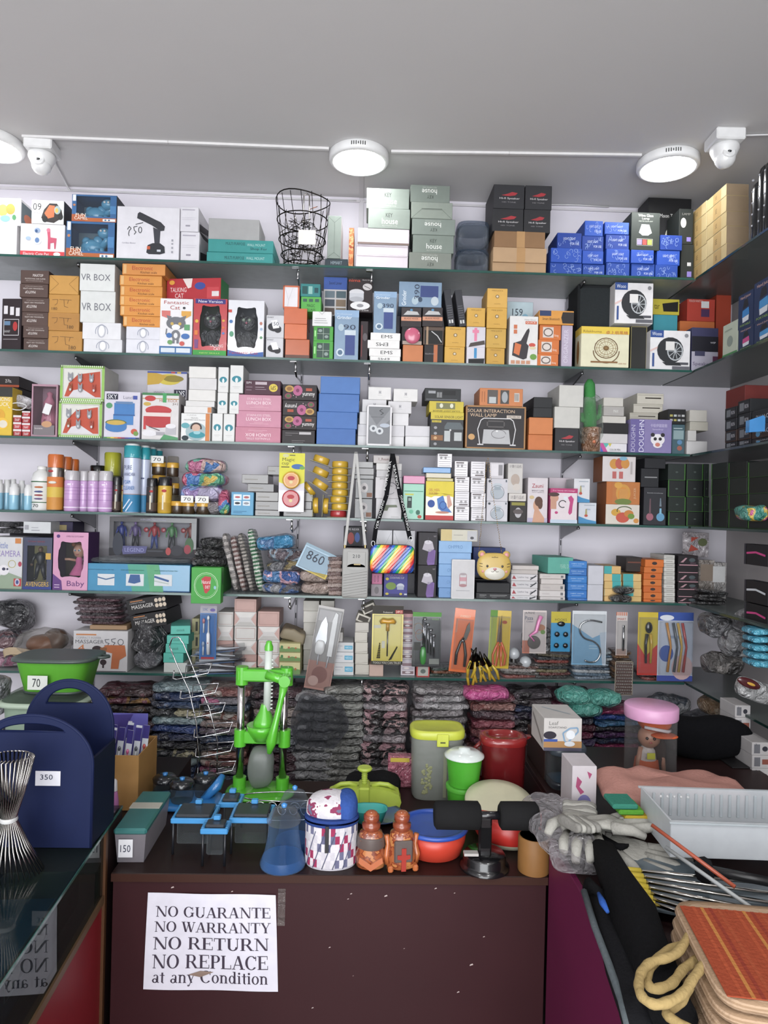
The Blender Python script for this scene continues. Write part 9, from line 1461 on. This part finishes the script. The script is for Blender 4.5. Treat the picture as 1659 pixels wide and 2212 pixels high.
for k,(q,c_,lb) in enumerate((((1408,1782,1588,1916),'a84c30','thin reddish brown stick lying slanted across the heap'),((1438,1830,1650,1980),'a8acac','thin grey stick lying slanted over the silver rods'))):
    mb = MB(); mb.tube([G(q[0],q[1],ZR+.135-.03*k),G(q[2],q[3],ZR+.085-.01*k)],.0035,c_+'|plastic',8); tag(mb.build('thin_stick'),lb,'stick')
mb = MB(); a = G(1530,1880,ZR+.06); b = G(1700,1912,ZR+.06); mb.tube([a,b],.009,'18181a|plastic',8); mb.tube([G(1520,1868,ZR+.06),G(1522,1890,ZR+.06)],.016,'16161a|matte',8); tag(mb.build('black_stand_arm'),'black plastic clamp with a bar among the silver rods','clamp')
# jute bags
zj = ZR-.03; rows = [(1468,2000,1720,2150,0,'a85434','patterned orange red jute bag on top of the stack'),(1480,2075,1740,2170,1,'b0987c','upper tan jute bag edge'),(1470,2110,1740,2200,2,'b0987c','second tan jute bag edge')]
Yj = 1.0; X0 = W(1465,2050,Yj).x
for k in range(6):
    z0 = W(1500,2212,Yj).z+.005+k*.021 if False else ZR-.0+.0005+k*.0185
    T_ = empty('jute_bag',['tan jute bag at the bottom of the stack','tan jute bag with a blue printed edge, second lowest','tan jute bag in the lower middle of the stack','tan jute bag in the upper middle of the stack','tan jute bag right under the orange red one','orange red patterned jute bag with a white tag on top'][k],'jute bag',(X0+.16,.93,z0),rad(-9),'folded jute bags')
    TN = 'b4987c:stripe:9c8064:70:Z|cloth'
    def f(mb): mb.soft(.34-.006*(k % 3),.24,.0178,TN,e=.25,amp=.0015,fr=30,seed=k,nu=36,nv=8)
    part(T_,'bag',f)
    if k == 1 or k == 2: part(T_,'blue_edge',lambda mb: mb.box(-.16,.17,-.123,-.119,.003,.013,'24409c|cloth'))
    if k == 5:
        part(T_,'printed_panel',lambda mb: (mb.box(-.155,.17,-.11,.09,.0178,.0195,'9c4428|cloth'),[mb.box(-.15+.012*q,-.145+.012*q,-.11,.09,.0195,.0198,['9c4428','a84c2c','b87838','8c3828','a04a2c'][q % 5]+'|cloth') for q in range(24)]))
        part(T_,'white_tag',lambda mb: (mb.box(-.03,.075,-.02,.012,.0205,.0212,'d0ccc8|card',X=Matrix.Rotation(rad(-12),4,'Z')),decals(mb,[t('100',.45,.5,.5,.3,'34343c')],(-.03,-.02,.0214),(1,0,0),(0,1,0),(0,0,1),.105,.032,Matrix.Rotation(rad(-12),4,'Z'))))
for k,q in enumerate((((1495,2010),(1460,2060),(1405,2080),(1382,2110),(1385,2150),(1420,2170),(1470,2150),(1500,2110),(1535,2065)),((1500,2035),(1440,2055),(1400,2100),(1408,2135),(1450,2125),(1480,2090),(1530,2060)),((1490,2130),(1470,2165),(1440,2190),(1500,2230)))):
    mb = MB(); ps = [G(x,y,ZR+.10-.012*k) for x,y in q]; sm = []
    for i in range(len(ps)-1):
        a_,b_,c_,d_ = ps[max(i-1,0)],ps[i],ps[i+1],ps[min(i+2,len(ps)-1)]
        for j in range(6): u = j/6; sm.append(.5*((2*b_)+(c_-a_)*u+(2*a_-5*b_+4*c_-d_)*u*u+(3*b_-a_-3*c_+d_)*u**3))
    mb.tube(sm,[.0062+.0005*math.sin(i*1.6) for i in range(len(sm))],'a8905c|cloth',10); tag(mb.build('rope_handle'),'thick tan rope handle looping off the jute bags, %s of three' % ['largest','inner','lowest'][k],'rope handle','tan rope handles')
# ================= left counter goods =================
NV = '0f1b42|navy'
c = G(92,1832,ZL); Y0 = c.y; T_ = empty('navy_rack','navy plastic rack with two arched handle panels and a 350 tag','rack',(0,0,0))
def panel(Y,x0,x1,ytop,yh,zb,th,hb=.5):
    a = W(x0,yh,Y); b = W(x1,yh,Y); xm = (a.x+b.x)/2; R = (b.x-a.x)/2; zs = a.z; zt_ = W((x0+x1)/2,ytop,Y).z; ht = zt_-zs
    def f(mb):
        n = 40; zo = lambda u: zs+ht*max(0,1-u*u)**.5; zi = zs+ht*hb; ri = .55; zh = lambda u: zi+(ht*.86-ht*hb)*max(0,1-(u/ri)**2)**.5
        for y,fl in ((Y,0),(Y+th,1)):
            for i in range(n):
                u0,u1 = 2*i/n-1,2*(i+1)/n-1; inn = abs(u0) <= ri+.001 and abs(u1) <= ri+.001
                for q in ([((zb,zb),(zi,zi)),((zh(u0),zh(u1)),(zo(u0),zo(u1)))] if inn else [((zb,zb),(zo(u0),zo(u1)))]):
                    v = [(xm+R*u0,y,q[0][0]),(xm+R*u1,y,q[0][1]),(xm+R*u1,y,q[1][1]),(xm+R*u0,y,q[1][0])]; mb.add(v,[(3,2,1,0) if fl else (0,1,2,3)],NV)
        rim = [(xm+R,zb)]+[(xm+R*cos(pi*i/n),zo(cos(pi*i/n))) for i in range(n+1)]+[(xm-R,zb)]; mb.add([(x,Y,z) for x,z in rim]+[(x,Y+th,z) for x,z in rim],[(i,i+n+3,i+n+4,i+1) for i in range(n+2)],NV,True); mb.tube([(x,Y+th/2,z) for x,z in rim],.0038,NV,6)
        hl = [(xm+R*ri*cos(pi*i/n),zh(ri*cos(pi*i/n))) for i in range(n+1)]; mb.tube([(x,Y+th/2,z) for x,z in hl],.0035,NV,6,closed=True)
    return f
zb = ZL+.001
part(T_,'back_panel',panel(Y0+.13,55,243,1470,1570,zb,.006)); part(T_,'front_panel',panel(Y0,-66,199,1546,1650,zb,.006,.66))
XR = W(199,1700,Y0).x; XL = W(-66,1700,Y0).x; part(T_,'side_panel',lambda mb: mb.box(XR-.006,XR,Y0+.0065,Y0+.1295,zb,W(199,1640,Y0).z,'0a1230|navy')); part(T_,'side_panel',lambda mb: mb.box(XL,XL+.006,Y0+.0065,Y0+.1295,zb,W(199,1640,Y0).z,'0a1230|navy'))
part(T_,'floor_panel',lambda mb: mb.box(XL+.0065,XR-.0065,Y0+.0065,Y0+.1295,zb,zb+.005,'0a1230|navy'))
def f(mb): a = W(76,1697,Y0-.001); b = W(131,1666,Y0-.001); mb.box(a.x,b.x,Y0-.0016,Y0-.0004,a.z,b.z,'d4d4dc|card',c=.0002); decals(mb,[t('350',.45,.6,.35,.5,'2c3048')],(a.x,Y0-.0018,a.z),(1,0,0),(0,0,1),(0,-1,0),b.x-a.x,b.z-a.z)
part(T_,'price_tag',f)
c = G(28,1885,ZL); T_ = empty('wire_whisks','bundle of shiny steel wire whisks tied at the waist','whisk bundle',(c.x-.01,c.y,ZL+.0005)); H_ = .215
for k in range(34):
    a_ = 2*pi*k/34; part(T_,'wire',lambda mb: mb.tube([(.058*cos(a_)*1.1,.045*sin(a_),.002),(.035*cos(a_),.03*sin(a_),.05),(.012*cos(a_),.012*sin(a_),.1),(.026*cos(a_+.3),.024*sin(a_+.3),.15),(.042*cos(a_+.3),.034*sin(a_+.3),H_),(.034*cos(a_+.45),.028*sin(a_+.45),H_+.003)],.0017,'b0aca8|chrome',6))
part(T_,'tie',lambda mb: mb.lathe([(.015,.096),(.016,.1),(.015,.104)],'c8c8c8|plastic',16))
c = W(104,1600,2.0); s_ = 2.0/F; T_ = empty('food_container','pale green rectangular container with a clear lid behind the navy rack','container',(c.x,2.0,ZL+.0005)); H_ = W(104,1515,2.0).z-ZL
mb = MB(); mb.box(-.11,.11,-.07,.07,0,ZL-ZD-.0005,'1e1c20|card'); tag(mb.build('dark_box',loc=(c.x,2.0,ZD)),'dark crate hidden under the pale green container','box')
part(T_,'tub',lambda mb: mb.lathe([(66*s_,0),(72*s_,.01),(78*s_,H_)],'8ca08c|plastic',30,sy=.8,pw=.5)); part(T_,'rim',lambda mb: mb.lathe([(84*s_,H_+.0005),(90*s_,H_+.004),(90*s_,H_+.012),(84*s_,H_+.016)],'a8b8a4|plastic',30,sy=.8,pw=.5)); part(T_,'clear_lid',lambda mb: mb.lathe([(82*s_,H_+.0165),(72*s_,H_+.03),(66*s_,H_+.032),(1*s_,H_+.032)],'8ca090|clear',30,sy=.8,pw=.5))
z1 = ZL+H_+.034; T_ = empty('collapsible_basket','green and dark grey folding basket with a 70 tag on the pale container','basket',(W(128,1475,2.0).x,2.0,z1)); top = W(128,1425,1.95).z-z1
part(T_,'basket',lambda mb: (mb.lathe([(56*s_,0),(62*s_,.006),(78*s_,top)],'58a824|plastic',30,sy=.75,pw=.5),mb.lathe([(76*s_,top),(56*s_,.01),(1*s_,.008)],'6cbc34|plastic',30,sy=.75,pw=.5))); part(T_,'base_ring',lambda mb: mb.lathe([(60*s_,-.0),(64*s_,.002),(64*s_,.008),(60*s_,.009)],'34403c|plastic',30,sy=.75,pw=.5))
part(T_,'rim',lambda mb: (mb.lathe([(77*s_,top-.006),(86*s_,top-.004),(86*s_,top+.003),(77*s_,top+.005)],'44504c|plastic',30,sy=.75,pw=.5),mb.tube([(80*s_,-.02,top),(100*s_,-.012,top),(104*s_,0,top),(100*s_,.012,top),(80*s_,.02,top)],.004,'44504c|plastic',8)))
def f(mb): mb.box(-36*s_,4*s_,-.088,-.0865,top*.22,top*.62,'d0d4cc|card',c=.0002); decals(mb,[t('70',.45,.5,.6,.4,'2c3034')],(-36*s_,-.0882,top*.22),(1,0,0),(0,0,1),(0,-1,0),40*s_,top*.4)
part(T_,'price_tag',f)
for k,(x,y,w2,h2,c_) in enumerate(((-10,1500,60,90,'5c5c60:8a8a90:12'),(-8,1600,50,80,'8c8c90:4c4c5c:12'))): softpack('clear_bag','crumpled clear bag at the left photo edge, %s' % ['upper','lower'][k],x,y,w2,h2,.08,c_+'|film',Y=1.98,amp=.012,fr=16,e_=.6)
